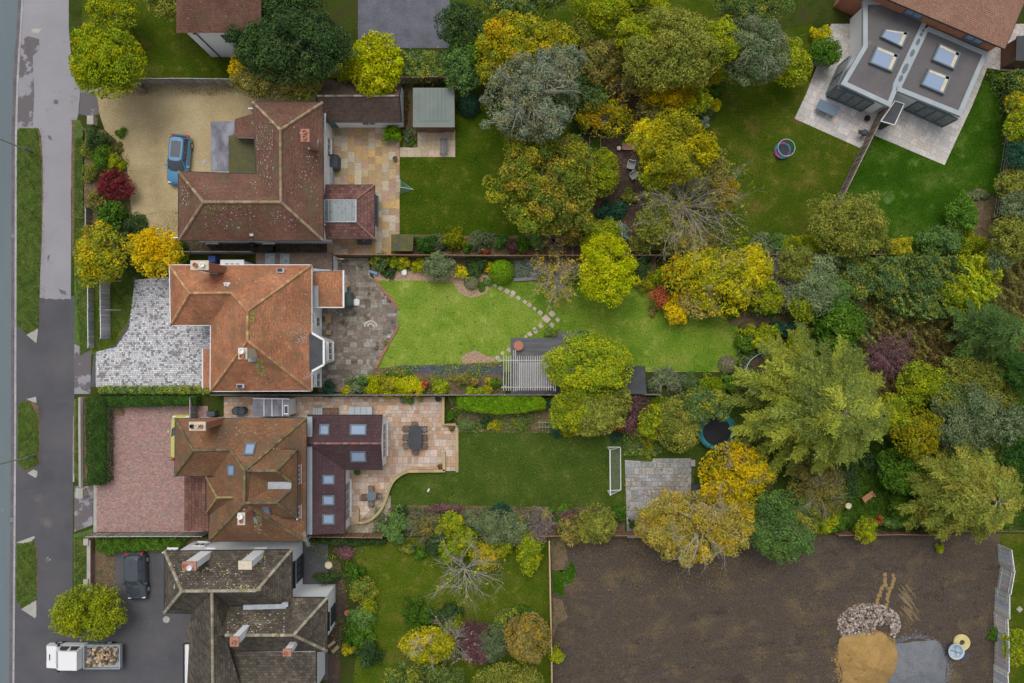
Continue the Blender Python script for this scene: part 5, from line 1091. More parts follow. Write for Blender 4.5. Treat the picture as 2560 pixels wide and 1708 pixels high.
# ---------------------------------------------------------------- fences and walls
GREY_W = [(.27, .255, .24), (.33, .31, .29), (.22, .205, .19)]; BRN_W = [(.26, .16, .1), (.2, .12, .08), (.3, .19, .12)]; NEW_W = [(.55, .42, .24), (.5, .38, .22)]; SIL_W = [(.42, .43, .44), (.5, .51, .5), (.36, .36, .37)]
def fence(label, px, h, pal, name='fence', boards=True, post_h=.08, span=1.83, jog=0.0, lean=0.0, horiz=False, braces=False, capf=1.35):
    pts = [Vector(P(a, b)) for a, b in px]; T = thing(name, label, 'fence', tuple(pts[0])); rng = random.Random(len(px)*7+int(px[0][0])); first = True
    for a, b in zip(pts, pts[1:]):
        L = (b-a).length; n = max(1, round(L/span)); d = (b-a).normalized(); nr = Vector((-d.y, d.x, 0)); rot = math.atan2(d.y, d.x)
        for i in range(n+1):
            if i == 0 and not first: continue
            p = a.lerp(b, i/n); q = MB(); q.box((p.x, p.y, (h+post_h)/2), (.1, .1, h+post_h), rot, rng.choice(pal)); q.build('post', m['wood_g'], T)
        for i in range(n):
            p, r = a.lerp(b, i/n)+nr*rng.uniform(-jog, jog), a.lerp(b, (i+1)/n)+nr*rng.uniform(-jog, jog); q = MB(); f = rng.uniform(.85, 1.15)
            hh = h-rng.uniform(0, .04); w = (r-p).length-.1; nb = max(2, int(w/.13)); ln = nr*lean
            if horiz:
                for j in range(int(hh/.17)):
                    c = tuple(v*f*rng.uniform(.85, 1.15) for v in rng.choice(pal)); q.beam(p+d*.05+Vector((0, 0, .1+j*.17)), r-d*.05+Vector((0, 0, .1+j*.17)), .025, .15, c)
            else:
                for j in range(nb):
                    t0 = p+d*(.05+w*(j+.5)/nb)+nr*(.012 if j % 2 else -.012); c = tuple(v*f*rng.uniform(.82, 1.15) for v in rng.choice(pal))
                    q.beam(t0+Vector((0, 0, .03)), t0+ln+Vector((0, 0, hh)), .022, w/nb*1.12, c) if abs(d.x) > 2 else q.beam(t0+Vector((0, 0, .03)), t0+ln+Vector((0, 0, hh)), *((w/nb*1.12, .022) if abs(d.x) > abs(d.y) else (.022, w/nb*1.12)), c)
            for z in (.35, hh-.3): q.beam(p+ln*(z/hh)-nr*.04+Vector((0, 0, z)), r+ln*(z/hh)-nr*.04+Vector((0, 0, z)), .04, .07, pal[0])
            q.beam(p+ln+Vector((0, 0, hh+.012)), r+ln+Vector((0, 0, hh+.012)), .06, .025, tuple(min(1, v*capf) for v in pal[1])); q.build('panel', m['wood_g'], T)
            if braces:
                q = MB(); q.beam(p+Vector((0, 0, h*.8)), p+nr*1.0+Vector((0, 0, .1)), .05, .05, pal[1]); q.build('brace', m['wood_g'], T)
        first = False
    return T
fence('weathered grey board fence between the gravel drive and the lawn of the white house', [(300, 213), (500, 213), (625, 215)], 1.8, GREY_W)
fence('short dark board fence behind the green felt shed', [(1008, 210), (1080, 209), (1150, 210)], 1.8, BRN_W+GREY_W)
fence('dark board fence behind the bark garden, partly under trees', [(1440, 209), (1620, 208)], 1.5, BRN_W+GREY_W)
fence('long brown fence along the upper side of the middle garden, mostly under shrubs', [(835, 641), (1240, 644), (1640, 643), (2190, 641)], 1.7, BRN_W)
fence('short grey fence closing the alley between the two upper houses', [(446, 634), (640, 634)], 1.6, GREY_W)
fence('long grey fence along the lower side of the middle plot beside the buff patio', [(545, 985), (800, 985), (1100, 985), (1640, 984)], 1.6, GREY_W, capf=.7)
fence('grey board fence between the red block drive and the dark drive', [(238, 1332), (395, 1331), (520, 1331)], 1.5, GREY_W)
fence('brown board fence below the buff patio and the plum roofed wing', [(772, 1331), (962, 1333)], 1.7, BRN_W)
fence('reddish brown fence along the shrub border above the bare soil plot', [(1270, 1330), (1640, 1328), (1900, 1328)], 1.6, BRN_W)
fence('brown fence with pale top edge above the bare plot on its right', [(2080, 1328), (2240, 1326), (2360, 1328)], 1.6, BRN_W)
fence('pale new timber fence between the lower lawn and the bare soil plot', [(1372, 1345), (1374, 1440), (1376, 1540), (1378, 1640), (1379, 1760)], 1.3, NEW_W)
fence('silver grey leaning board fence zigzagging at the right edge of the bare plot', [(2495, 1362), (2499, 1410), (2489, 1470), (2486, 1530), (2488, 1600), (2485, 1720)], 1.85, [(.5, .5, .49), (.58, .58, .57), (.44, .44, .43)], lean=.12, jog=.1)
fence('weathered oak fence running diagonally from the modern house down the lawn', [(2196, 284), (2162, 350), (2130, 415), (2108, 460), (2078, 520)], 1.75, [(.2, .16, .13), (.27, .23, .19), (.34, .3, .26)], lean=.0)
fence('short grey fence between green shrub and the pale stone patio', [(2024, 165), (2070, 167)], 1.6, GREY_W)
fence('low weathered board fence nearest the road on the front lawn of the middle house', [(234, 690), (235, 775), (236, 869)], 1.05, SIL_W, span=2.4)
fence('tall silver board fence parallel behind the low front fence', [(275, 704), (276, 776), (277, 846)], 1.75, SIL_W, span=1.8, braces=True)
fence('stub of grey fence in the shrubs at the edge of the road verge', [(229, 524), (229, 568)], 1.0, GREY_W)
fence('dark timber fence at the left of the orange brick patio passage', [(494, 992), (494, 1044)], 1.7, GREY_W)
def wire_fence():
    pts = [Vector(P(*p)) for p in ((2526, 165), (2518, 260), (2505, 360), (2490, 460), (2478, 545))]; T = thing('wire_fence', 'thin post and wire fence beside the lush lawn at the right edge', 'fence', tuple(pts[0]))
    for p in pts: q = MB(); q.tube([p, p+Vector((0, 0, 1.2))], .04, 5, (.3, .28, .25)); q.build('post', m['wood_g'], T)
    q = MB()
    for a, b in zip(pts, pts[1:]):
        for z in (.4, .8, 1.15): q.tube([a+Vector((0, 0, z)), b+Vector((0, 0, z))], .012, 3)
    q.build('wire', m['lead'], T)
wire_fence()
def low_wall(label, px, h, w, mt, cap=None, name='garden_wall', col=(.5, .4, .22)):
    pts = [Vector(P(a, b)) for a, b in px]; q = MB(); n = len(pts); T = thing(name, label, 'wall', tuple(pts[0]))
    nr = []
    for i in range(n):
        d = (pts[min(i+1, n-1)]-pts[max(i-1, 0)]).normalized(); nr.append(Vector((-d.y, d.x, 0)))
    def strip(z0, z1, w):
        q = MB()
        for i in range(n-1):
            L0, R0, L1, R1 = pts[i]+nr[i]*w/2, pts[i]-nr[i]*w/2, pts[i+1]+nr[i+1]*w/2, pts[i+1]-nr[i+1]*w/2; s = (pts[i+1]-pts[i]).length; c = tuple(v*random.Random(i).uniform(.85, 1.15) for v in col)
            up, lo = Vector((0, 0, z1)), Vector((0, 0, z0)); q.face([R0+up, R1+up, L1+up, L0+up], c, [(0, 0), (s, 0), (s, w), (0, w)]); q.face([R0+lo, R1+lo, R1+up, R0+up], c, [(0, z0), (s, z0), (s, z1), (0, z1)]); q.face([L1+lo, L0+lo, L0+up, L1+up], c, [(0, z0), (s, z0), (s, z1), (0, z1)])
        for i, s_ in ((0, -1), (n-1, 1)):
            L0, R0 = pts[i]+nr[i]*w/2, pts[i]-nr[i]*w/2; f = [L0+Vector((0, 0, z0)), R0+Vector((0, 0, z0)), R0+Vector((0, 0, z1)), L0+Vector((0, 0, z1))]; q.face(f if s_ < 0 else f[::-1], col)
        return q
    strip(0, h, w).build('body', m[mt], T)
    if cap: strip(h, h+.04, w+.05).build('coping', m[cap], T)
    return T
YST = (.42, .33, .17)
low_wall('curved yellow stone retaining wall round the buff patio', z4([(1308, 845), (1200, 847), (1050, 848), (950, 850), (900, 868), (860, 892), (820, 925), (790, 962), (765, 1015), (740, 1090), (718, 1150), (690, 1210), (650, 1265), (600, 1310), (550, 1336), (500, 1350), (455, 1350), (456, 1220)], 780, 960), .45, .23, 'attrs', None, col=YST)
low_wall('short yellow stone wall stub beside the patio steps', z4([(1295, 668), (1297, 845)], 780, 960), .45, .23, 'attrs', col=YST)
low_wall('straight yellow stone wall on the lawn side of the buff patio', z4([(1420, 460), (1424, 660), (1423, 862)], 780, 960), .3, .23, 'attrs', col=YST)
low_wall('yellow stone wall between the buff patio and the clipped lime hedge', z4([(1290, 125), (1290, 392), (1412, 394)], 780, 960), .5, .22, 'attrs', col=YST)
BRE = (.5, .27, .14)
low_wall('low orange brick edging on the upper curve of the weathered patio', [(934, 698), (950, 716), (967, 735), (982, 752), (990, 764), (994, 773)], .16, .2, 'brick', None, 'brick_edging')
low_wall('low orange brick edging on the lower straight of the weathered patio', [(995, 814), (990, 828), (975, 852), (957, 886), (940, 921)], .16, .2, 'brick', None, 'brick_edging')
low_wall('low front wall with white coping along the clipped hedge', [(206, 993), (206, 1060), (207, 1215)], .45, .14, 'white', 'conc')
low_wall('low brick front wall with grey coping beside the dark drive', [(231, 1346), (231, 1400), (231, 1478)], .6, .26, 'brick', 'conc')
for i, (x, y, lb, s_) in enumerate(((210, 1230, 'broad cream stone gate pier beside the red block drive entrance', .55), (226, 1350, 'brick wall pier with grey cap at the upper end of the front wall', .36), (226, 1450, 'brick wall pier with grey cap half way down the front wall', .36), (237, 306, 'pale stone gatepost slab at the gravel drive entrance', .5))):
    X, Y, _ = P(x, y); T = thing('gate_pier', lb, 'pier', (X, Y, 0)); q = MB(); q.box((X, Y, .35), (s_, s_*1.4, .7)); q.build('body', m['cream' if i in (0, 3) else 'brick'], T); q = MB(); q.box((X, Y, .74), (s_+.06, s_*1.4+.06, .08)); q.build('cap', m['conc'], T)
low_wall('pair of grey timber sleepers edging the soil bed by the round green conifer', [(1284, 700), (1345, 696)], .22, .3, 'attrs', None, 'sleeper_edging', (.2, .185, .185))

# ---------------------------------------------------------------- vehicles
def car(label, px, ang, L, Wd, Hh, paint, nose=.26, tail=.04, sunroof=False, name='parked_car', cat='car'):
    """ang: heading (radians) of the car's front"""
    X, Y, _ = P(*px); T = thing(name, label, cat, (X, Y, 0)); c, s = math.cos(ang), math.sin(ang)
    def tr(x, y, z): return (X+x*c-y*s, Y+x*s+y*c, z)
    pm = mat(label.split()[0]+'_car_paint', [paint], fine=0, rough=.28, coat=.7, spec=.5)
    hw = Wd/2
    st = []   # (x, half width, belt z, sill z)
    for t in np.linspace(0, 1, 17):
        x = (t-.5)*L; e = 1-abs(2*t-1)**5.0*.0; r = hw*(1-.26*max(0, abs(2*t-1)-.72)**2/.0784*.9)
        bz = .93*(Hh/1.48) if t < .62 else .93*(Hh/1.48)-(t-.62)/.38*.20-max(0, t-.9)*1.3
        if t < .04: bz -= .12
        st.append((x, r, bz))
    mb = MB(); rings = []
    for x, r, bz in st:
        rings.append([tr(x, -r*.93, .22), tr(x, -r, .38), tr(x, -r, .62), tr(x, -r*.96, bz-.08), tr(x, -r*.86, bz), tr(x, -r*.4, bz+.035), tr(x, r*.4, bz+.035), tr(x, r*.86, bz), tr(x, r*.96, bz-.08), tr(x, r, .62), tr(x, r, .38), tr(x, r*.93, .22)])
    for a, b in zip(rings, rings[1:]):
        for k in range(len(a)-1): mb.face([a[k], a[k+1], b[k+1], b[k]][::-1] if False else [a[k], b[k], b[k+1], a[k+1]])
    mb.face(rings[0]); mb.face(rings[-1][::-1]); body = mb.build('body', pm, T, True, True)
    # cabin glass and roof
    xb0, xb1, xt0, xt1 = -L*.47, L*.24, -L*.41, L*.06; bz = .93*(Hh/1.48)-.02; zt = Hh-.03; wl, wt = hw*.88, hw*.68
    def ringp(x0, x1, w, z, k=.12): return [tr(x0+k, -w, z), tr((x0+x1)/2, -w*1.02, z), tr(x1-k, -w*.97, z), tr(x1, -w*.6, z), tr(x1+.04, 0, z), tr(x1, w*.6, z), tr(x1-k, w*.97, z), tr((x0+x1)/2, w*1.02, z), tr(x0+k, w, z), tr(x0, w*.6, z), tr(x0-.02, 0, z), tr(x0, -w*.6, z)]
    lo, hi = ringp(xb0, xb1, wl, bz, .2), ringp(xt0, xt1, wt, zt); mb = MB()
    for k in range(12): mb.face([lo[k], lo[(k+1) % 12], hi[(k+1) % 12], hi[k]])
    mb.face(hi); mb.build('windows', m['glass'], T, True, True)
    r0, r1 = ringp(xt0-.02, xt1+.03, wt+.02, zt-.03), ringp(xt0+.04, xt1-.03, wt-.06, zt+.04, .16); mb = MB()
    for k in range(12): mb.face([r0[k], r0[(k+1) % 12], r1[(k+1) % 12], r1[k]])
    mb.face(r1); rf = mb.build('roof', pm, T, True)
    for k in (2, 6, 0, 8): q = MB(); q.tube([lo[k], hi[k]], .045, 5); q.build('pillar', pm, T)
    for sd_ in (-1, 1):
        q = MB(); a_, b_ = Vector(tr(-L*.12, sd_*wl*1.0, bz)), Vector(tr(-L*.14, sd_*wt*1.0, zt)); q.tube([a_, b_], .035, 5); q.build('pillar', pm, T)
    if sunroof: q = MB(); q.face([tr(xt0+.35, -wt*.7, zt+.047), tr(xt1-.3, -wt*.7, zt+.047), tr(xt1-.3, wt*.7, zt+.047), tr(xt0+.35, wt*.7, zt+.047)]); q.build('sunroof', m['glass'], T)
    for wx in (-L*.31, L*.31):
        for sd_ in (-1, 1):
            q = MB(); cx, cy = wx, sd_*(hw-.09); pts = [tr(cx, cy-sd_*.1, .32), tr(cx, cy+sd_*.1, .32)]
            q.tube(pts, .32, 20); o = q.build('wheel', m['black'], T); q = MB(); q.tube([tr(cx, cy+sd_*.08, .32), tr(cx, cy+sd_*.115, .32)], .2, 12); q.build('rim', m['lead'], o)
    for sd_ in (-1, 1):
        q = MB(); q.box(tr(L*.455, sd_*hw*.68, .64), (.12, .28, .14), ang); q.build('headlight', m['wpaint'], T)
        q = MB(); q.box(tr(-L*.475, sd_*hw*.72, .84), (.14, .3, .16), ang); q.build('tail_light', mat_red, T)
        q = MB(); q.box(tr(L*.14, sd_*(hw+.1), .98), (.14, .22, .14), ang); q.build('wing_mirror', pm, T)
    q = MB(); q.box(tr(L*.492, 0, .45), (.03, .52, .11), ang); q.build('number_plate', m['wpaint'], T)
    q = MB(); q.tube([tr(xt0+.5, 0, zt+.04), tr(xt0+.3, 0, zt+.16)], .012, 4); q.build('roof_aerial', m['black'], T)
    q = MB(); q.box(tr(0, 0, .27), (L*.9, Wd*.84, .2), ang); q.build('underbody', m['black'], T)
    return T
mat_red = mat('red_lamp', [(.45, .02, .02)], fine=0, rough=.2)
car('blue hatchback with sunroof parked on the golden gravel drive', (455, 404), -math.pi/2-.09, 4.35, 1.78, 1.5, (.065, .22, .38), sunroof=True)
car('black hatchback parked on the dark tarmac drive by the mossy roofed house', (349, 1434), -math.pi/2+.04, 4.15, 1.76, 1.5, (.05, .06, .075))
car('yellow green small car parked mostly under the eaves on the red block drive', (460, 1092), math.pi/2, 4.0, 1.68, 1.48, (.5, .47, .12))
# flatbed truck
X, Y, _ = P(222, 1630); T = thing('flatbed_truck', 'white crew cab tipper truck loaded with cut logs at the bottom left', 'truck', (X, Y, 0))
wp = m['wpaint']; mb = MB()
def tk(x, y, z): return (X+x, Y+y, z)
prof = [(-3.15, .35), (-3.2, .8), (-3.05, 1.1), (-2.2, 1.22), (-1.55, 2.0), (.05, 2.05), (.15, .9), (.15, .35)]
for k, hw_ in ((0, 1),):
    L_ = [tk(x, -.95 if z < 1.3 else -.8, z) for x, z in prof]; R_ = [tk(x, .95 if z < 1.3 else .8, z) for x, z in prof]
    mb.face(L_[::-1] if False else L_); mb.face(R_[::-1])
    for i in range(len(prof)): j = (i+1) % len(prof); mb.face([L_[j], L_[i], R_[i], R_[j]])
mb.build('cab', wp, T)
q = MB(); q.face([tk(-2.12, -.72, 1.32), tk(-2.12, .72, 1.32), tk(-1.62, .66, 1.94), tk(-1.62, -.66, 1.94)][::-1]); q.build('windscreen', m['glass'], T)
for sd_ in (-1, 1):
    for x0, x1 in ((-1.75, -.95), (-.85, -.1)):
        f_ = [tk(x0, sd_*.965, 1.25), tk(x1, sd_*.965, 1.25), tk(x1, sd_*.82, 1.85), tk(x0+.2, sd_*.82, 1.85)]; q = MB(); q.face(f_ if sd_ < 0 else f_[::-1]); q.build('window', m['glass'], T)
    q = MB(); q.box(tk(-3.12, sd_*.68, .8), (.16, .36, .2)); q.build('headlight', m['lead'], T)
    q = MB(); q.box(tk(-1.9, sd_*1.1, 1.3), (.1, .22, .24)); q.build('wing_mirror', m['black'], T)
    for wx in (-2.3, 2.0): q = MB(); q.tube([tk(wx, sd_*.72, .38), tk(wx, sd_*.96, .38)], .38, 18); o = q.build('wheel', m['black'], T); q = MB(); q.tube([tk(wx, sd_*.93, .38), tk(wx, sd_*.975, .38)], .2, 12); q.build('rim', m['lead'], o)
q = MB(); q.box(tk(-2.75, 0, 1.2), (.06, .5, .02)); q.build('bonnet_vent', m['black'], T)
q = MB(); q.box(tk(1.75, 0, .78), (3.1, 2.0, .1))
for c_, z_ in ((tk(.25, 0, 1.05), (.06, 2.0, .5)), (tk(3.28, 0, 1.0), (.06, 2.0, .4)), (tk(1.75, -1.0, 1.0), (3.1, .05, .4)), (tk(1.75, 1.0, 1.0), (3.1, .05, .4))): q.box(c_, z_)
q.build('tipper_bed', m['lead'], T)
rng = np.random.default_rng(5); q = MB()
for i in range(90):
    x, y = rng.uniform(.5, 3.0), rng.uniform(-.8, .8); z = .95+rng.random()*.4*(1-abs(y)); a_ = rng.uniform(0, 3.14); l_ = rng.uniform(.18, .4); c_ = [(.5, .36, .2), (.22, .15, .1), (.12, .08, .06), (.6, .48, .32)][rng.integers(4)]
    q.tube([tk(x-math.cos(a_)*l_/2, y-math.sin(a_)*l_/2, z), tk(x+math.cos(a_)*l_/2, y+math.sin(a_)*l_/2, z+.06)], rng.uniform(.06, .14), 6, c_)
tag(q.build('log_load', m['attrs']), 'heap of cut firewood logs and branches in the truck bed', 'firewood', kind='stuff')

# ---------------------------------------------------------------- street lamps
def lamp(px, hh, label, hd):
    X, Y, _ = P(*px); T = thing('street_lamp', label, 'street lamp', (X, Y, 0), 'street lamps on the verge')
    q = MB(); q.tube([(X, Y, 0), (X, Y, 1.2)], .1, 10); q.build('base', m['frame'], T); q = MB(); q.tube([(X, Y, 1.2), (X, Y, hh-.3), (X-.5, Y+hd*.2, hh)], [.065, .05, .035], 8); q.build('pole', mat_lamp, T)
    q = MB(); q.box((X-.85, Y+hd*.34, hh+.02), (.7, .26, .12), 0); q.build('lamp_head', m['lead'], T)
mat_lamp = mat('green_grey_pole', [(.3, .34, .25)], fine=.1, rough=.5)
lamp((80, 380), 8.2, 'grey green street lamp on the long upper verge', 1); lamp((88, 1139), 8.2, 'grey green street lamp on the short middle verge', -1)

# ---------------------------------------------------------------- stepping stones, covers, pots
ST_ = z4([(150, 365), (200, 395), (265, 425), (325, 440), (310, 470), (375, 490), (440, 530), (485, 560), (535, 595), (590, 635), (650, 695), (705, 645), (760, 705), (705, 755), (595, 765), (535, 795), (545, 820), (490, 845), (450, 870), (285, 1000), (220, 1030), (170, 1075), (190, 1100)], 1200, 620)
rng = random.Random(3)
for i, (x, y) in enumerate(ST_):
    X, Y, _ = P(x, y); s_ = .3 if i in (10,) else rng.uniform(.17, .25) if i in (9, 11, 12, 13, 14, 2, 5, 7) else rng.uniform(.12, .19); q = MB(); a0 = .65+rng.uniform(-.25, .25); n = 7
    pl = [(X+s_*rng.uniform(.88, 1.15)*math.cos(a0+k*6.283/n)*1.15, Y+s_*rng.uniform(.88, 1.15)*math.sin(a0+k*6.283/n)*1.1) for k in range(n)]
    if i < 20: a1 = math.radians(-38 if i < 10 else -42); pl = [(X+u*math.cos(a1)-v*math.sin(a1), Y+u*math.sin(a1)+v*math.cos(a1)) for u, v in ((-s_*1.1, -s_*.85), (s_*.3, -s_*.95), (s_*1.05, -s_*.8), (s_*1.1, s_*.8), (0, s_*.98), (-s_*1.05, s_*.85))]
    f = rng.uniform(.85, 1.1); q.prism(pl, 0, .035, (.48*f, .4*f, .33*f)); solo(q, 'stepping_stone', m['slab'], 'pale sandstone stepping stone in the diagonal lawn path of the middle garden', 'stepping stone', (X, Y, 0), 'stepping stones across the lawn')
def disc(name, label, cat, px, r, h, mt, prof=None, sy=1.0, col=None, n=20, group=None):
    X, Y, _ = P(*px); q = MB(); q.lathe((X, Y, 0), prof or [(r, 0.03), (r, h), (r*.9, h+.012), (.01, h+.012)], n, col, sy); return solo(q, name, m[mt], label, cat, (X, Y, 0.0), group)
disc('manhole_cover', 'round grey manhole cover in the gravel drive', 'manhole cover', (510, 406), .26, .035, 'conc'); disc('manhole_cover', 'round concrete manhole ring in the dark drive', 'manhole cover', (416, 1549), .3, .04, 'conc')
def pot(px, r, h, label, pmat='pot_r', pal=None, pr=None, cat='plant pot', group=None):
    X, Y, _ = P(*px); T = thing('plant_pot', label, cat, (X, Y, 0), group); q = MB(); q.lathe((X, Y, 0.03), [(r*.7, 0), (r, h*.85), (r*1.08, h*.86), (r*1.08, h), (r*.85, h), (r*.8, h-.06), (.01, h-.06)], 16); q.build('pot', m[pmat], T)
    q = MB(); q.lathe((X, Y, h-.05), [(r*.8, 0), (.01, .012)], 12, (.05, .035, .025)); q.build('soil', m['attrs'], T)
    if pal:
        rg_ = np.random.default_rng(int(px[0])); k = 260; d = rg_.normal(size=(k, 3)); d[:, 2] = abs(d[:, 2]); d /= np.linalg.norm(d, axis=1, keepdims=True); R = pr or r*1.5
        quads('plant', d*R*rg_.uniform(.5, 1, (k, 1))+[0, 0, h*.9], d+[0, 0, .4], np.full(k, .045), colours(rg_, pal, k), m['leaf'], 1.2, None, rg_, T)
    return T
pot((989, 399), .2, .35, 'dark empty pot near the lawn edge of the sandstone patio', 'dark'); pot((1010, 999), .25, .4, 'first of the dark pots with grey green plants along the fence of the buff patio', 'dark', 'gg'); pot((1028, 1002), .25, .4, 'middle dark pot with green plant along the fence of the buff patio', 'dark', 'md', .34); pot((1052, 997), .22, .4, 'right pot with sparse plant along the fence of the buff patio', 'dark', 'ol', .25); pot((1096, 996), .24, .4, 'empty black pot at the fence corner of the buff patio', 'black')
pot((820+75, 1178), .2, .3, 'bright green potted plant in the corner of the plum roofed wing', 'pot_r', 'md', .38); pot((1101, 1165), .2, .35, 'round pot with brown seed heads by the wall stub', 'pot_r', 'bram', .26); pot((1130, 1070), .2, .3, 'pot with dry brown plant at the top corner of the patio', 'pot_r', 'bram', .3)
pot((870, 1530), .24, .3, 'terracotta pot on the garden path beside the white wall', 'pot_r'); pot((974, 841), .15, .3, 'small grey pot on the weathered patio near the brick edging', 'lead'); pot((823, 1411), .3, .25, 'cream bird bath bowl in the dark flower bed', 'cream')
pot((965, 855), .2, .3, 'terracotta pot next to the small grey pot', 'pot_r', 'fern', .2); pot((972, 853-12), .1, .2, 'tiny black pot between the two patio pots', 'black') if False else None
# circular half-moon planter of stones
q = MB(); X, Y, _ = P(927, 815)
for k in range(11):
    a_ = math.pi*k/10; q.box((X+.52*math.cos(a_), Y+.42*math.sin(a_), .05), (.15, .13, .08), a_, (.55, .5, .4))
for k in range(6): a_ = math.pi*k/5; q.box((X+.25*math.cos(a_), Y+.2*math.sin(a_), .05), (.13, .11, .06), a_, (.62, .58, .5))
solo(q, 'stone_half_circle', m['attrs'], 'half circle of pale stones set in the weathered patio', 'stone edging', (X, Y, 0))

# ---------------------------------------------------------------- garden furniture
def chair(px, ang, label, mt='dark', T_group=None, w=.5, lattice=True):
    X, Y, _ = P(*px); T = thing('garden_chair', label, 'chair', (X, Y, 0), T_group); c, s = math.cos(ang), math.sin(ang)
    tr = lambda x, y, z: (X+x*c-y*s, Y+x*s+y*c, z)
    q = MB()
    for i in range(6): q.beam(tr(-w/2+.03+w*i/6, -w/2, .44), tr(-w/2+.03+w*i/6, w/2, .44), .03, .02)
    q.tube([tr(w/2*math.cos(t)*1.05, w/2*math.sin(t)*1.05, .44) for t in np.linspace(0, 6.283, 17)], .018, 4); q.build('seat', m[mt], T)
    q = MB(); q.tube([tr(-w/2*.8-.12*math.cos(t-1.57)*1, w/2*math.sin(t-1.57), .5+.45*max(0, math.cos(t-1.57))) for t in np.linspace(0, 3.1416, 11)], .02, 4)
    for y in (-.12, 0, .12): q.tube([tr(-w/2*.85, y, .45), tr(-w/2*.8-.1, y, .86)], .012, 4)
    q.build('backrest', m[mt], T)
    for sx in (-1, 1):
        for sy in (-1, 1): q = MB(); q.tube([tr(sx*w*.4, sy*w*.4, .44), tr(sx*w*.47, sy*w*.47, .0)], .016, 4); q.build('leg', m[mt], T)
    for sy in (-1, 1): q = MB(); q.tube([tr(-w*.5, sy*w*.5, .68), tr(0, sy*w*.55, .68), tr(w*.4, sy*w*.5, .62), tr(w*.42, sy*w*.48, .44)], .016, 4); q.build('armrest', m[mt], T)
X, Y, _ = P(1040, 1092, .0); T = thing('patio_table', 'long dark oblong metal dining table on the buff patio', 'table', (X, Y, 0)); q = MB()
pl = [(X+.58*(abs(math.cos(t))**.35)*(1 if math.cos(t) > 0 else -1), Y+1.05*(abs(math.sin(t))**.5)*(1 if math.sin(t) > 0 else -1)) for t in np.linspace(0, 6.283, 25)[:-1]]
q.prism(pl, .71, .74); q.build('tabletop', m['felt_d'], T)
for sx in (-1, 1):
    for sy in (-1, 1): q = MB(); q.tube([(X+sx*.42, Y+sy*.85, .71), (X+sx*.5, Y+sy*.92, 0)], .03, 6); q.build('leg', m['dark'], T)
nm = ['top', 'middle', 'lower']
for i, y in enumerate((1071, 1093, 1113)):
    chair((1018, y), 0, f'{nm[i]} dark metal chair on the left side of the long patio table', T_group='dark metal patio chairs'); chair((1062, y+1), math.pi, f'{nm[i]} dark metal chair on the right side of the long patio table', T_group='dark metal patio chairs')
chair((1039, 1061), -math.pi/2, 'dark metal chair at the upper end of the long patio table', T_group='dark metal patio chairs'); chair((1041, 1127), math.pi/2, 'dark metal chair at the lower end of the long patio table', T_group='dark metal patio chairs')
X, Y, _ = P(932, 1236); T = thing('patio_table', 'small round blue grey table on the lower part of the buff patio', 'table', (X, Y, 0)); q = MB(); q.lathe((X, Y, .68), [(.42, 0), (.42, .03), (.01, .035)], 20); q.build('tabletop', m['frame'], T); q = MB(); q.tube([(X, Y, 0), (X, Y, .68)], .04, 8); q.build('pedestal', m['dark'], T)
for x, y, a_, w_ in ((931, 1220, -1.57, 'above'), (914, 1241, .1, 'left of'), (949, 1238, 3.0, 'right of'), (931, 1256, 1.57, 'below')): chair((x, y), a_, f'dark metal chair {w_} the small round patio table', T_group='chairs round the small table')
def bx(name, label, cat, px4, z0, z1, mt, rot=0.0, lid=None, extra=None, group=None):
    """box-like thing given by its top corners (x0,y0,x1,y1) in px"""
    x0, y0, x1, y1 = px4; a, b = P(x0, y0, z1), P(x1, y1, z1); X, Y = (a[0]+b[0])/2, (a[1]+b[1])/2; w, d = abs(b[0]-a[0]), abs(a[1]-b[1])
    T = thing(name, label, cat, (X, Y, 0), group); q = MB(); q.box((X, Y, (z0+z1-.05)/2+.01), (w-.06, d-.06, z1-.05-z0), rot); q.build('body', m[mt], T)
    q = MB(); q.box((X, Y, z1-.02), (w, d, .05), rot); q.build('lid', m[lid or mt], T)
    if extra: extra(T, X, Y, w, d, z1)
    return T
def seams(T, X, Y, w, d, z):
    q = MB()
    for i in (-.25, .0, .25): q.box((X+w*i, Y, z+.01), (.02, d, .015))
    q.build('seam', m['dark'], T)
def wheels(T, X, Y, w, d, z):
    for s_ in (-1, 1): q = MB(); q.tube([(X+s_*w*.4-.02, Y+d*.4, .1), (X+s_*w*.4+.02, Y+d*.4, .1)], .1, 10); q.build('wheel', m['black'], T)
    q = MB(); q.tube([(X-w*.4, Y+d*.55, z-.06), (X+w*.4, Y+d*.55, z-.06)], .02, 5); q.build('handle', m['black'], T)
m['blue'] = mat('blue_plastic', [(.03, .09, .3)], fine=.05, rough=.4); m['cover'] = mat('dark_cover', [(.055, .065, .08), (.085, .1, .115)], 1.5, fine=.12, rough=.6, bump=.02); m['green'] = mat('green_tarp', [(.07, .1, .09), (.1, .13, .115)], 2, fine=.12, rough=.6, bump=.02)
bx('wheelie_bin', 'blue wheelie bin by the upper wall of the middle house', 'bin', (520, 640, 538, 655), 0, 1.05, 'blue', extra=wheels)
bx('wheelie_bin', 'dark grey wheelie bin on the orange brick patio passage', 'bin', (516, 1029, 536, 1041), 0, 1.05, 'cover', extra=wheels)
bx('wheelie_bin', 'black wheelie bin in the dark alley below the top house', 'bin', (622, 607, 636, 616), 0, 1.05, 'black', extra=wheels)
bx('wheelie_bin', 'black wheelie bin in the middle of the dark alley, next to the drain cover', 'bin', (663, 614, 682, 628), 0, 1.0, 'black', extra=wheels)
def barrel(px, label): return disc('water_butt', label, 'water butt', px, .36, .9, 'cover', [(.3, 0), (.36, .2), (.37, .6), (.33, .9), (.28, .92), (.27, .88), (.01, .88)], group='water butts beside the store')
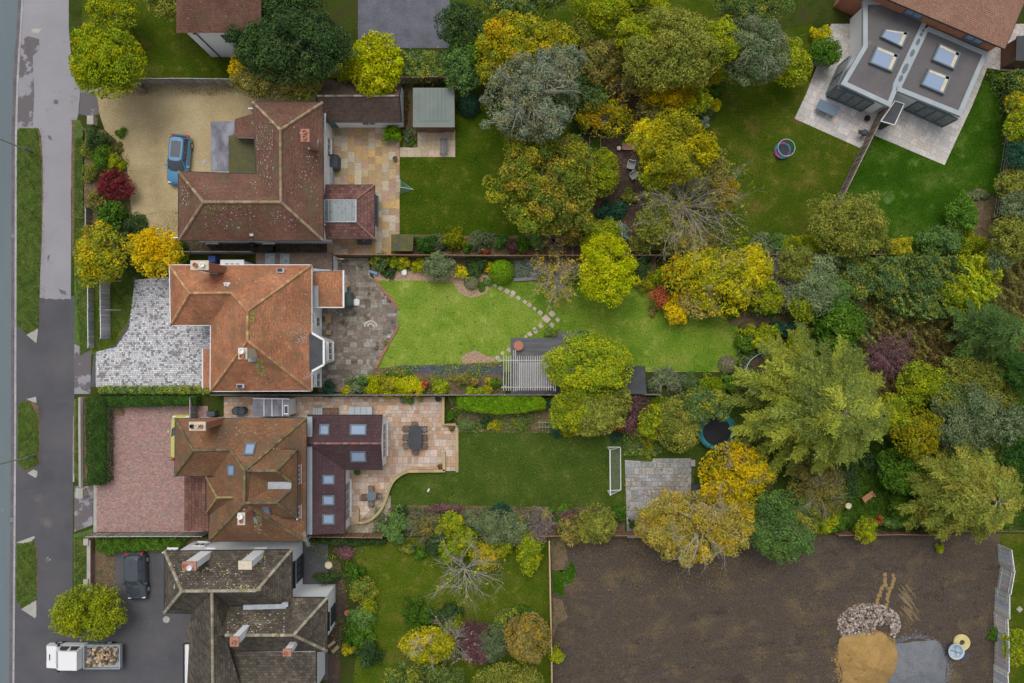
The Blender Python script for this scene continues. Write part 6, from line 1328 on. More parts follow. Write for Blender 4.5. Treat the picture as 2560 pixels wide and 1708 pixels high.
barrel((597, 1026), 'left dark round water butt beside the white boarded store'); barrel((611, 1026), 'right dark round water butt beside the white boarded store')
bx('garden_bench_box', 'grey and wooden storage bench against the wall of the plum roofed wing', 'storage bench', (782, 1020, 806, 1037), 0, .6, 'coping', extra=seams)
bx('wooden_bench', 'plain wooden bench box right of the grey storage bench', 'bench', (808, 1020, 844, 1037), 0, .5, 'shed', 'shed' if False else 0, extra=seams)
bx('storage_box', 'pale grey covered garden sofa against the wing wall', 'sofa cover', (872, 1017, 930, 1037), 0, .8, 'coping', extra=seams)
X, Y, _ = P(834, 405)
def dome(name, label, cat, px4, h, mt, group=None):
    x0, y0, x1, y1 = px4; a, b = P(x0, y0, h*.7), P(x1, y1, h*.7); X, Y = (a[0]+b[0])/2, (a[1]+b[1])/2; w, d = abs(b[0]-a[0])/2, abs(a[1]-b[1])/2; q = MB(); n = 16
    rings = []
    for k, (f, z) in enumerate(((1.02, 0.02), (1.0, h*.6), (.93, h*.86), (.7, h*.97), (.3, h))):
        rings.append([(X+w*f*(abs(math.cos(t))**.55)*np.sign(math.cos(t))+.02*math.sin(5*t+k), Y+d*f*(abs(math.sin(t))**.55)*np.sign(math.sin(t))+.02*math.cos(7*t), z) for t in np.linspace(0, 2*math.pi, n+1)[:-1]])
    for r0, r1 in zip(rings, rings[1:]):
        for k in range(n): q.face([r0[k], r0[(k+1) % n], r1[(k+1) % n], r1[k]])
    q.face(rings[-1]); return solo(q, name, m[mt], label, cat, (X, Y, 0), group, True)
dome('barbecue_cover', 'dark fabric covered barbecue against the white wall on the sandstone patio', 'barbecue cover', (822, 385, 848, 424), 1.1, 'cover')
bx('metal_store', 'grey metal storage box below the covered barbecue', 'storage box', (811, 411, 831, 460), 0, 1.0, 'lead', extra=lambda T, X, Y, w, d, z: [None for q in [MB()] if q.box((X, Y, z+.01), (w, .02, .015)) and q.build('seam', m['dark'], T)])
dome('tarpaulin', 'dark green tarpaulin over a barbecue behind the lean-to', 'tarpaulin', (857, 730, 881, 768), 1.2, 'green')
dome('plastic_sack', 'crumpled white plastic sack on the weathered patio', 'sack', (883, 747, 899, 765), .35, 'wpaint'); dome('plastic_sack', 'small white rumpled sack in the upper flower border', 'sack', (1004, 673, 1017, 689), .3, 'wpaint')
bx('dark_bench', 'dark low bench on the lower side of the garden room', 'bench', (893, 598, 927, 611), 0, .5, 'cover')
disc('plate', 'small terracotta dish lying on the dark bench', 'dish', (912, 604), .1, .53, 'pot_r', [(.06, .5), (.1, .53), (.01, .53)])
X, Y, _ = P(869, 711); q = MB(); 
for r_ in (.2, .16, .12): q.ring((X, Y, .08+r_*.2), r_, .035, 0, 20, (.75, .33, .12))
solo(q, 'hose_coil', m['attr'], 'coil of orange garden hose beside the lean-to', 'hose', (X, Y, 0))
disc('watering_can', 'small green bucket beside the orange hose coil', 'bucket', (870, 723), .13, .25, 'attr', [(.1, 0), (.14, .24), (.12, .24), (.1, .05), (.01, .05)], col=(.02, .3, .1)); disc('bucket', 'small purple bucket beside the green bucket', 'bucket', (862, 728), .12, .22, 'attr', [(.09, 0), (.13, .22), (.11, .22), (.09, .05), (.01, .05)], col=(.22, .03, .35))
X, Y, _ = P(934, 682); q = MB(); q.tube([(X-.35, Y+.12, .16), (X+.1, Y-.03, .16), (X+.14, Y-.05, .16), (X+.36, Y-.12, .16)], [.12, .15, .19, .19], 12, (.2, .28, .55)); solo(q, 'blue_planter', m['attr'], 'pale blue plastic tub lying on its side at the patio corner', 'tub', (X, Y, 0))
def bench_slat(px, ang, L, D, label, col, mt='wood_g', name='garden_bench', cat='bench', back=True):
    X, Y, _ = P(*px); T = thing(name, label, cat, (X, Y, 0)); c, s = math.cos(ang), math.sin(ang); tr = lambda x, y, z: (X+x*c-y*s, Y+x*s+y*c, z); q = MB()
    for i in range(5): y = -D/2+D*(i+.5)/5; q.beam(tr(-L/2, y, .43), tr(L/2, y, .43), D/5*.8, .025, col)
    q.build('seat', m[mt], T)
    if back:
        q = MB()
        for i in range(int(L/.11)): x = -L/2+.05+i*.11; q.beam(tr(x, D/2, .5), tr(x, D/2+.14, .92), .05, .02, col)
        q.beam(tr(-L/2, D/2+.14, .94), tr(L/2, D/2+.14, .94), .05, .06, col); q.build('backrest', m[mt], T)
        for sx in (-1, 1): q = MB(); q.beam(tr(sx*L/2, -D/2, .66), tr(sx*L/2, D/2+.08, .66), .06, .03, col); q.build('armrest', m[mt], T)
    for sx in (-1, 1):
        for sy in (-1, 1): q = MB(); q.beam(tr(sx*(L/2-.04), sy*(D/2-.03), 0), tr(sx*(L/2-.04), sy*(D/2-.03), .66 if back else .42), .06, .06, col); q.build('leg', m[mt], T)
    return T
bench_slat((1109, 369), -math.pi/2, 1.3, .6, 'weathered grey slatted bench on the small shed patio', (.2, .19, .19))
bench_slat((1571, 369), math.pi, 1.2, .5, 'reddish wooden bench in the bark garden', (.32, .18, .14))
bench_slat((2164, 1240), math.radians(34), 1.0, .5, 'orange brown wooden bench tilted on the rough grass at the right', (.48, .24, .13))
bench_slat((1575, 418), math.radians(-12), .62, .5, 'pale grey garden seat in the bark garden, the upper of two', (.5, .53, .55)); bench_slat((1583, 443), math.radians(32), .62, .42, 'pale grey slatted garden seat in the bark garden, the lower of two', (.55, .57, .58))
disc('garden_stool', 'small round white stone stool left of the reddish bench', 'stool', (1546, 373), .17, .4, 'cream', [(.14, 0), (.1, .2), (.18, .4), (.16, .42), (.01, .42)])
bench_slat((823, 797), math.pi/2, .7, .5, 'small yellowed wooden chair outside the white garden wall', (.4, .3, .12), back=False, name='wooden_stool', cat='stool')
bench_slat((824, 831), math.pi/2, .4, .4, 'small wooden stool below the yellowed chair on the patio', (.36, .28, .13), back=False, name='wooden_stool', cat='stool')
bench_slat((831, 1606), math.radians(38), .75, .25, 'wooden plank trestle by the corner of the white house, the upper one', (.5, .38, .25), back=False, name='plank_bench'); bench_slat((841, 1619), math.radians(45), .75, .3, 'wooden plank trestle by the corner of the white house, the lower one', (.45, .32, .2), back=False, name='plank_bench')
# rotary dryer / folding rack
X, Y, _ = P(852, 656); T = thing('folding_rack', 'white folding clothes rack on the overgrown corner of the weathered patio', 'clothes rack', (X, Y, 0)); q = MB(); q.beam((X-.4, Y+.25, .9), (X+.45, Y+.2, .9), .12, .03); q.build('top', m['cream'], T); q = MB(); q.tube([(X-.3, Y+.2, .9), (X+.3, Y-.2, 0)], .02, 5); q.tube([(X+.3, Y+.2, .9), (X-.3, Y-.2, 0)], .02, 5); q.build('leg', m['cream'], T)
# raised bed
X, Y, _ = P(1487, 367); T = thing('raised_bed', 'timber edged raised bed with grass in the bark garden', 'raised bed', (X, Y, 0)); q = MB()
for dx, dy, w, d in ((-.48, 0, .06, 1.75), (.48, 0, .06, 1.75), (0, .85, 1.02, .06), (0, -.85, 1.02, .06)): q.box((X+dx, Y+dy, .13), (w, d, .26), 0, (.3, .25, .18))
q.build('frame', m['wood_g'], T)
hedge([(1474, 344), (1499, 344), (1499, 389), (1474, 389)], .2, 'md', 'low grass growing in the timber raised bed', .03, .8, 'bed_grass', 'grass', lump=.03, kind='stuff')
# small pop-up goal net at the sandstone patio
T = thing('pop_up_goal', 'small pop-up football goal with green net at the sandstone patio edge', 'goal', P(1005, 468)); q = MB(); a_, b_, c_, d_ = P(1000, 448), P(999, 487), P(1000, 468, .9), P(1034, 474)
q.tube([c_, d_], .025, 5); q.tube([a_, (a_[0]+.1, (a_[1]*.7+c_[1]*.3), .7), c_, (b_[0]+.1, (b_[1]*.7+c_[1]*.3), .7), b_], .018, 5); q.build('frame', m['wpaint'], T); q = MB()
for i in range(14):
    t = i/13; p0, p1 = Vector(a_).lerp(Vector(c_), t) if t < 1 else Vector(c_), Vector(d_); q.tube([p0, p0.lerp(p1, .97)], .009, 3); p0 = Vector(b_).lerp(Vector(c_), t); q.tube([p0, p0.lerp(p1, .97)], .009, 3)
for t in np.linspace(.1, .9, 9):
    q.tube([Vector(a_).lerp(Vector(d_), t), Vector(c_).lerp(Vector(d_), t), Vector(b_).lerp(Vector(d_), t)], .009, 3)
q.build('net', mat('green_net', [(.16, .32, .2)], fine=0), T)
# big goal
T = thing('football_goal', 'white football goal with net standing on the long lawn', 'goal', P(1535, 1172)); p1, p2 = Vector(P(1518, 1118)), Vector(P(1519, 1227)); up = Vector((0, 0, 2.0)); k1, k2 = Vector(P(1551, 1118)), Vector(P(1552, 1225))
for p in (p1, p2): q = MB(); q.tube([p, p+up], .05, 8); q.build('post', m['wpaint'], T)
q = MB(); q.tube([p1+up, p2+up], .05, 8); q.build('crossbar', m['wpaint'], T); q = MB(); q.tube([k1+Vector((0, 0, .04)), k2+Vector((0, 0, .04))], .04, 6)
for p, k in ((p1, k1), (p2, k2)): q.tube([p+Vector((0, 0, .04)), k+Vector((0, 0, .04))], .04, 6); q.tube([p+up, k+Vector((0, 0, .04))], .03, 6)
q.build('back_frame', m['wpaint'], T); q = MB()
for t in np.linspace(0, 1, 26): q.tube([(p1+up).lerp(p2+up, t), k1.lerp(k2, t)+Vector((0, 0, .05))], .004, 3, None, False)
for t in np.linspace(.05, .95, 12): q.tube([(p1+up).lerp(k1, t), (p2+up).lerp(k2, t)], .004, 3, None, False)
for p, k in ((p1, k1), (p2, k2)):
    for t in np.linspace(.1, .9, 7): q.tube([p+up*t, (p+up*t).lerp(k, 1-t) if False else (k.lerp(p+up, t))], .006, 3, None, False)
q.build('net', m['net'], T)
# trampolines
def tramp(px, R, z, label, pad, mt_, enc, name='trampoline', poles=8):
    X, Y, _ = P(*px); T = thing(name, label, 'trampoline', (X, Y, 0)); q = MB(); q.lathe((X, Y, z-.02), [(R*.78, 0), (R*.78, .02), (.01, .02)], 28); q.build('mat', m[mt_], T)
    q = MB(); n = 28
    for k in range(n):
        a, b = 2*math.pi*k/n, 2*math.pi*(k+1)/n; q.face([(X+R*.76*math.cos(a), Y+R*.76*math.sin(a), z+.03), (X+R*math.cos(a), Y+R*math.sin(a), z+.01), (X+R*math.cos(b), Y+R*math.sin(b), z+.01), (X+R*.76*math.cos(b), Y+R*.76*math.sin(b), z+.03)], pad[k*len(pad)//n]); q.face([(X+R*math.cos(a), Y+R*math.sin(a), z-.08), (X+R*math.cos(b), Y+R*math.sin(b), z-.08), (X+R*math.cos(b), Y+R*math.sin(b), z+.01), (X+R*math.cos(a), Y+R*math.sin(a), z+.01)], pad[k*len(pad)//n])
    q.build('pad', m['attr'], T)
    q = MB(); q.ring((X, Y, z-.03), R*.97, .03, 0, 28); q.build('frame', m['lead'], T)
    for k in range(4): a = k*1.5708+.4; q = MB(); q.tube([(X+R*.95*math.cos(a-.25), Y+R*.95*math.sin(a-.25), z-.05), (X+R*.95*math.cos(a-.25), Y+R*.95*math.sin(a-.25), .03), (X+R*.95*math.cos(a+.25), Y+R*.95*math.sin(a+.25), .03), (X+R*.95*math.cos(a+.25), Y+R*.95*math.sin(a+.25), z-.05)], .022, 5); q.build('leg', m['lead'], T)
    if enc:
        zt, rc, cl = enc; q = MB(); q.ring((X, Y, zt), R*rc, .03, 0, 28, cl); q.build('top_ring', m['attr'], T)
        for k in range(poles): a = 2*math.pi*k/poles; q = MB(); q.tube([(X+R*math.cos(a), Y+R*math.sin(a), z-.2), (X+R*1.03*math.cos(a), Y+R*1.03*math.sin(a), z+.4), (X+R*rc*math.cos(a), Y+R*rc*math.sin(a), zt)], .02, 5, cl); q.build('net_pole', m['attr'], T)
        q = MB()
        for k in range(40): a = 2*math.pi*k/40; q.tube([(X+R*.98*math.cos(a), Y+R*.98*math.sin(a), z), (X+R*rc*math.cos(a), Y+R*rc*math.sin(a), zt)], .005, 3, (.05, .05, .06), False)
        for zz in np.linspace(z+.15, zt-.1, 7): f = (zz-z)/(zt-z); q.ring((X, Y, zz), R*(.98+(rc-.98)*f), .005, 0, 28, (.05, .05, .06))
        q.build('safety_net', m['attr'], T)
    return T
TEAL = [(.02, .22, .24), (.02, .28, .3), (.015, .16, .19)]
tramp((1786, 1076), 1.62, .75, 'round trampoline with teal green pad and black mat near the lower shrubs', TEAL, 'black', (1.9, .93, (.05, .2, .22)))
tramp((1893, 932), 1.75, .85, 'large trampoline with white ringed enclosure half hidden under the golden larch', [(.05, .055, .07)], 'leafbed', (2.5, 1.0, (.55, .6, .65)))
tramp((1954, 378), .72, .3, 'small toddler trampoline with pink and blue pad on the mossy lawn', [(.04, .25, .45), (.35, .05, .3), (.1, .3, .5), (.5, .06, .35), (.05, .2, .35), (.3, .05, .3)], 'dark', (1.25, 1.02, (.3, .62, .62)), poles=6)
# table tennis
T = thing('table_tennis_table', 'blue grey outdoor table on the pale stone patio', 'table', P(2070, 270)); w = [P(*p, .76) for p in ((2050.7, 247), (2100, 269), (2086, 292), (2040, 271))]; q = MB(); q.prism([p[:2] for p in w], .72, .76); q.build('tabletop', mat('blue_grey_table', [(.13, .19, .25)], fine=.05, rough=.5), T)
for p in w: c_ = Vector((sum(v[0] for v in w)/4, sum(v[1] for v in w)/4, 0)); r_ = Vector((p[0], p[1], 0)).lerp(c_, .15); q = MB(); q.tube([r_, r_+Vector((0, 0, .72))], .025, 5); q.build('leg', m['dark'], T)
# awning / hot tub shelter of the modern house
T = thing('side_canopy', 'dark slatted canopy with white edge beside the diagonal fence', 'canopy', P(2245, 282)); w = [P(*p, 2.3) for p in ((2237, 253), (2260, 260), (2236, 313), (2202, 303))]; q = MB(); q.prism([p[:2] for p in w], 2.22, 2.3); q.build('roof', m['felt_d'], T); q = MB()
for i in range(4): q.beam(Vector(w[i])-Vector((0, 0, .02)), Vector(w[(i+1) % 4])-Vector((0, 0, .02)), .06, .14)
q.build('edge', m['wpaint'], T); w_ = inset([p[:2] for p in w], .15); walls(T, w_, 0, 2.2, 'dark', 'side')
disc('parasol_base', 'round black fire bowl on the pale patio left of the diagonal fence', 'fire bowl', (2163, 299), .25, .5, 'black', [(.12, 0), (.08, .2), (.26, .42), (.25, .48), (.2, .4), (.01, .36)])
X, Y, _ = P(2152, 338); T = thing('kettle_barbecue', 'dark kettle barbecue with side shelf on the pale patio corner', 'barbecue', (X, Y, 0)); q = MB(); q.lathe((X, Y, .5), [(.05, 0), (.26, .12), (.31, .28), (.27, .42), (.12, .52), (.02, .54)], 16); q.build('bowl', m['cover'], T)
for k in range(3): q = MB(); q.tube([(X+.15*math.cos(k*2.1), Y+.15*math.sin(k*2.1), .55), (X+.3*math.cos(k*2.1), Y+.3*math.sin(k*2.1), 0)], .02, 5); q.build('leg', m['dark'], T)
q = MB(); q.box((X-.42, Y+.05, .8), (.3, .35, .04)); q.build('side_shelf', m['dark'], T)
# pergola, deck and things on it
wd = [P(*p, .15)[:2] for p in ((1277, 845), (1386, 845), (1386, 829), (1448, 829), (1448, 850), (1440, 905), (1400, 990), (1277, 990))]; q = MB(); q.prism(wd, 0, .15); o = solo(q, 'deck', m['deck'], 'dark weathered timber deck under the pergola in the middle garden', 'deck', P(1340, 900))
q = MB(); q.prism([P(*p, .17)[:2] for p in ((1448, 827), (1472, 827), (1472, 852), (1448, 852))], 0, .16); solo(q, 'artificial_grass_mat', mat('dark_green_mat', [(.03, .09, .05), (.045, .12, .06)], 3, fine=.2), 'dark green mat square at the upper corner of the deck', 'mat', P(1460, 840))
wd = [P(*p, .3)[:2] for p in ((1296, 906), (1400, 906), (1400, 966), (1296, 966))]; q = MB(); q.prism(wd, .15, .3); solo(q, 'raised_deck', m['deckb'], 'pale grey raised deck platform beneath the pergola slats', 'deck', (*P(1348, 936)[:2], .15))
T = thing('pergola', 'pale timber pergola of many parallel slats over the raised deck', 'pergola', P(1320, 935)); PW = (.52, .5, .47)
zt = 2.35
for i, x in enumerate((1259, 1265.5, 1271.5, 1277)+tuple(np.arange(1293, 1382, 5.6))):
    q = MB(); j = (i*37 % 5)*.4; q.beam(P(x+.3, 889+j, zt), P(x-.2, 976+j*.5, zt), .055, .1, tuple(v*(1+((i*53) % 7-3)*.03) for v in PW)); q.build('slat', m['wood_g'], T)
for y in (901, 968): q = MB(); q.beam(P(1253, y, zt-.12), P(1384, y, zt-.12), .07, .12, PW); q.build('beam', m['wood_g'], T)
for x in (1284, 1288.5, 1384, 1388.5): q = MB(); q.beam(P(x, 875, zt-.02), P(x, 978, zt-.02), .05, .14, PW); q.build('beam', m['wood_g'], T)
for x, y in ((1262, 902), (1262, 967), (1378, 902), (1378, 967)): p = P(x, y, zt-.2); q = MB(); q.beam((p[0], p[1], 0), p, .1, .1, PW); q.build('post', m['wood_g'], T)
X, Y, _ = P(1296.4, 864.4, .7); T = thing('round_garden_table', 'round terracotta topped table at the corner of the dark deck', 'table', (X, Y, .15)); q = MB(); q.lathe((X, Y, .66), [(.42, 0), (.42, .05), (.01, .055)], 28, (.42, .17, .1)); q.build('tabletop', m['attr'], T); q = MB(); q.lathe((X, Y, .15), [(.25, 0), (.2, .05), (.04, .1), (.04, .51)], 12); q.build('pedestal', m['dark'], T)
# garden trellis in border C
T = thing('trellis', 'small pale wooden trellis leaning in the shrub border', 'trellis', P(1363, 1062)); q = MB(); 
for x in (1348, 1356, 1364, 1372, 1381): q.beam(P(x, 1078, .2), P(x, 1050, 1.6), .04, .04, (.45, .4, .33))
for y, z in ((1068, .7), (1056, 1.3)): q.beam(P(1345, y, z), P(1383, y, z), .04, .04, (.45, .4, .33))
q.build('slats', m['wood_g'], T)
X, Y, _ = P(1072, 1225); q = MB(); q.tube([(X-.08, Y-.14, .08), (X+.02, Y+.05, .09), (X+.06, Y+.13, .09)], [.09, .1, .05], 10, (.7, .7, .7)); solo(q, 'toy', m['attr'], 'small white object lying on the even green lawn', 'toy', (X, Y, 0))
X, Y, _ = P(2114, 1261); T = thing('garden_fountain', 'small round white stone ornament on the rough grass near the tilted bench', 'ornament', (X, Y, 0)); q = MB(); q.lathe((X, Y, 0), [(.16, 0), (.12, .1), (.05, .3), (.05, .45), (.25, .6), (.27, .64), (.18, .6), (.01, .58)], 14); q.build('bowl', m['cream'], T)
X, Y, _ = P(1744, 1220); bx('wheelbarrow_cover', 'dark grey covered box beside the concrete patio', 'covered box', (1732, 1212, 1756, 1242), 0, .7, 'cover')
bx('stone_step', 'small stone step at the corner of the grey paved square', 'step', (1727, 1150, 1738, 1166), 0, .2, 'conc')
bx('planter_box', 'concrete planter kerb in the corner of the red block drive', 'planter', (281, 1016, 308, 1037), 0, .25, 'cream', lid='leafbed')
X, Y, _ = P(1335, 1615)
# bare plot: piles and drums
def pile(name, label, cat, px, r, h, mt, sy=1.0, ridge=0.0, seed=1):
    X, Y, _ = P(*px); rg_ = np.random.default_rng(seed); q = MB(); nr, na = 14, 40; ph = rg_.uniform(0, 6, 6); R = []
    for i in range(nr+1):
        f = i/nr; row = []
        for k in range(na):
            a = 2*math.pi*k/na; rr = r*f*(1+.08*math.sin(3*a+ph[0])+.05*math.sin(5*a+ph[1])+.03*math.sin(9*a+ph[2]))
            z = h*(1-f)**.9*(1+.08*math.sin(4*a+ph[3])*f)+.02*math.sin(11*a+ph[4]+f*9)*(1-f); row.append((X+rr*math.cos(a), Y+rr*sy*math.sin(a), max(z, -.02)))
        R.append(row)
    for i in range(nr):
        for k in range(na): q.face([R[i][k], R[i+1][k], R[i+1][(k+1) % na], R[i][(k+1) % na]])
    return solo(q, name, m[mt], label, cat, (X, Y, 0), smooth=True, kind='stuff')
pile('sand_pile', 'heap of golden building sand on the bare plot', 'sand', (2170, 1656), 2.7, 1.7, 'sandp', 1.1, seed=3); pile('gravel_pile', 'heap of blue grey gravel next to the golden sand', 'gravel', (2290, 1672), 2.8, 1.0, 'grit', .95, seed=4)
for cx_, cy_, rr_, mt_, cc_, nm_, lb_ in ((2170, 1656, 78, 'sandp', [(.4, .26, .09), (.3, .19, .07)], 'spilled_sand', 'loose crumbs of sand spilled round the golden heap'), (2290, 1672, 82, 'grit', [(.2, .21, .23), (.14, .15, .16)], 'spilled_gravel', 'loose stones spilled round the blue grey heap')):
    rg_ = np.random.default_rng(cx_); q = MB()
    for i in range(1100):
        a = rg_.uniform(0, 6.283); r_ = rr_*(.93+abs(rg_.normal())*.09); X, Y, _ = P(cx_+r_*math.cos(a), cy_+r_*math.sin(a)); s_ = rg_.uniform(.02, .07); q.box((X, Y, s_*.3), (s_*1.6, s_*1.3, s_), rg_.uniform(0, 3.1), cc_[i % 2], rg_.uniform(-.5, .5))
    tag(q.build(nm_, m['attrs']), lb_, 'spill', kind='stuff')
for k, pl_ in enumerate(([(1420, 1690), (1600, 1655), (1800, 1625), (1980, 1600), (2090, 1590)], [(1420, 1720), (1600, 1684), (1800, 1654), (1990, 1628), (2090, 1615)], [(1960, 1500), (2060, 1480), (2180, 1470), (2300, 1482)], [(2310, 1400), (2350, 1460), (2380, 1530), (2390, 1580)])):
    q = MB(); w = [Vector(P(*p)) for p in pl_]; rg_ = np.random.default_rng(k+50)
    for a_, b_ in zip(w, w[1:]):
        n_ = int((b_-a_).length/.16); d_ = (b_-a_).normalized(); r0 = math.atan2(d_.y, d_.x)
        for i in range(n_):
            for o_ in (-.12, 0, .12):
                if rg_.random() < .3: continue
                p = a_.lerp(b_, i/n_)+Vector((-d_.y, d_.x, 0))*o_; q.box((p.x+rg_.normal()*.05, p.y+rg_.normal()*.04, 0), (.13, .08, .03+.05*rg_.random()), r0+rg_.normal()*.3, [(.055, .042, .034), (.075, .058, .046), (.1, .078, .06)][rg_.integers(3)], rg_.normal()*.1)
    tag(q.build('wheel_rut', m['attrs']), ['long churned wheel rut crossing the lower bare plot, upper one', 'long churned wheel rut crossing the lower bare plot, lower one', 'churned wheel rut above the rubble heap', 'short churned rut left of the leaning fence'][k], 'wheel rut', kind='stuff')
rg_ = np.random.default_rng(8); q = MB()
for i in range(1500):
    a = rg_.uniform(0, 6.283); r_ = rg_.random()**.5; x, y = 2172+r_*80*math.cos(a), 1560+r_*52*math.sin(a)
    if x > 2185 and y > 1562 and x < 2225: continue
    s_ = rg_.uniform(.03, .1); X, Y, _ = P(x, y); z = .25*(1-r_)+s_*.4; c_ = [(.42, .37, .31), (.28, .22, .18), (.18, .14, .12), (.36, .26, .2), (.5, .46, .42), (.22, .17, .14)][rg_.integers(6)]
    q.box((X, Y, z), (s_*2*rg_.uniform(.6, 1.2), s_*1.6, s_*1.1), rg_.uniform(0, 3.1), c_, rg_.uniform(-.6, .6))
tag(q.build('rubble_pile', m['attrs']), 'loose heap of broken stone and brick rubble above the sand', 'rubble', kind='stuff')
rg_ = np.random.default_rng(9); 
for pl, nm_ in (([(2212, 1433), (2212, 1455), (2202, 1475), (2193, 1500), (2190, 1535)], 'left'), ([(2212, 1455), (2222, 1480), (2216, 1510), (2216, 1535)], 'middle'), ([(2235, 1437), (2232, 1462), (2222, 1482)], 'right')):
    q = MB(); w = [Vector(P(*p)) for p in pl]; 
    for a_, b_ in zip(w, w[1:]):
        n_ = int((b_-a_).length/.08)
        for i in range(n_): p = a_.lerp(b_, i/n_); s_ = rg_.uniform(.08, .17); q.box((p.x+rg_.normal()*.06, p.y+rg_.normal()*.06, .0), (s_*1.5, s_*1.5, .03+.03*rg_.random()), rg_.uniform(0, 3), (.3, .2, .08))
    tag(q.build('sand_track', m['attrs']), f'{nm_} thin sandy wheel track leading from the sand heap', 'sand', kind='stuff')
q = MB()
for i in range(26):
    a_ = Vector(P(2250+i*.6+rg_.uniform(-12, 12), 1500+rg_.uniform(-40, 40))); l_ = rg_.uniform(.5, 1.6); d_ = Vector((.62, -.78, 0))*l_; q.beam(a_+Vector((0, 0, .03)), a_+d_+Vector((0, 0, .04)), .04, .03, (.3, .22, .12))
tag(q.build('timber_scraps', m['attrs']), 'scattered thin timber battens lying across the bare soil', 'timber scraps', kind='stuff')
X, Y, _ = P(2402, 1605); T = thing('pipe_coil', 'coil of yellow plastic pipe on the bare plot', 'pipe coil', (X, Y, 0)); q = MB()
for r_ in (.3, .42, .54, .65):
    for z in (.08, .2): q.ring((X, Y, z), r_, .065, 0, 26, (.68, .6, .28))
q.build('coil', m['attr'], T)
X, Y, _ = P(2378, 1620); T = thing('cable_drum', 'blue and white round cement mixer drum beside the yellow pipe coil', 'mixer', (X, Y, 0)); q = MB(); q.lathe((X, Y, .3), [(.3, 0), (.62, .3), (.7, .5), (.7, .56), (.56, .52), (.5, .3), (.3, .15), (.01, .12)], 24, (.45, .5, .55)); q.build('drum', m['attr'], T); q = MB(); q.tube([(X-.5, Y+.1, .7), (X+.5, Y-.2, .72)], .03, 6, (.03, .2, .35)); q.tube([(X, Y+.45, .7), (X+.05, Y-.4, .72)], .03, 6, (.03, .2, .35)); q.build('paddle', m['attr'], T)
for k in range(3): q = MB(); q.tube([(X+.4*math.cos(k*2.1), Y+.4*math.sin(k*2.1), .4), (X+.5*math.cos(k*2.1), Y+.5*math.sin(k*2.1), 0)], .03, 5, (.03, .08, .3)); q.build('leg', m['attr'], T)
dome('blue_sack', 'bright blue plastic sack below the yellow pipe coil', 'sack', (2396, 1630, 2414, 1648), .4, 'blue')
X, Y, _ = P(2548, 1523); disc('drain_cover', 'pale square drain slab on the grass right of the leaning fence', 'drain cover', (2548, 1523), .3, .06, 'conc', n=4)
# garden wires from the bare tree
# pipes and tools by house D
X, Y, _ = P(473, 1592); q = MB(); q.beam((X, Y+.9, .05), (X+.05, Y-.9, .9), .12, .05, (.5, .15, .1)); q.beam((X+.15, Y+.7, .05), (X+.12, Y-.9, .9), .06, .05, (.1, .3, .45)); solo(q, 'leaning_tools', m['attr'], 'red and blue boards leaning at the porch wall by the dark drive', 'boards', (X, Y, 0))

# street details
def drain(px, label):
    X, Y, _ = P(*px); T = thing('drain_grate', label, 'drain', (X, Y, -.11)); q = MB(); q.box((X, Y, -.1), (.42, .46, .03)); q.build('frame', m['dark'], T); q = MB()
    for i in range(6): q.box((X, Y-.18+.072*i, -.08), (.36, .03, .02))
    q.build('bars', m['lead'], T)
drain((30, 590), 'iron drain grate in the gutter beside the long upper verge'); drain((27, 1300), 'iron drain grate in the gutter between the two lower verges')
disc('manhole_cover', 'small round iron cover in the light pavement near the top', 'manhole cover', (140, 255), .2, .02, 'patch'); disc('manhole_cover', 'small square iron cover in the dark pavement', 'manhole cover', (120, 1400), .3, .02, 'cracked', n=4)
# ---------------------------------------------------------------- plants (px, py, radius in photograph pixels, height m)
# front edge
tree(268, 158, (92, 84), 8.0, 'ash', 'broad yellow green tree between pavement and top left lawn', rough=.07, gap=.06, leaf=.1)
shrub(186, 92, (16, 26), 1.6, 'md', 'small bright green bush at the pavement edge, top left')
shrub(232, 345, 32, 1.8, 'dk', 'dark green bush topmost in the front bed of the gravel drive'); shrub(245, 388, 33, 2.0, 'md', 'mid green bush under the topmost dark bush in the front bed'); shrub(283, 402, 22, 1.2, 'yg', 'yellowish bush right of the mid green bush by the gravel')
shrub(224, 432, 24, 1.4, 'ol', 'olive bush left of the dark red maple'); tree(282, 462, (44, 36), 2.4, 'dred', 'dark red Japanese maple beside the gravel drive', name='maple_tree', leaf=.07)
shrub(234, 495, 24, 1.5, 'olb', 'brownish green bush below the dark red maple'); shrub(276, 535, (44, 38), 2.2, 'md', 'large mid green rounded bush below the dark red maple', leaf=.09); shrub(338, 560, 30, 1.4, 'dk', 'dark low shrub beside the large rounded bush')
shrub(300, 332, 14, .6, 'md', 'tiny green bush at the gravel edge'); shrub(285, 365, 20, .5, 'bram', 'dark brown low shrub by the gravel bed')
tree(245, 635, (66, 72), 5.5, 'orf', 'green and orange tinted tree in front of the middle house', leaf=.11, rough=.08); tree(385, 630, (66, 62), 5.0, 'yo', 'vivid golden yellow tree beside the orange roof', leaf=.11, rough=.1, bright=1.1); shrub(425, 640, 30, 2.6, 'lime', 'lime green lower bush beside the golden tree and house corner'); shrub(450, 612, 16, 1.2, 'dk', 'small dark bush in the alley mouth'); shrub(316, 655, (26, 30), 2.0, 'dk', 'dark shrub between the two front trees')
tree(210, 1540, (88, 68), 4.5, 'yg', 'yellow green tree overhanging the pavement beside the white truck', leaf=.1, rough=.14, gap=.06, bright=.95)
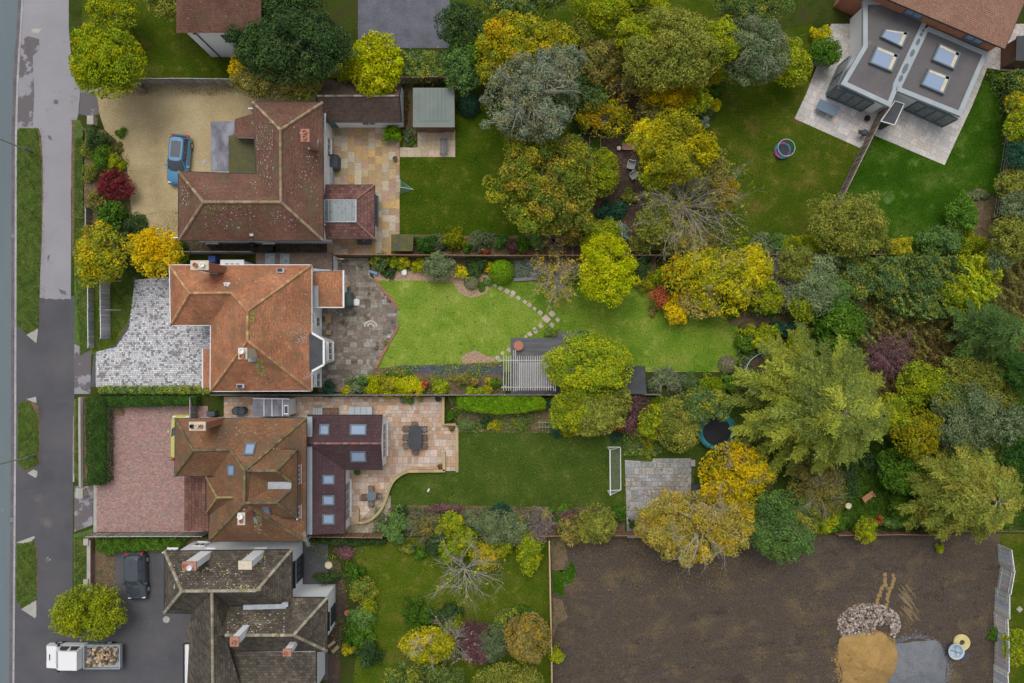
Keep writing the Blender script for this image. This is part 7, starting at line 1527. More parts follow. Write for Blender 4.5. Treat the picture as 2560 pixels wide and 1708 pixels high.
# hedges of house C and B
hedge([(211, 994), (262, 994), (264, 1060), (262, 1208), (245, 1214), (215, 1214), (212, 1100)], 1.5, 'hdg', 'tall clipped dark green hedge along the front of the red block drive', lump=.16, bright=.85)
hedge([(262, 993), (380, 992), (488, 992), (488, 1014), (330, 1018), (262, 1016)], 1.4, 'hdg', 'clipped green hedge along the upper side of the red block drive', lump=.16)
hedge([(242, 967), (300, 966), (380, 967), (500, 966), (524, 970), (522, 985), (240, 985)], .8, 'mix', 'untidy low hedge along the lower edge of the silver block drive', lump=.2, bright=1.2)
hedge([(240, 1346), (300, 1345), (470, 1345), (440, 1378), (300, 1380), (262, 1392), (242, 1380)], .9, 'md', 'loose green hedge along the grey fence by the dark drive', lump=.22)
# top band
tree(730, 112, (142, 88), 9.0, 'dk', 'large dark blue green tree beside the white house', leaf=.1, gap=.03); tree(688, 188, (104, 56), 6.5, 'olb', 'olive brown tree in front of the dark blue green tree', leaf=.08, gap=.1); tree(612, 175, (34, 44), 5.0, 'yo', 'thin yellow tinted tree beside the white wall', style='airy', leaf=.09); shrub(838, 172, 22, 2.4, 'yo', 'small yellow bush left of the bright lime tree'); shrub(650, 218, (28, 16), 1.6, 'lime', 'lime bush hanging over the gravel beside the grey fence')
tree(938, 158, (66, 78), 6.0, 'limy', 'bright lime yellow tree over the garage roof', style='airy', leaf=.11, rough=.18, gap=.1, dens=1.5, bright=.92)
hedge([(990, 125), (1120, 125), (1128, 190), (1050, 196), (985, 190)], 1.8, 'mix', 'dense mixed hedge with reddish tips below the dark driveway', lump=.3, leaf=.08); shrub(1080, 172, 24, 2.1, 'bram', 'reddish brown shrub in the mixed hedge')
tree(1162, 160, (58, 62), 5.0, 'fern', 'pale green leafy tree above the shed corner', leaf=.1, bright=.9); tree(1292, 108, (98, 76), 8.0, 'orf', 'big yellow and orange tinted tree behind the grey green eucalyptus', leaf=.1); tree(1150, 62, (62, 50), 6, 'dk', 'dark green tree at the end of the dark driveway, top edge')
tree(1328, 245, (112, 104), 10.0, 'euc', 'large grey green eucalyptus with pale limbs over the upper lawn', style='airy', bark='w', leaf=.085, rough=.16, gap=.16, dens=1.5, den2=9); tree(1400, 175, (52, 52), 9.0, 'euc', 'slim grey green eucalyptus crown right of the large eucalyptus', style='airy', bark='w', leaf=.08, rough=.14, dens=1.4)
shrub(1172, 257, (30, 30), 2.0, 'teal', 'dark blue green dwarf conifer near the shed', tight=True, leaf=.06, name='conifer_bush'); shrub(1212, 258, 18, 1.0, 'lime', 'small yellowish grass clump beside the dwarf conifer', tight=True, leaf=.05, bright=.7); shrub(1010, 280, (12, 50), .4, 'bram', 'narrow low planting between garage and shed'); shrub(980, 335, 25, 1.7, 'topi', 'rounded bright green bush at the garage corner', tight=False, bright=.8); shrub(1018, 338, 18, .7, 'gg', 'small grey green plant with white flowers beside the round bush'); shrub(1026, 356, 14, .15, 'md', 'tiny grass tuft in the corner below the shed')
shrub(1430, 98, (34, 28), 2.8, 'teal', 'dark bluish shrub beyond the eucalyptus at the top'); tree(1494, 148, (46, 52), 5.5, 'olb', 'brownish thin crowned tree left of the bare twiggy tree', leaf=.09); shrub(1528, 106, (24, 20), 3.0, 'limy', 'bright lime yellow round shrub near the top edge', leaf=.09, bright=1.15); tree(1568, 172, (44, 46), 5.0, 'yo', 'bare twiggy grey tree with a few yellow leaves above the bark garden', style='bare', leaf=.09, gap=.25, bark='p')
tree(1688, 118, (124, 96), 9.0, 'ol', 'very large olive yellow tree at the top centre right', leaf=.085, rough=.07, gap=.07, bright=1.15); tree(1672, 228, (72, 42), 5.5, 'yo', 'orange tinted low tree below the large olive yellow tree', leaf=.075, bright=.7); tree(1885, 122, (84, 86), 7.5, 'gg', 'grey olive fine leaved tree between the olive tree and the stone patio', leaf=.075, bright=1.0, den2=5); tree(1978, 162, (54, 52), 4.5, 'yg', 'yellow green feathery tree at the patio corner', leaf=.09); tree(2066, 128, (40, 34), 3.2, 'md', 'green round bush tree beside the modern house', leaf=.08)
shrub(2054, 84, (30, 20), 1.6, 'yel', 'yellow flowering shrub at the top edge near the patio'); shrub(1790, 188, 26, 2.4, 'yel', 'yellow bush at the edge of the mossy lawn, topmost', bright=.8); shrub(1787, 222, 24, 1.3, 'md', 'green bush in the lawn edge bed under the yellow bush'); shrub(1788, 262, 18, 1.5, 'yel', 'small bright yellow bush in the lawn edge bed'); shrub(1766, 278, 26, 1.2, 'mix', 'mixed green shrub left of the small yellow bush'); shrub(1760, 305, 18, .9, 'sil', 'silvery shrub at the edge of the mossy lawn'); shrub(1725, 300, 34, 1.4, 'dk', 'dark low shrub between silvery shrub and orange tree'); shrub(1960, 95, 16, 1.0, 'orf', 'orange flowering plant at the top edge')
tree(1473, 238, (46, 40), 4.0, 'mix', 'green small tree at the left edge of the bark garden', leaf=.08); tree(1520, 292, (72, 46), 3.2, 'orf', 'loose golden leaved shrub tree over the bark garden', style='loose', leaf=.09, gap=.2, bright=1.05); shrub(1572, 348, 18, .8, 'topi', 'bright green bush above the reddish bench', bright=.8); shrub(1521, 378, 8, .3, 'fern', 'tiny green plant in the bark mulch'); shrub(1452, 325, 24, .6, 'dk', 'low dark shrub where lawn meets bark garden')
tree(1368, 462, (122, 118), 8.0, 'oak', 'large round oak like tree with orange flecks on the upper lawn', leaf=.1, rough=.06, gap=.05); tree(1506, 432, (42, 58), 3.8, 'yg', 'yellow green shrub tree left of the grey garden seats', leaf=.08); shrub(1572, 488, 22, 1.2, 'ol', 'olive round shrub in the bark garden'); shrub(1514, 526, 24, 1.2, 'teal', 'left dark blue green shrub of a touching pair', tight=False); shrub(1550, 523, 24, 1.2, 'teal', 'right dark blue green shrub of a touching pair', bright=1.15); shrub(1546, 580, 27, 1.3, 'sil', 'variegated silvery round shrub in the bark garden'); shrub(1480, 560, 30, 1.6, 'mix', 'mixed green shrub below the oak like tree'); shrub(1425, 585, (40, 30), 2.0, 'olb', 'twiggy olive shrub near the middle garden fence', twigs=9)
tree(1690, 372, (92, 84), 8.0, 'yel', 'bright yellow green large tree above the bare branched tree', leaf=.1, rough=.12, bright=.72); tree(1728, 500, (118, 98), 7.5, 'yel', 'wide bare branched grey tree with scattered yellow leaves', style='bare', leaf=.085, gap=.3, bark='w', bright=.7, dens=1.6); tree(1668, 320, (40, 40), 6.0, 'yel', 'small yellow crown on top of the bright yellow tree', style='loose', leaf=.1, bright=.7); tree(1722, 600, (84, 42), 4.0, 'olb', 'olive brown low tree beneath the bare branched tree', leaf=.08); tree(1810, 480, (36, 42), 4.5, 'yo', 'soft golden tree fringe right of the bare branched tree', leaf=.07, bright=.55, style='airy', dens=1.3)
shrub(1780, 575, 24, 1.4, 'md', 'green shrub right of the bare branched tree'); shrub(1850, 618, 30, 1.8, 'lime', 'lime green shrub at the fence below the mossy lawn', bright=.7); shrub(1905, 612, 36, 2.0, 'gg', 'grey green shrub at the fence below the mossy lawn'); shrub(1960, 605, 34, 1.8, 'fern', 'fern green shrub at the fence below the mossy lawn'); hedge([(1965, 592), (2040, 585), (2060, 612), (2050, 636), (1960, 636)], 1.5, 'yg', 'yellow green hedge piece at the fence left of the hazel tree', lump=.3); shrub(2015, 628, 16, 1.4, 'orf', 'small orange leaved shrub at the fence')
tree(2128, 560, (92, 78), 6.5, 'ol', 'spreading olive green tree at the foot of the diagonal fence', leaf=.085, bright=1.1)
# E garden right
hedge([(2225, 598), (2282, 592), (2284, 634), (2225, 636)], 1.2, 'orf', 'orange tipped hedge piece on the lower edge of the lush lawn', lump=.2); shrub(2214, 612, 28, 1.6, 'mix', 'green shrub left of the orange tipped hedge'); tree(2412, 535, (40, 44), 2.6, 'md', 'bright green shrub tree in the curved soil bed', leaf=.09, bright=1.3); tree(2358, 598, (58, 36), 2.6, 'fern', 'fern green spreading shrub below the curved bed', leaf=.09, bright=.9); shrub(2430, 605, 34, 1.8, 'yg', 'yellow green shrub at the right end of the lush lawn'); shrub(2450, 488, (26, 14), .5, 'gg', 'low grey green plant at the top of the curved soil bed'); shrub(2468, 622, 22, 1.2, 'limy', 'small lime shrub at the corner fence', bright=.7)
for i, (x, y, r_, pl, lb, h_) in enumerate(((2552, 205, 32, 'mix', 'mixed hedge shrub right below the corner shed', 3), (2548, 260, 34, 'orf', 'orange tinged hedge shrub at the right edge', 3.2), (2550, 320, 38, 'yg', 'yellow green tall shrub at the right edge beside the wire fence', 3.5), (2552, 385, 36, 'teal', 'blue green shrub at the right edge halfway down the lush lawn', 3.2), (2530, 460, 38, 'ol', 'olive shrub at the right edge beside the curved bed', 3), (2550, 520, 44, 'gg', 'grey green willow shrub at the right edge', 4), (2528, 590, 52, 'ol', 'wide olive tree at the right edge above the middle garden corner', 5), (2500, 640, 36, 'gg', 'grey olive shrub at the corner of the middle garden', 4))): tree(x, y, r_, h_, pl, lb, leaf=.085)
# middle garden, upper border
shrub(955, 655, 28, 1.4, 'mix', 'dark mixed shrub at the patio end of the upper border'); shrub(992, 655, 22, 1.3, 'yg', 'yellow green shrub second from the patio in the upper border'); shrub(1012, 652, 16, 1.4, 'yel', 'yellow shrub third from the patio in the upper border'); shrub(1046, 662, (24, 18), 1.1, 'limy', 'lime yellow low shrub in the upper border', bright=.9); tree(1096, 664, (42, 34), 2.4, 'gg', 'grey green round shrub tree in the upper border', leaf=.07, bright=1.2); shrub(970, 680, 20, .6, 'dk', 'dark leaved plant by the pale blue tub')
shrub(1150, 681, 21, 1.3, 'yel', 'rounded golden yellow shrub in the upper border', leaf=.065, bright=1.1); shrub(1179, 705, 20, 1.1, 'gg', 'grey green dome shrub in the ring of gravel', tight=True, leaf=.05); shrub(1190, 664, 32, 1.4, 'dk', 'dark shrub behind the golden yellow dome'); shrub(1204, 718, 14, .3, 'md', 'low green cushion below the grey green dome'); shrub(1222, 668, 14, 1.0, 'yo', 'small orange yellow shrub left of the round conifer'); shrub(1220, 706, 13, .4, 'fern', 'pale spiky plant at the start of the stepping stones')
shrub(1253, 678, 34, 2.2, 'topi', 'large perfectly round bright green clipped conifer', tight=True, leaf=.055, dens=1.3, name='conifer_ball', rough=0); hedge([(1285, 650), (1345, 650), (1345, 692), (1285, 694)], .4, 'sil', 'low pale speckled ground cover by the sleepers', .05, .8, 'ground_cover', 'ground cover', lump=.1, kind='stuff', bright=.6)
tree(1392, 690, (52, 54), 4.2, 'yo', 'bare silver grey branched small tree over the middle lawn', style='bare', leaf=.075, gap=.18, bark='w', dens=1.5); shrub(1370, 690, 28, .9, 'md', 'green undergrowth below the bare silver tree'); shrub(1430, 695, 22, .9, 'fern', 'pale green undergrowth right of the bare silver tree')
tree(1518, 668, (68, 82), 6.5, 'limy', 'brilliant lime yellow tree on the middle lawn', leaf=.09, rough=.07, gap=.05, bright=1.0)
shrub(1598, 665, 34, 2.2, 'dk', 'dark green shrub between the lime tree and the yellow thicket'); shrub(1608, 700, 28, 1.8, 'orf', 'orange and green shrub right of the lime tree'); shrub(1652, 695, (32, 26), 1.8, 'lime', 'fresh green shrub above the red maple', bright=.8); tree(1652, 740, (29, 25), 2.2, 'red', 'bright red Japanese maple beside the middle lawn', style='loose', dens=1.5, leaf=.075, name='maple_tree'); tree(1692, 772, (30, 36), 2.4, 'yo', 'golden orange small maple next to the red maple', leaf=.075, name='maple_tree', bright=1.15); shrub(1630, 780, 14, .4, 'olb', 'small dry plant below the red maple')
tree(1752, 742, (46, 56), 3.4, 'peach', 'peach and apricot coloured thin tree with pale twigs', style='airy', leaf=.08, bark='w', den2=7, dens=1.2); tree(1705, 690, (48, 50), 4.2, 'orf', 'golden green tree above the orange maple', style='loose', leaf=.1, bright=1.1, dens=1.4)
tree(1812, 700, (92, 80), 5.2, 'yel', 'wide loose yellow leaved tree in the middle garden thicket', style='loose', leaf=.11, rough=.1, gap=.1, dens=1.7, bright=1.0, den2=5); shrub(1830, 738, 50, 1.6, 'md', 'green shrub layer under the wide yellow tree'); tree(1950, 700, (52, 58), 4.2, 'tw', 'dense beige twiggy bare tree in the middle garden thicket', style='bare', bark='w', gap=.22, dens=2.0, leaf=.07); shrub(1900, 755, 20, 1.2, 'yel', 'small yellow shrub at the lawn path'); shrub(1946, 772, (24, 12), .8, 'yo', 'small orange yellow shrub right along the worn path'); shrub(1920, 778, 22, .5, 'fern', 'pale ferny plant beside the worn path')
tree(2042, 712, (66, 76), 5.0, 'gg', 'soft grey green tree right of the beige twiggy tree', leaf=.075, bright=1.25); shrub(2002, 705, (28, 36), 3.2, 'yg', 'yellow green shrub between beige tree and grey green tree'); tree(2105, 805, (64, 62), 4.0, 'md', 'round glossy mid green laurel tree', leaf=.12, rough=.05, gap=.03); shrub(2010, 665, 44, 3, 'dk', 'dark green shrub at the upper fence by the beige tree')
hedge([(2090, 645), (2290, 640), (2300, 740), (2260, 790), (2190, 740), (2110, 720)], 1.8, 'mix', 'sprawling green bramble thicket at the upper fence, left half', leaf=.1, lump=.6, name='thicket', cat='thicket'); hedge([(2290, 640), (2400, 640), (2425, 700), (2400, 790), (2340, 800), (2262, 788), (2300, 740)], 2.0, 'ivy', 'dark green ivy thicket in the middle of the upper fence', leaf=.1, lump=.6, name='thicket', cat='thicket', bright=1.0); hedge([(2400, 640), (2496, 640), (2498, 730), (2440, 790), (2402, 790), (2425, 700)], 2.4, 'yg', 'yellow flecked thicket in the upper right corner of the middle garden', leaf=.1, lump=.6, name='thicket', cat='thicket', bright=1.3); shrub(2450, 662, (44, 24), 3.0, 'limy', 'lime yellow shrub in the upper corner of the thicket', bright=.9); shrub(2420, 752, (26, 40), 2.8, 'yo', 'golden leaved shrub at the right of the thicket', bright=.9)
hedge([(2180, 830), (2240, 790), (2430, 800), (2442, 860), (2400, 900), (2330, 920), (2200, 900)], .6, 'bram', 'rusty brown bramble patch in the wild end of the garden', .09, .9, 'bramble_patch', 'brambles', lump=.4, kind='stuff'); tree(2228, 888, (50, 50), 2.6, 'pur', 'purple stemmed twiggy bush in the wild end of the garden', style='bare', gap=.8, leaf=.06, bark='p', dens=2.0); shrub(2260, 920, 30, 1.6, 'dk', 'dark shrub below the purple twiggy bush')
tree(2500, 830, (74, 82), 9.0, 'fern', 'tall blue green conifer at the right end of the middle garden', style='spray', leaf=.1, bright=.62, dens=.9); tree(2560, 940, (60, 80), 8.0, 'hdg', 'tall very dark conifer at the right picture edge', style='spray', leaf=.1, dens=.8); tree(2425, 932, (68, 44), 4.5, 'ol', 'olive tree left below the tall blue green conifer', leaf=.085, bright=1.25)
# the great larch
tree(2074, 1022, (206, 182), 12.0, 'larch', 'huge golden green larch with feathery drooping sprays', style='spray', leaf=.125, dens=1.15, name='larch_tree')
shrub(1905, 838, (52, 36), 2.4, 'yg', 'yellow green shrub mass above the white ringed trampoline', leaf=.08); shrub(1868, 855, 30, 1.6, 'md', 'green shrub at the right end of the middle lawn'); shrub(1962, 822, (40, 22), 1.8, 'teal', 'blue green shrub by the worn path'); shrub(1988, 852, 26, 2.0, 'limy', 'lime yellow shrub left of the laurel tree', bright=.8); shrub(2024, 832, 12, 1.6, 'orf', 'tiny orange shrub beside the laurel tree'); shrub(2020, 868, 34, 2.4, 'fern', 'fern green bush between laurel and larch')
shrub(1821, 912, 24, .9, 'tw', 'ball of dry beige ornamental grass by the trampoline', tight=True, leaf=.05, name='grass_clump', bright=.8); shrub(1668, 952, (52, 30), 1.4, 'gg', 'sprawling grey green shrub at the lower end of the middle lawn', twigs=14, bark='w'); shrub(1728, 958, 28, 1.4, 'mix', 'mixed shrub right of the sprawling grey shrub'); shrub(1782, 960, (34, 28), 1.6, 'lime', 'fresh lime green shrub left of the white ringed trampoline', bright=.7); shrub(1826, 955, 24, 1.5, 'md', 'green shrub tucked beside the white ringed trampoline', bright=1.3); shrub(1635, 958, 8, .8, 'orf', 'tiny orange shrub by the blue grey shed')
# tree over the pergola
tree(1482, 920, (104, 82), 5.5, 'yg', 'dense yellow green tree overhanging the pergola', leaf=.095, rough=.12, gap=.05, bright=1.25); shrub(1577, 955, 26, 2.6, 'md', 'green bush between the pergola tree and blue grey shed', bright=1.4)
tree(1480, 1035, (88, 56), 4.5, 'ol', 'olive tree behind the pergola tree over the lower fence', leaf=.08, bright=1.25); shrub(1535, 1055, (34, 30), 2.0, 'red', 'orange red tinted shrub at the lower right of the olive tree', bright=.55); tree(1592, 1035, (42, 52), 2.8, 'pur', 'purple brown twiggy shrub near the concrete patio', leaf=.06, bright=.8, style='airy'); shrub(1385, 1010, 22, 1.6, 'teal', 'dark teal shrub at the end of the lime hedge')
shrub(1376, 832, (22, 12), .6, 'mix', 'small plant clump between stepping stones and deck')
# lower border of middle plot
for x, y, r_, pl, lb, b_ in ((820, 975, 20, 'teal', 'blue green plant at the corner of the white bay wall', 1), (868, 977, 16, 'yel', 'small yellow shrub leftmost in the lower border', 1), (886, 965, 26, 'gg', 'grey green shrub near the patio in the lower border', 1.1), (905, 950, 16, 'fern', 'fern green plant at the patio corner of the lower border', 1), (935, 968, 28, 'limy', 'lime yellow shrub left of the yellow border mass', .9), (975, 965, 32, 'yel', 'bright yellow shrub in the middle of the lower border', .9), (1015, 968, 32, 'limy', 'wide lime shrub in the lower border', 1), (1045, 975, 18, 'yel', 'golden shrub right of the wide lime shrub', 1), (1064, 962, 12, 'red', 'small orange red shrub in the lower border', 1.1), (1098, 968, 24, 'yg', 'yellow green low shrub right of the orange red one', 1.2), (1185, 955, 15, 'peach', 'dry rounded hydrangea in the lower border', .6), (1221, 952, 10, 'orf', 'small orange plant beside the pergola', 1), (1240, 958, 14, 'md', 'green plant beside the pergola posts', 1.2), (1185, 978, (28, 12), 'lime', 'lime shrub at the fence left of the pergola', 1), (1220, 975, 16, 'yel', 'yellow plant at the fence left of the pergola', .8), (1000, 933, (50, 10), 'mix', 'loose weeds along the black bed liner', 1.1), (1150, 948, (40, 14), 'olb', 'dry stems right of the bed liner', 1)):
    shrub(x, y, r_, 1.3 if r_ != (50, 10) else .5, pl, lb, bright=b_)
# C garden
hedge([(1140, 992), (1250, 990), (1350, 990), (1366, 1005), (1364, 1022), (1300, 1034), (1240, 1037), (1180, 1030), (1142, 1022)], 1.5, 'topi', 'clipped bright green hedge with curved front behind the pergola fence', lump=.08, leaf=.05, bright=.8); shrub(1345, 1010, (24, 20), 1.75, 'yel', 'yellow tip of the clipped hedge beside the olive tree', bright=.55)
shrub(1128, 1040, 16, .9, 'md', 'green plant in the stone edged bed corner'); shrub(1168, 1063, (27, 16), .9, 'fern', 'rounded pale green shrub at the patio corner bed', tight=True, leaf=.05); shrub(1236, 1062, (22, 18), .9, 'orf', 'yellowish low shrub in the border right of the round one'); shrub(1300, 1060, (30, 20), 1.0, 'mix', 'mixed green border plants left of the trellis'); shrub(1392, 1078, 16, .7, 'teal', 'bluish green plant on the lawn edge right of the trellis'); shrub(1212, 1058, 16, .8, 'dk', 'dark shrub in the border beside the rounded pale one'); shrub(1540, 1088, 18, .7, 'teal', 'blue green plant at the lawn corner near the goal'); shrub(1440, 1078, (50, 12), 1.0, 'orf', 'orange tinged low plants at the lawn edge under the olive tree')
tree(1700, 1062, (56, 70), 4.5, 'ol', 'olive green tree left of the teal trampoline', leaf=.08, bright=1.1); shrub(1660, 1020, 30, 2.0, 'lime', 'fresh green shrub right of the purple brown shrub', bright=.6); shrub(1582, 1110, 28, .9, 'mix', 'low mixed plants above the concrete patio'); shrub(1722, 1030, 16, 1.2, 'dred', 'small dark red shrub in the trees left of the trampoline'); shrub(1625, 1120, (12, 34), .5, 'orf', 'narrow mossy planting at the concrete patio corner'); tree(1775, 1010, (56, 36), 5.0, 'mix', 'green leafy tree above the teal trampoline', leaf=.09, bright=1.1)
tree(1838, 1188, (84, 80), 6.0, 'yo', 'large orange gold tree right of the concrete patio', style='airy', leaf=.105, rough=.14, gap=.1, dens=1.5, bright=.95, den2=6); tree(1742, 1318, (142, 82), 7.0, 'gold', 'very wide pale gold thinning tree over the bare plot edge', style='airy', leaf=.08, bark='w', rough=.12, dens=1.45, bright=.95, den2=15); tree(1958, 1318, (82, 86), 6.0, 'fern', 'dense mid green rounded tree over the bare plot edge', leaf=.085, rough=.07, bright=.85); tree(2050, 1228, (72, 72), 5.0, 'olb', 'brownish olive twiggy tree right of the mid green tree', style='airy', leaf=.07, bright=.9, den2=9, dens=1.2); shrub(1905, 1215, (34, 34), 2.5, 'dk', 'dark shrub between orange tree and mid green tree')
tree(2268, 1178, (62, 60), 4.0, 'md', 'glossy green leafy tree right of the larch', leaf=.1); tree(2290, 1080, (62, 62), 6.0, 'yel', 'golden yellow green tree at the right edge of the larch', style='broad', leaf=.09, bright=.58); tree(2428, 1048, (92, 84), 6.5, 'gg', 'wide grey olive tree below the middle garden corner', leaf=.08, bright=1.0); tree(2345, 1115, (44, 40), 4.0, 'ol', 'dark olive small tree between the golden and the wide grey tree', leaf=.08, bright=.8)
tree(2450, 1240, (142, 132), 10.0, 'ol', 'large olive conifer with grey limbs at the lower right', style='spray', leaf=.105, bark='w', dens=1.05, bright=1.05, name='conifer_tree'); shrub(2262, 1275, (44, 40), 2.2, 'md', 'bright green low shrub mass above the bare plot', bright=1.1); shrub(2202, 1302, 13, 1.2, 'red', 'small crimson shrub above the brown fence', bright=.9); tree(2165, 1325, (26, 34), 3.0, 'yg', 'small yellow green tree leaning over the brown fence', leaf=.08); shrub(2240, 1312, (36, 16), 1.8, 'fern', 'fern green shrub along the brown fence'); shrub(2090, 1305, (34, 26), 2.0, 'md', 'dark green shrub at the bare plot corner'); tree(2350, 1290, (50, 50), 5.0, 'ol', 'olive shrub tree left of the large olive conifer', leaf=.08); shrub(2130, 1200, (34, 40), 1.2, 'dk', 'dark ground shrub beside the tilted bench'); shrub(2180, 1215-60, (30, 24), 1.6, 'dk', 'dark green shrub between larch and glossy tree')
# C lower border
shrub(982, 1318, (43, 40), 2.4, 'fern', 'large round green shrub with brown centre at the lower patio corner', leaf=.075); shrub(1056, 1318, (36, 38), 2.2, 'olb', 'brown twiggy dome shrub in the lower border', twigs=26, bark='w', bright=.9, dens=.6); shrub(1128, 1322, (40, 42), 2.4, 'yg', 'yellow green leafy shrub in the lower border', leaf=.08); shrub(1188, 1312, (34, 38), 2.2, 'gg', 'grey green shrub fourth from the patio in the lower border'); tree(1246, 1322, (52, 42), 2.8, 'gg', 'wide grey green shrub tree in the lower border', leaf=.07); tree(1348, 1315, (36, 40), 2.6, 'tw', 'bare pinkish twiggy shrub in the lower border', style='bare', bark='p', gap=.1, dens=2.0, leaf=.06); shrub(1364, 1291, 14, 1.4, 'yel', 'small golden shrub in the lower border'); shrub(1298, 1302, 16, 1.2, 'orf', 'small rusty shrub left of the twiggy one'); shrub(1418, 1300, (34, 24), 1.2, 'pur', 'purplish low shrub in the lower border'); tree(1495, 1312, (48, 50), 3.2, 'ol', 'yellow olive shrub tree at the right of the lower border', leaf=.08, bright=1.1); shrub(1248, 1278, (32, 18), .9, 'teal', 'blue green low plants on the lawn edge, left group'); shrub(1405, 1275, (30, 14), .9, 'md', 'green low plants on the lawn edge, middle group'); shrub(1548, 1282, (22, 24), 1.4, 'md', 'green shrub at the lower left corner of the concrete patio'); shrub(1586, 1312, 14, 1.2, 'dk', 'small dark green bush at the fence by the pale gold tree'); shrub(1395, 1300, 12, 1.0, 'md', 'small upright green plant in the lower border')
shrub(1000, 1278, (28, 12), .8, 'dk', 'dark low plants at the left end of the lower lawn edge'); shrub(1110, 1272, (50, 10), .6, 'pur', 'dusky low plants along the lower lawn edge')
# D garden
hedge([(775, 1348), (870, 1348), (965, 1350), (960, 1362), (860, 1366), (776, 1360)], .8, 'dk', 'low dark hedge under the brown fence below the patio', lump=.2); shrub(1052, 1388, 17, 1.0, 'md', 'small round green bush on the lower lawn', bright=1.2); shrub(1020, 1372, (22, 16), .9, 'mix', 'low green bush left of the small round bush'); tree(1122, 1378, (24, 34), 3.0, 'lime', 'slim lime green shrub hanging over the lower lawn', leaf=.08, bright=.7); tree(1218, 1392, (36, 40), 2.6, 'orf', 'green and gold rounded bush right of the bare spreading tree', leaf=.08); tree(1322, 1385, (30, 52), 3.0, 'yg', 'green yellow tall shrub left of the pale timber fence', leaf=.085); shrub(1255, 1368, (36, 26), 1.8, 'yg', 'yellow green shrub on the upper edge of the lower lawn', bright=1.1)
tree(1158, 1440, (72, 82), 5.0, 'yel', 'bare spreading white branched tree with few yellow leaves on the lower lawn', style='bare', bark='w', gap=.05, leaf=.1, dens=.3, bright=.9)
for x, y, r_, pl, lb, h_ in ((885, 1430, (28, 24), 'md', 'green shrub at the top of the long left bed by the white house', 1.5), (905, 1478, (34, 40), 'mix', 'mixed green shrub second down the left bed', 1.6), (918, 1520, (24, 26), 'yg', 'yellow green shrub third down the left bed', 1.4), (898, 1548, (38, 34), 'fern', 'fern green shrub fourth down the left bed', 1.5), (895, 1595, (44, 36), 'md', 'green mound fifth down the left bed', 1.6), (920, 1640, (44, 36), 'dk', 'dark green mound at the bottom of the left bed', 1.7), (872, 1625, (20, 14), 'yo', 'small golden bush in the left bed at the bottom', 1.7), (815, 1448, (34, 16), 'dk', 'dark plant on the white wall of the bottom house', 1.6)): shrub(x, y, r_, h_, pl, lb)
shrub(862, 1378, (26, 22), .6, 'pur', 'pink flowered low plants in the dark flower bed', bright=1.1); shrub(1040, 1545, (48, 46), 2.2, 'md', 'big dark rounded green shrub at the bottom of the lower lawn', bright=.8); shrub(1118, 1540, (46, 22), 1.6, 'dk', 'low oval dark green shrub right of the big rounded one'); shrub(1136, 1560, 24, 1.8, 'yg', 'small yellow green bush in front of the oval dark shrub', bright=.9)
tree(1068, 1618, (66, 46), 4.0, 'yel', 'bright yellow tree with pale branches at the bottom edge', style='airy', leaf=.1, dens=1.5, bark='w', den2=8, bright=.9); tree(1128, 1622, (48, 50), 4.5, 'tw', 'bare pale branched tree right of the bright yellow tree', style='bare', bark='w', gap=.1, dens=.8); tree(1182, 1600, (40, 48), 3.0, 'pur', 'purple brown twiggy shrub at the bottom edge', style='airy', leaf=.06, bright=.7); tree(1238, 1608, (34, 46), 3.2, 'gg', 'grey purple shrub between the purple shrub and the olive gold tree', leaf=.06, bright=.85); tree(1320, 1598, (58, 60), 4.5, 'peach', 'olive gold thin tree beside the pale timber fence at the bottom', style='airy', leaf=.08, dens=1.4, bright=.6); shrub(1310, 1535, (36, 20), 1.2, 'md', 'green shrub at the lower corner of the lower lawn'); shrub(1390, 1640, 22, 2.2, 'yg', 'yellow green tree fringe across the pale fence')
shrub(2488, 1590, (12, 20), .8, 'md', 'green weeds against the leaning fence'); tree(2552, 1620, (40, 40), 2.6, 'yg', 'yellow green shrub at the bottom right corner'); shrub(2350, 1370, 14, .8, 'yg', 'small seedling bush on the bare plot by the fence')
# beyond the photograph's dark bands, the gardens simply go on
tree(430, -10, (70, 60), 6, 'ol', 'olive tree on the front lawn at the very top'); tree(1560, 10, (120, 70), 7, 'yg', 'yellow green tree at the very top centre'); tree(1300, 0, (110, 50), 7, 'mix', 'green tree at the very top left of centre'); tree(1880, 5, (90, 60), 6, 'mix', 'mixed green tree at the very top right of centre'); tree(700, 5, (110, 55), 7, 'dk', 'dark tree at the very top behind the white house roof'); tree(280, 20, (60, 60), 5, 'yg', 'yellow green tree at the very top left')
tree(1060, 1720, (100, 50), 5, 'mix', 'mixed green tree at the very bottom by the lower lawn'); tree(1270, 1715, (90, 50), 5, 'ol', 'olive tree at the very bottom beside the pale fence')
# ---------------------------------------------------------------- ground cover and litter (uncountable)
scatter([(927, 640), (1640, 640), (1640, 700), (1345, 704), (1230, 695), (1130, 676), (930, 682)], 9000, 'mix', 'low leafy ground cover in the upper border', .06, .18, 'ground_cover', 'ground cover', rise=.5, bright=1.2)
scatter([(927, 936), (990, 914), (1260, 905), (1262, 990), (800, 990), (800, 965)], 9000, 'mix', 'low leafy ground cover in the lower border', .06, .2, 'ground_cover', 'ground cover', rise=.5, bright=1.2)
scatter([(1120, 992), (1640, 990), (1640, 1075), (1558, 1085), (1147, 1080)], 12000, 'mix', 'leafy ground cover in the border beside the goal lawn', .07, .3, 'ground_cover', 'ground cover', rise=.5)
scatter([(940, 1266), (1562, 1272), (1562, 1335), (930, 1335)], 10000, 'dk', 'dark leafy ground cover in the border above the bare plot', .07, .3, 'ground_cover', 'ground cover', rise=.5, bright=1.3)
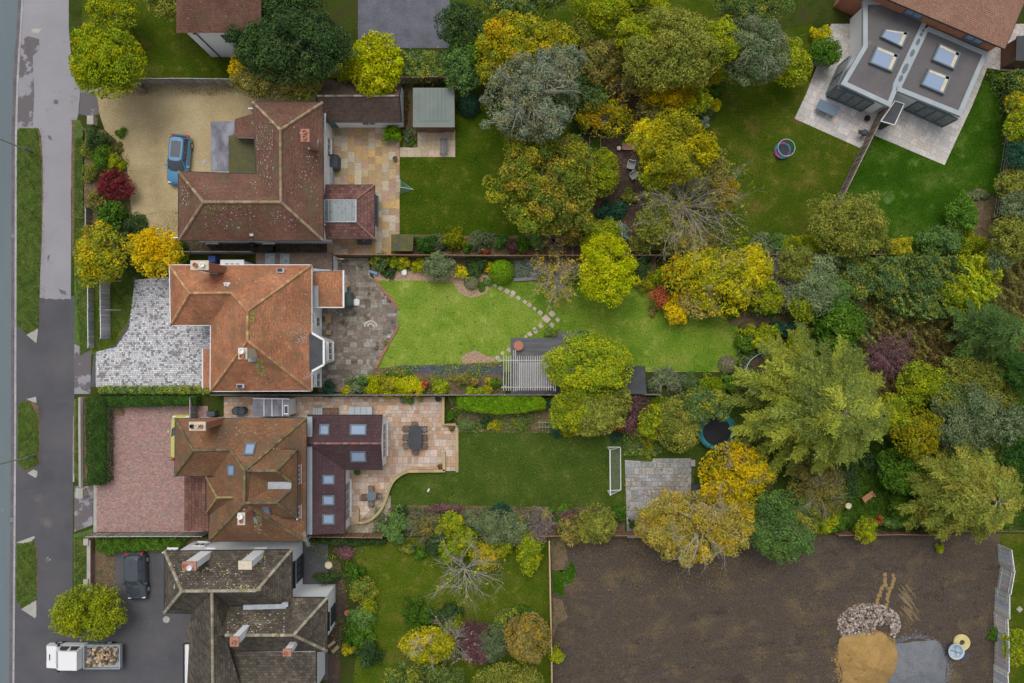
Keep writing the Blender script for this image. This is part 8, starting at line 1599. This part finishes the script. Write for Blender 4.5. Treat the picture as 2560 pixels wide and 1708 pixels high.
hedge([(1850, 650), (2090, 650), (2110, 760), (2180, 780), (2190, 990), (1850, 990), (1850, 830), (2010, 815), (2010, 785), (1850, 780)], .7, 'mix', 'undergrowth in the wild end of the middle garden, left part', .1, .8, 'undergrowth', 'undergrowth', lump=.7, kind='stuff')
hedge([(2180, 640), (2600, 640), (2600, 1000), (2180, 1000)], .7, 'olb', 'brownish undergrowth in the wild end of the middle garden, right part', .1, .75, 'undergrowth', 'undergrowth', lump=.7, kind='stuff', bright=.75)
hedge([(2480, 180), (2600, 180), (2600, 640), (2470, 640), (2500, 560), (2530, 480), (2535, 300)], .8, 'mix', 'undergrowth along the right edge beside the wire fence', .1, .8, 'undergrowth', 'undergrowth', lump=.6, kind='stuff')
hedge([(2060, 1000), (2600, 1000), (2600, 1326), (2060, 1326)], .16, 'md', 'green undergrowth beneath the lower right trees', .08, .9, 'undergrowth', 'undergrowth', lump=.16, kind='stuff', bright=.62)
hedge([(1620, 992), (1760, 992), (1760, 1050), (1640, 1140), (1560, 1140), (1570, 1070)], .4, 'mix', 'weedy undergrowth left of the teal trampoline', .08, .8, 'undergrowth', 'undergrowth', lump=.4, kind='stuff')
scatter([(780, 1346), (960, 1346), (880, 1420), (870, 1600), (850, 1640), (820, 1640), (850, 1450), (760, 1400)], 5000, 'mix', 'sparse plants in the dark bed by the bottom house', .06, .2, 'ground_cover', 'ground cover', rise=.5)
scatter([(205, 318), (300, 340), (325, 400), (335, 540), (400, 600), (205, 640)], 5000, 'mix', 'low plants in the front bed of the gravel drive', .06, .2, 'ground_cover', 'ground cover', rise=.5)
scatter([(1385, 210), (1608, 208), (1606, 640), (1380, 640), (1440, 560), (1430, 420), (1392, 350)], 5000, 'yo', 'yellow fallen leaves on the bark mulch', .035, .02, bright=.6)
scatter([(1607, 200), (2000, 300), (2090, 520), (2040, 630), (1607, 640)], 2600, 'yel', 'yellow fallen leaves scattered on the mossy lawn', .03, .02, bright=.55, focus=(1750, 480, 220))
scatter([(1560, 1150), (1735, 1150), (1735, 1345), (1560, 1345)], 12000, 'bram', 'rusty fallen leaves on the concrete patio', .05, .02, focus=(1680, 1270, 95), bright=1.5)
scatter([(1378, 1345), (2080, 1345), (2080, 1500), (1378, 1500)], 7000, 'peach', 'fallen leaves on the bare plot below the pale gold tree', .035, .02, bright=.55, focus=(1720, 1390, 190))
scatter([(1378, 1345), (2480, 1340), (2480, 1760), (1378, 1760)], 5000, 'olb', 'sparse weeds and crumbs over the bare soil', .03, .02, bright=1.0)
scatter([(880, 1350), (1374, 1345), (1378, 1640), (880, 1640)], 2500, 'peach', 'fallen leaves on the lower lawn', .03, .02, focus=(1190, 1530, 130), bright=.8)
scatter([(1640, 700), (1840, 780), (1840, 900), (1300, 920), (1300, 710)], 900, 'yel', 'few yellow leaves on the bright middle lawn', .028, .02, bright=.8)
scatter([(190, 215), (560, 208), (790, 215), (790, 255), (560, 240), (240, 240)], 5000, 'bram', 'brown leaves along the fence on the gravel', .04, .02, bright=1.0)
scatter([(330, 540), (460, 520), (800, 600), (800, 636), (440, 636)], 7000, 'olb', 'leaf litter in the alley between the two upper houses', .04, .02, bright=.8)
scatter([(240, 1340), (420, 1470), (420, 1640), (240, 1640)], 260, 'yel', 'yellow leaves on the dark drive', .03, .02, bright=.7)
for pl in ([(42, 325), (50, 320), (92, 320), (103, 400), (101, 600), (95, 820), (66, 836), (41, 812)], [(45, 1010), (72, 1004), (96, 1050), (95, 1160), (62, 1176), (44, 1160)], [(42, 1362), (82, 1353), (90, 1375), (90, 1500), (54, 1522), (40, 1500)]):
    hedge(pl, .07, 'gr', 'tufted rough grass on the roadside verge', .04, 1.3, 'verge_grass', 'grass', lump=.05, rnd=.1, kind='stuff', bright=1.0)
for pl in ([(186, 350), (208, 340), (206, 635), (184, 635)], [(188, 690), (216, 690), (232, 870), (200, 888)], [(190, 1000), (205, 1000), (204, 1205), (187, 1180)], [(186, 1345), (224, 1335), (222, 1480), (186, 1480)], [(246, 700), (270, 700), (270, 850), (240, 880)], [(280, 650), (332, 690), (330, 760), (312, 810), (282, 850)]):
    hedge(pl, .06, 'gr', 'rough grass strip at the front of the plots', .04, .8, 'front_grass', 'grass', lump=.05, rnd=.1, kind='stuff', bright=.95)

# lower border of the top garden
for x, y, r_, h_, pl, lb, b_ in ((1062, 608, (34, 26), 1.6, 'hdg', 'dark green bush beside the low mossy store', 1.1), (1096, 604, (28, 24), 1.5, 'gg', 'greyish bush second from the mossy store', .7), (1138, 596, (34, 34), 2.2, 'yg', 'rounded green bush with yellow flowers in the lower border of the top garden', .6), (1206, 604, (32, 30), 1.8, 'gg', 'clipped grey green dome in the lower border of the top garden', .75), (1252, 602, (22, 20), 1.5, 'hdg', 'small dark dome right of the grey green dome', 1.3), (1278, 616, (18, 20), 1.2, 'pur', 'brownish red small shrub between two green domes', .6), (1308, 606, (24, 24), 1.6, 'md', 'green dome left of the bright speckled one', .9), (1346, 602, (24, 26), 1.7, 'fern', 'bright speckled green dome in the lower border of the top garden', 1.0), (1215, 630, (14, 12), 1.9, 'red', 'small crimson shrub at the fence below the grey green dome', .6), (1388, 575, (10, 16), 2.0, 'yel', 'slender yellow bush beside the bark garden', .6), (1170, 620, (16, 16), 1.0, 'md', 'small green filler bush at the fence', .9)):
    shrub(x, y, r_, h_, pl, lb, bright=b_, rough=.05)
tree(1388, 606, (26, 34), 2.6, 'yo', 'small bare twiggy shrub with few orange leaves by the upper fence', style='bare', bark='p', gap=.1, dens=.8, leaf=.07)
# more plants of the front bed
for x, y, r_, h_, pl, lb in ((216, 372, (16, 24), 1.0, 'ol', 'narrow olive bush at the road side of the front bed'), (262, 420, (20, 14), 1.2, 'mix', 'mixed small bush above the dark red maple'), (258, 562, (36, 24), 1.8, 'mix', 'mixed bush below the large rounded bush'), (218, 590, (22, 30), 1.6, 'ol', 'olive bush beside the green and orange tree'), (305, 600, (30, 26), 1.8, 'dk', 'dark bush between the two front trees, upper one'), (300, 415, (14, 16), .6, 'yg', 'tiny yellow green bush right of the dark red maple')):
    shrub(x, y, r_, h_, pl, lb)
# weeds on the weathered patio
scatter([(800, 645), (922, 645), (925, 690), (994, 770), (994, 815), (938, 922), (925, 975), (800, 975)], 1500, 'md', 'small weeds growing in the joints of the weathered patio', .035, .03, 'weeds', 'weeds', bright=.9)

# crowns that fill the gaps and merge with their neighbours
for a_ in ((1238, 178, 46, 6.5, 'orf', 'orange flecked green tree left of the large eucalyptus'), (1392, 112, 50, 6.5, 'orf', 'golden green tree above the slim eucalyptus'), (1452, 195, 36, 4.0, 'mix', 'green filler tree left of the bare twiggy grey tree'), (1462, 78, 40, 5.0, 'ol', 'olive tree at the top edge left of the lime shrub'), (1598, 98, 52, 7.5, 'yg', 'yellow green crown merging into the very large olive tree'), (1602, 200, 42, 5.0, 'olb', 'brown olive crown between bare twiggy tree and orange tree'), (1790, 112, 56, 7.5, 'yg', 'yellow olive crown at the right of the very large olive tree'), (1838, 178, 36, 5.0, 'ol', 'olive crown under the grey olive tree'), (1738, 252, 36, 4.5, 'yg', 'yellow green crown right of the orange tinted low tree'), (1630, 270, 38, 4.0, 'olb', 'brownish low crown left of the orange tinted low tree'),
  (1620, 350, 46, 7.0, 'yel', 'bright yellow crown left of the bright yellow green tree'), (1632, 438, 40, 6.0, 'yg', 'yellow green crown over the left limbs of the bare tree'), (1640, 560, 48, 5.0, 'ol', 'olive crown under the lower left limbs of the bare tree'), (1780, 420, 40, 5.0, 'olb', 'thin golden brown crown at the right of the bare branched tree'), (1505, 602, 52, 4.0, 'yg', 'yellow green crown above the lime yellow tree'), (1600, 610, 24, 2.6, 'ol', 'small olive crown at the fence end of the bark garden'), (1300, 380, 40, 6.5, 'oak', 'green crown bulging at the upper left of the oak like tree'), (1440, 395, 38, 6.5, 'oak', 'orange flecked crown at the upper right of the oak like tree'), (1452, 500, 34, 5.0, 'mix', 'green crown at the lower right of the oak like tree'),
  (1758, 670, 52, 5.0, 'yel', 'yellow crown at the upper left of the yellow thicket'), (1880, 672, 56, 5.0, 'yel', 'yellow crown at the upper right of the yellow thicket'), (1920, 740, 44, 3.6, 'yg', 'yellow green crown in front of the beige twiggy tree'), (2010, 760, 40, 4.0, 'yg', 'yellow green crown in front of the soft grey green tree'), (1990, 660, 44, 4.6, 'ol', 'olive crown at the fence behind the beige twiggy tree'), (2140, 690, 56, 3.6, 'mix', 'mixed green crown between grey green tree and bramble thicket'), (2090, 730, 36, 4.0, 'fern', 'pale green crown above the laurel tree'),
  (2230, 700, 46, 3.2, 'mix', 'mixed green crown rising from the left half of the thicket'), (2330, 690, 52, 3.2, 'ivy', 'dark green crown rising from the middle of the thicket'), (2400, 730, 46, 3.4, 'yg', 'yellow flecked crown rising from the right of the thicket'), (2330, 760, 44, 2.6, 'ivy', 'green crown at the lower edge of the ivy thicket'), 
  (2300, 960, 56, 5.0, 'yg', 'yellow green crown right of the larch at the lower fence'), (2372, 1000, 50, 5.5, 'mix', 'mixed green crown below the lower fence at the right'), (2470, 980, 62, 6.0, 'ol', 'olive crown below the middle garden corner'), (2220, 1030, 46, 6.0, 'yg', 'golden green crown touching the right side of the larch'), (2520, 1060, 54, 6.5, 'gg', 'grey green crown at the right edge below the dark conifer'), (2540, 1140, 48, 7.0, 'hdg', 'dark green crown at the right edge above the large olive conifer'), (2390, 1130, 44, 4.5, 'mix', 'mixed green crown above the large olive conifer'), (2330, 1200, 46, 4.0, 'md', 'green crown between the glossy tree and the large olive conifer'),
  (1850, 1275, 46, 4.6, 'orf', 'orange green crown between the orange tree and the pale gold tree'), (1905, 1180, 40, 3.6, 'olb', 'brown crown right of the orange gold tree'), (2000, 1290, 44, 4.6, 'ol', 'olive crown between the mid green and the brownish olive tree'), (2060, 1300, 36, 3.2, 'yg', 'yellow green crown at the brown fence of the bare plot'), (1640, 1055, 44, 3.6, 'yg', 'yellow green crown left of the teal trampoline trees'), (1740, 1010, 44, 4.6, 'mix', 'mixed crown above the teal trampoline'), (1425, 1030, 50, 4.2, 'yg', 'yellow green crown at the left of the olive tree by the lower fence'), (1540, 1000, 40, 4.0, 'ol', 'olive crown at the right of the olive tree by the lower fence'),
  (650, 120, 56, 7.5, 'dk', 'dark blue green crown beside the white house wall'), (812, 128, 52, 7.0, 'dk', 'dark blue green crown at the right of the large dark tree'), (752, 196, 54, 5.5, 'ol', 'olive crown over the fence behind the brown house'), (870, 190, 26, 3.4, 'yg', 'yellow green crown at the left of the garage roof'), (1210, 130, 40, 5.5, 'md', 'green crown right of the pale green leafy tree'), (230, 110, 40, 6.5, 'ash', 'yellow green crown at the left of the pavement tree'), (305, 190, 44, 6.0, 'ash', 'yellow green crown at the lower right of the pavement tree'),
  (1288, 1330, 34, 2.6, 'gg', 'grey green crown in the border left of the pale timber fence'), (1430, 1325, 36, 2.6, 'olb', 'brown olive crown in the border above the bare plot'), (1090, 1358, 30, 1.8, 'dk', 'dark crown below the brown dome shrub'), (1160, 1352, 34, 2.4, 'yg', 'yellow green crown below the leafy border shrub'), (1200, 1625, 40, 2.6, 'pur', 'dusky crown at the very bottom edge'), (1270, 1560, 34, 2.6, 'mix', 'mixed crown above the olive gold tree at the bottom')):
    tree(a_[0], a_[1], a_[2], a_[3], a_[4], a_[5], leaf=.09, style='airy' if a_[4] in ('olb', 'gg', 'pur') else 'broad', gap=.2, rough=.18)

for i_, (pl_, n_, pal_, lb_, fo_) in enumerate((([(1000, 330), (1500, 300), (1440, 560), (1000, 588)], 1500, 'peach', 'small fallen leaves on the dark upper lawn', None), ([(1150, 1080), (1555, 1080), (1560, 1270), (1000, 1278), (960, 1232)], 900, 'peach', 'few fallen leaves on the even lawn by the goal', None), ([(2190, 300), (2480, 200), (2460, 600), (2090, 600)], 1300, 'gg', 'pale fallen leaves on the lush lawn', None),
    ([(92, 322), (112, 322), (112, 820), (90, 820)], 1300, 'bram', 'brown leaves gathered along the long verge', None), ([(88, 1000), (106, 1000), (106, 1170), (90, 1170)], 500, 'bram', 'brown leaves gathered along the middle verge', None), ([(176, 240), (212, 240), (212, 640), (178, 640)], 1300, 'bram', 'brown leaves along the property edge beside the light pavement', None), ([(24, 60), (44, 60), (38, 1640), (22, 1640)], 900, 'bram', 'leaf crumbs in the road gutter', None),
    ([(236, 1015), (450, 1015), (450, 1330), (236, 1330)], 900, 'bram', 'dark leaf specks on the red block drive', None), ([(240, 760), (520, 760), (520, 965), (240, 965)], 250, 'bram', 'few leaf specks on the silver block drive', None), ([(1380, 1350), (2480, 1345), (2480, 1600), (1380, 1640)], 1500, 'sil', 'small pale stones scattered on the bare soil', None))):
    scatter(pl_, n_, pal_, lb_, .028, .01, focus=fo_, bright=.8)
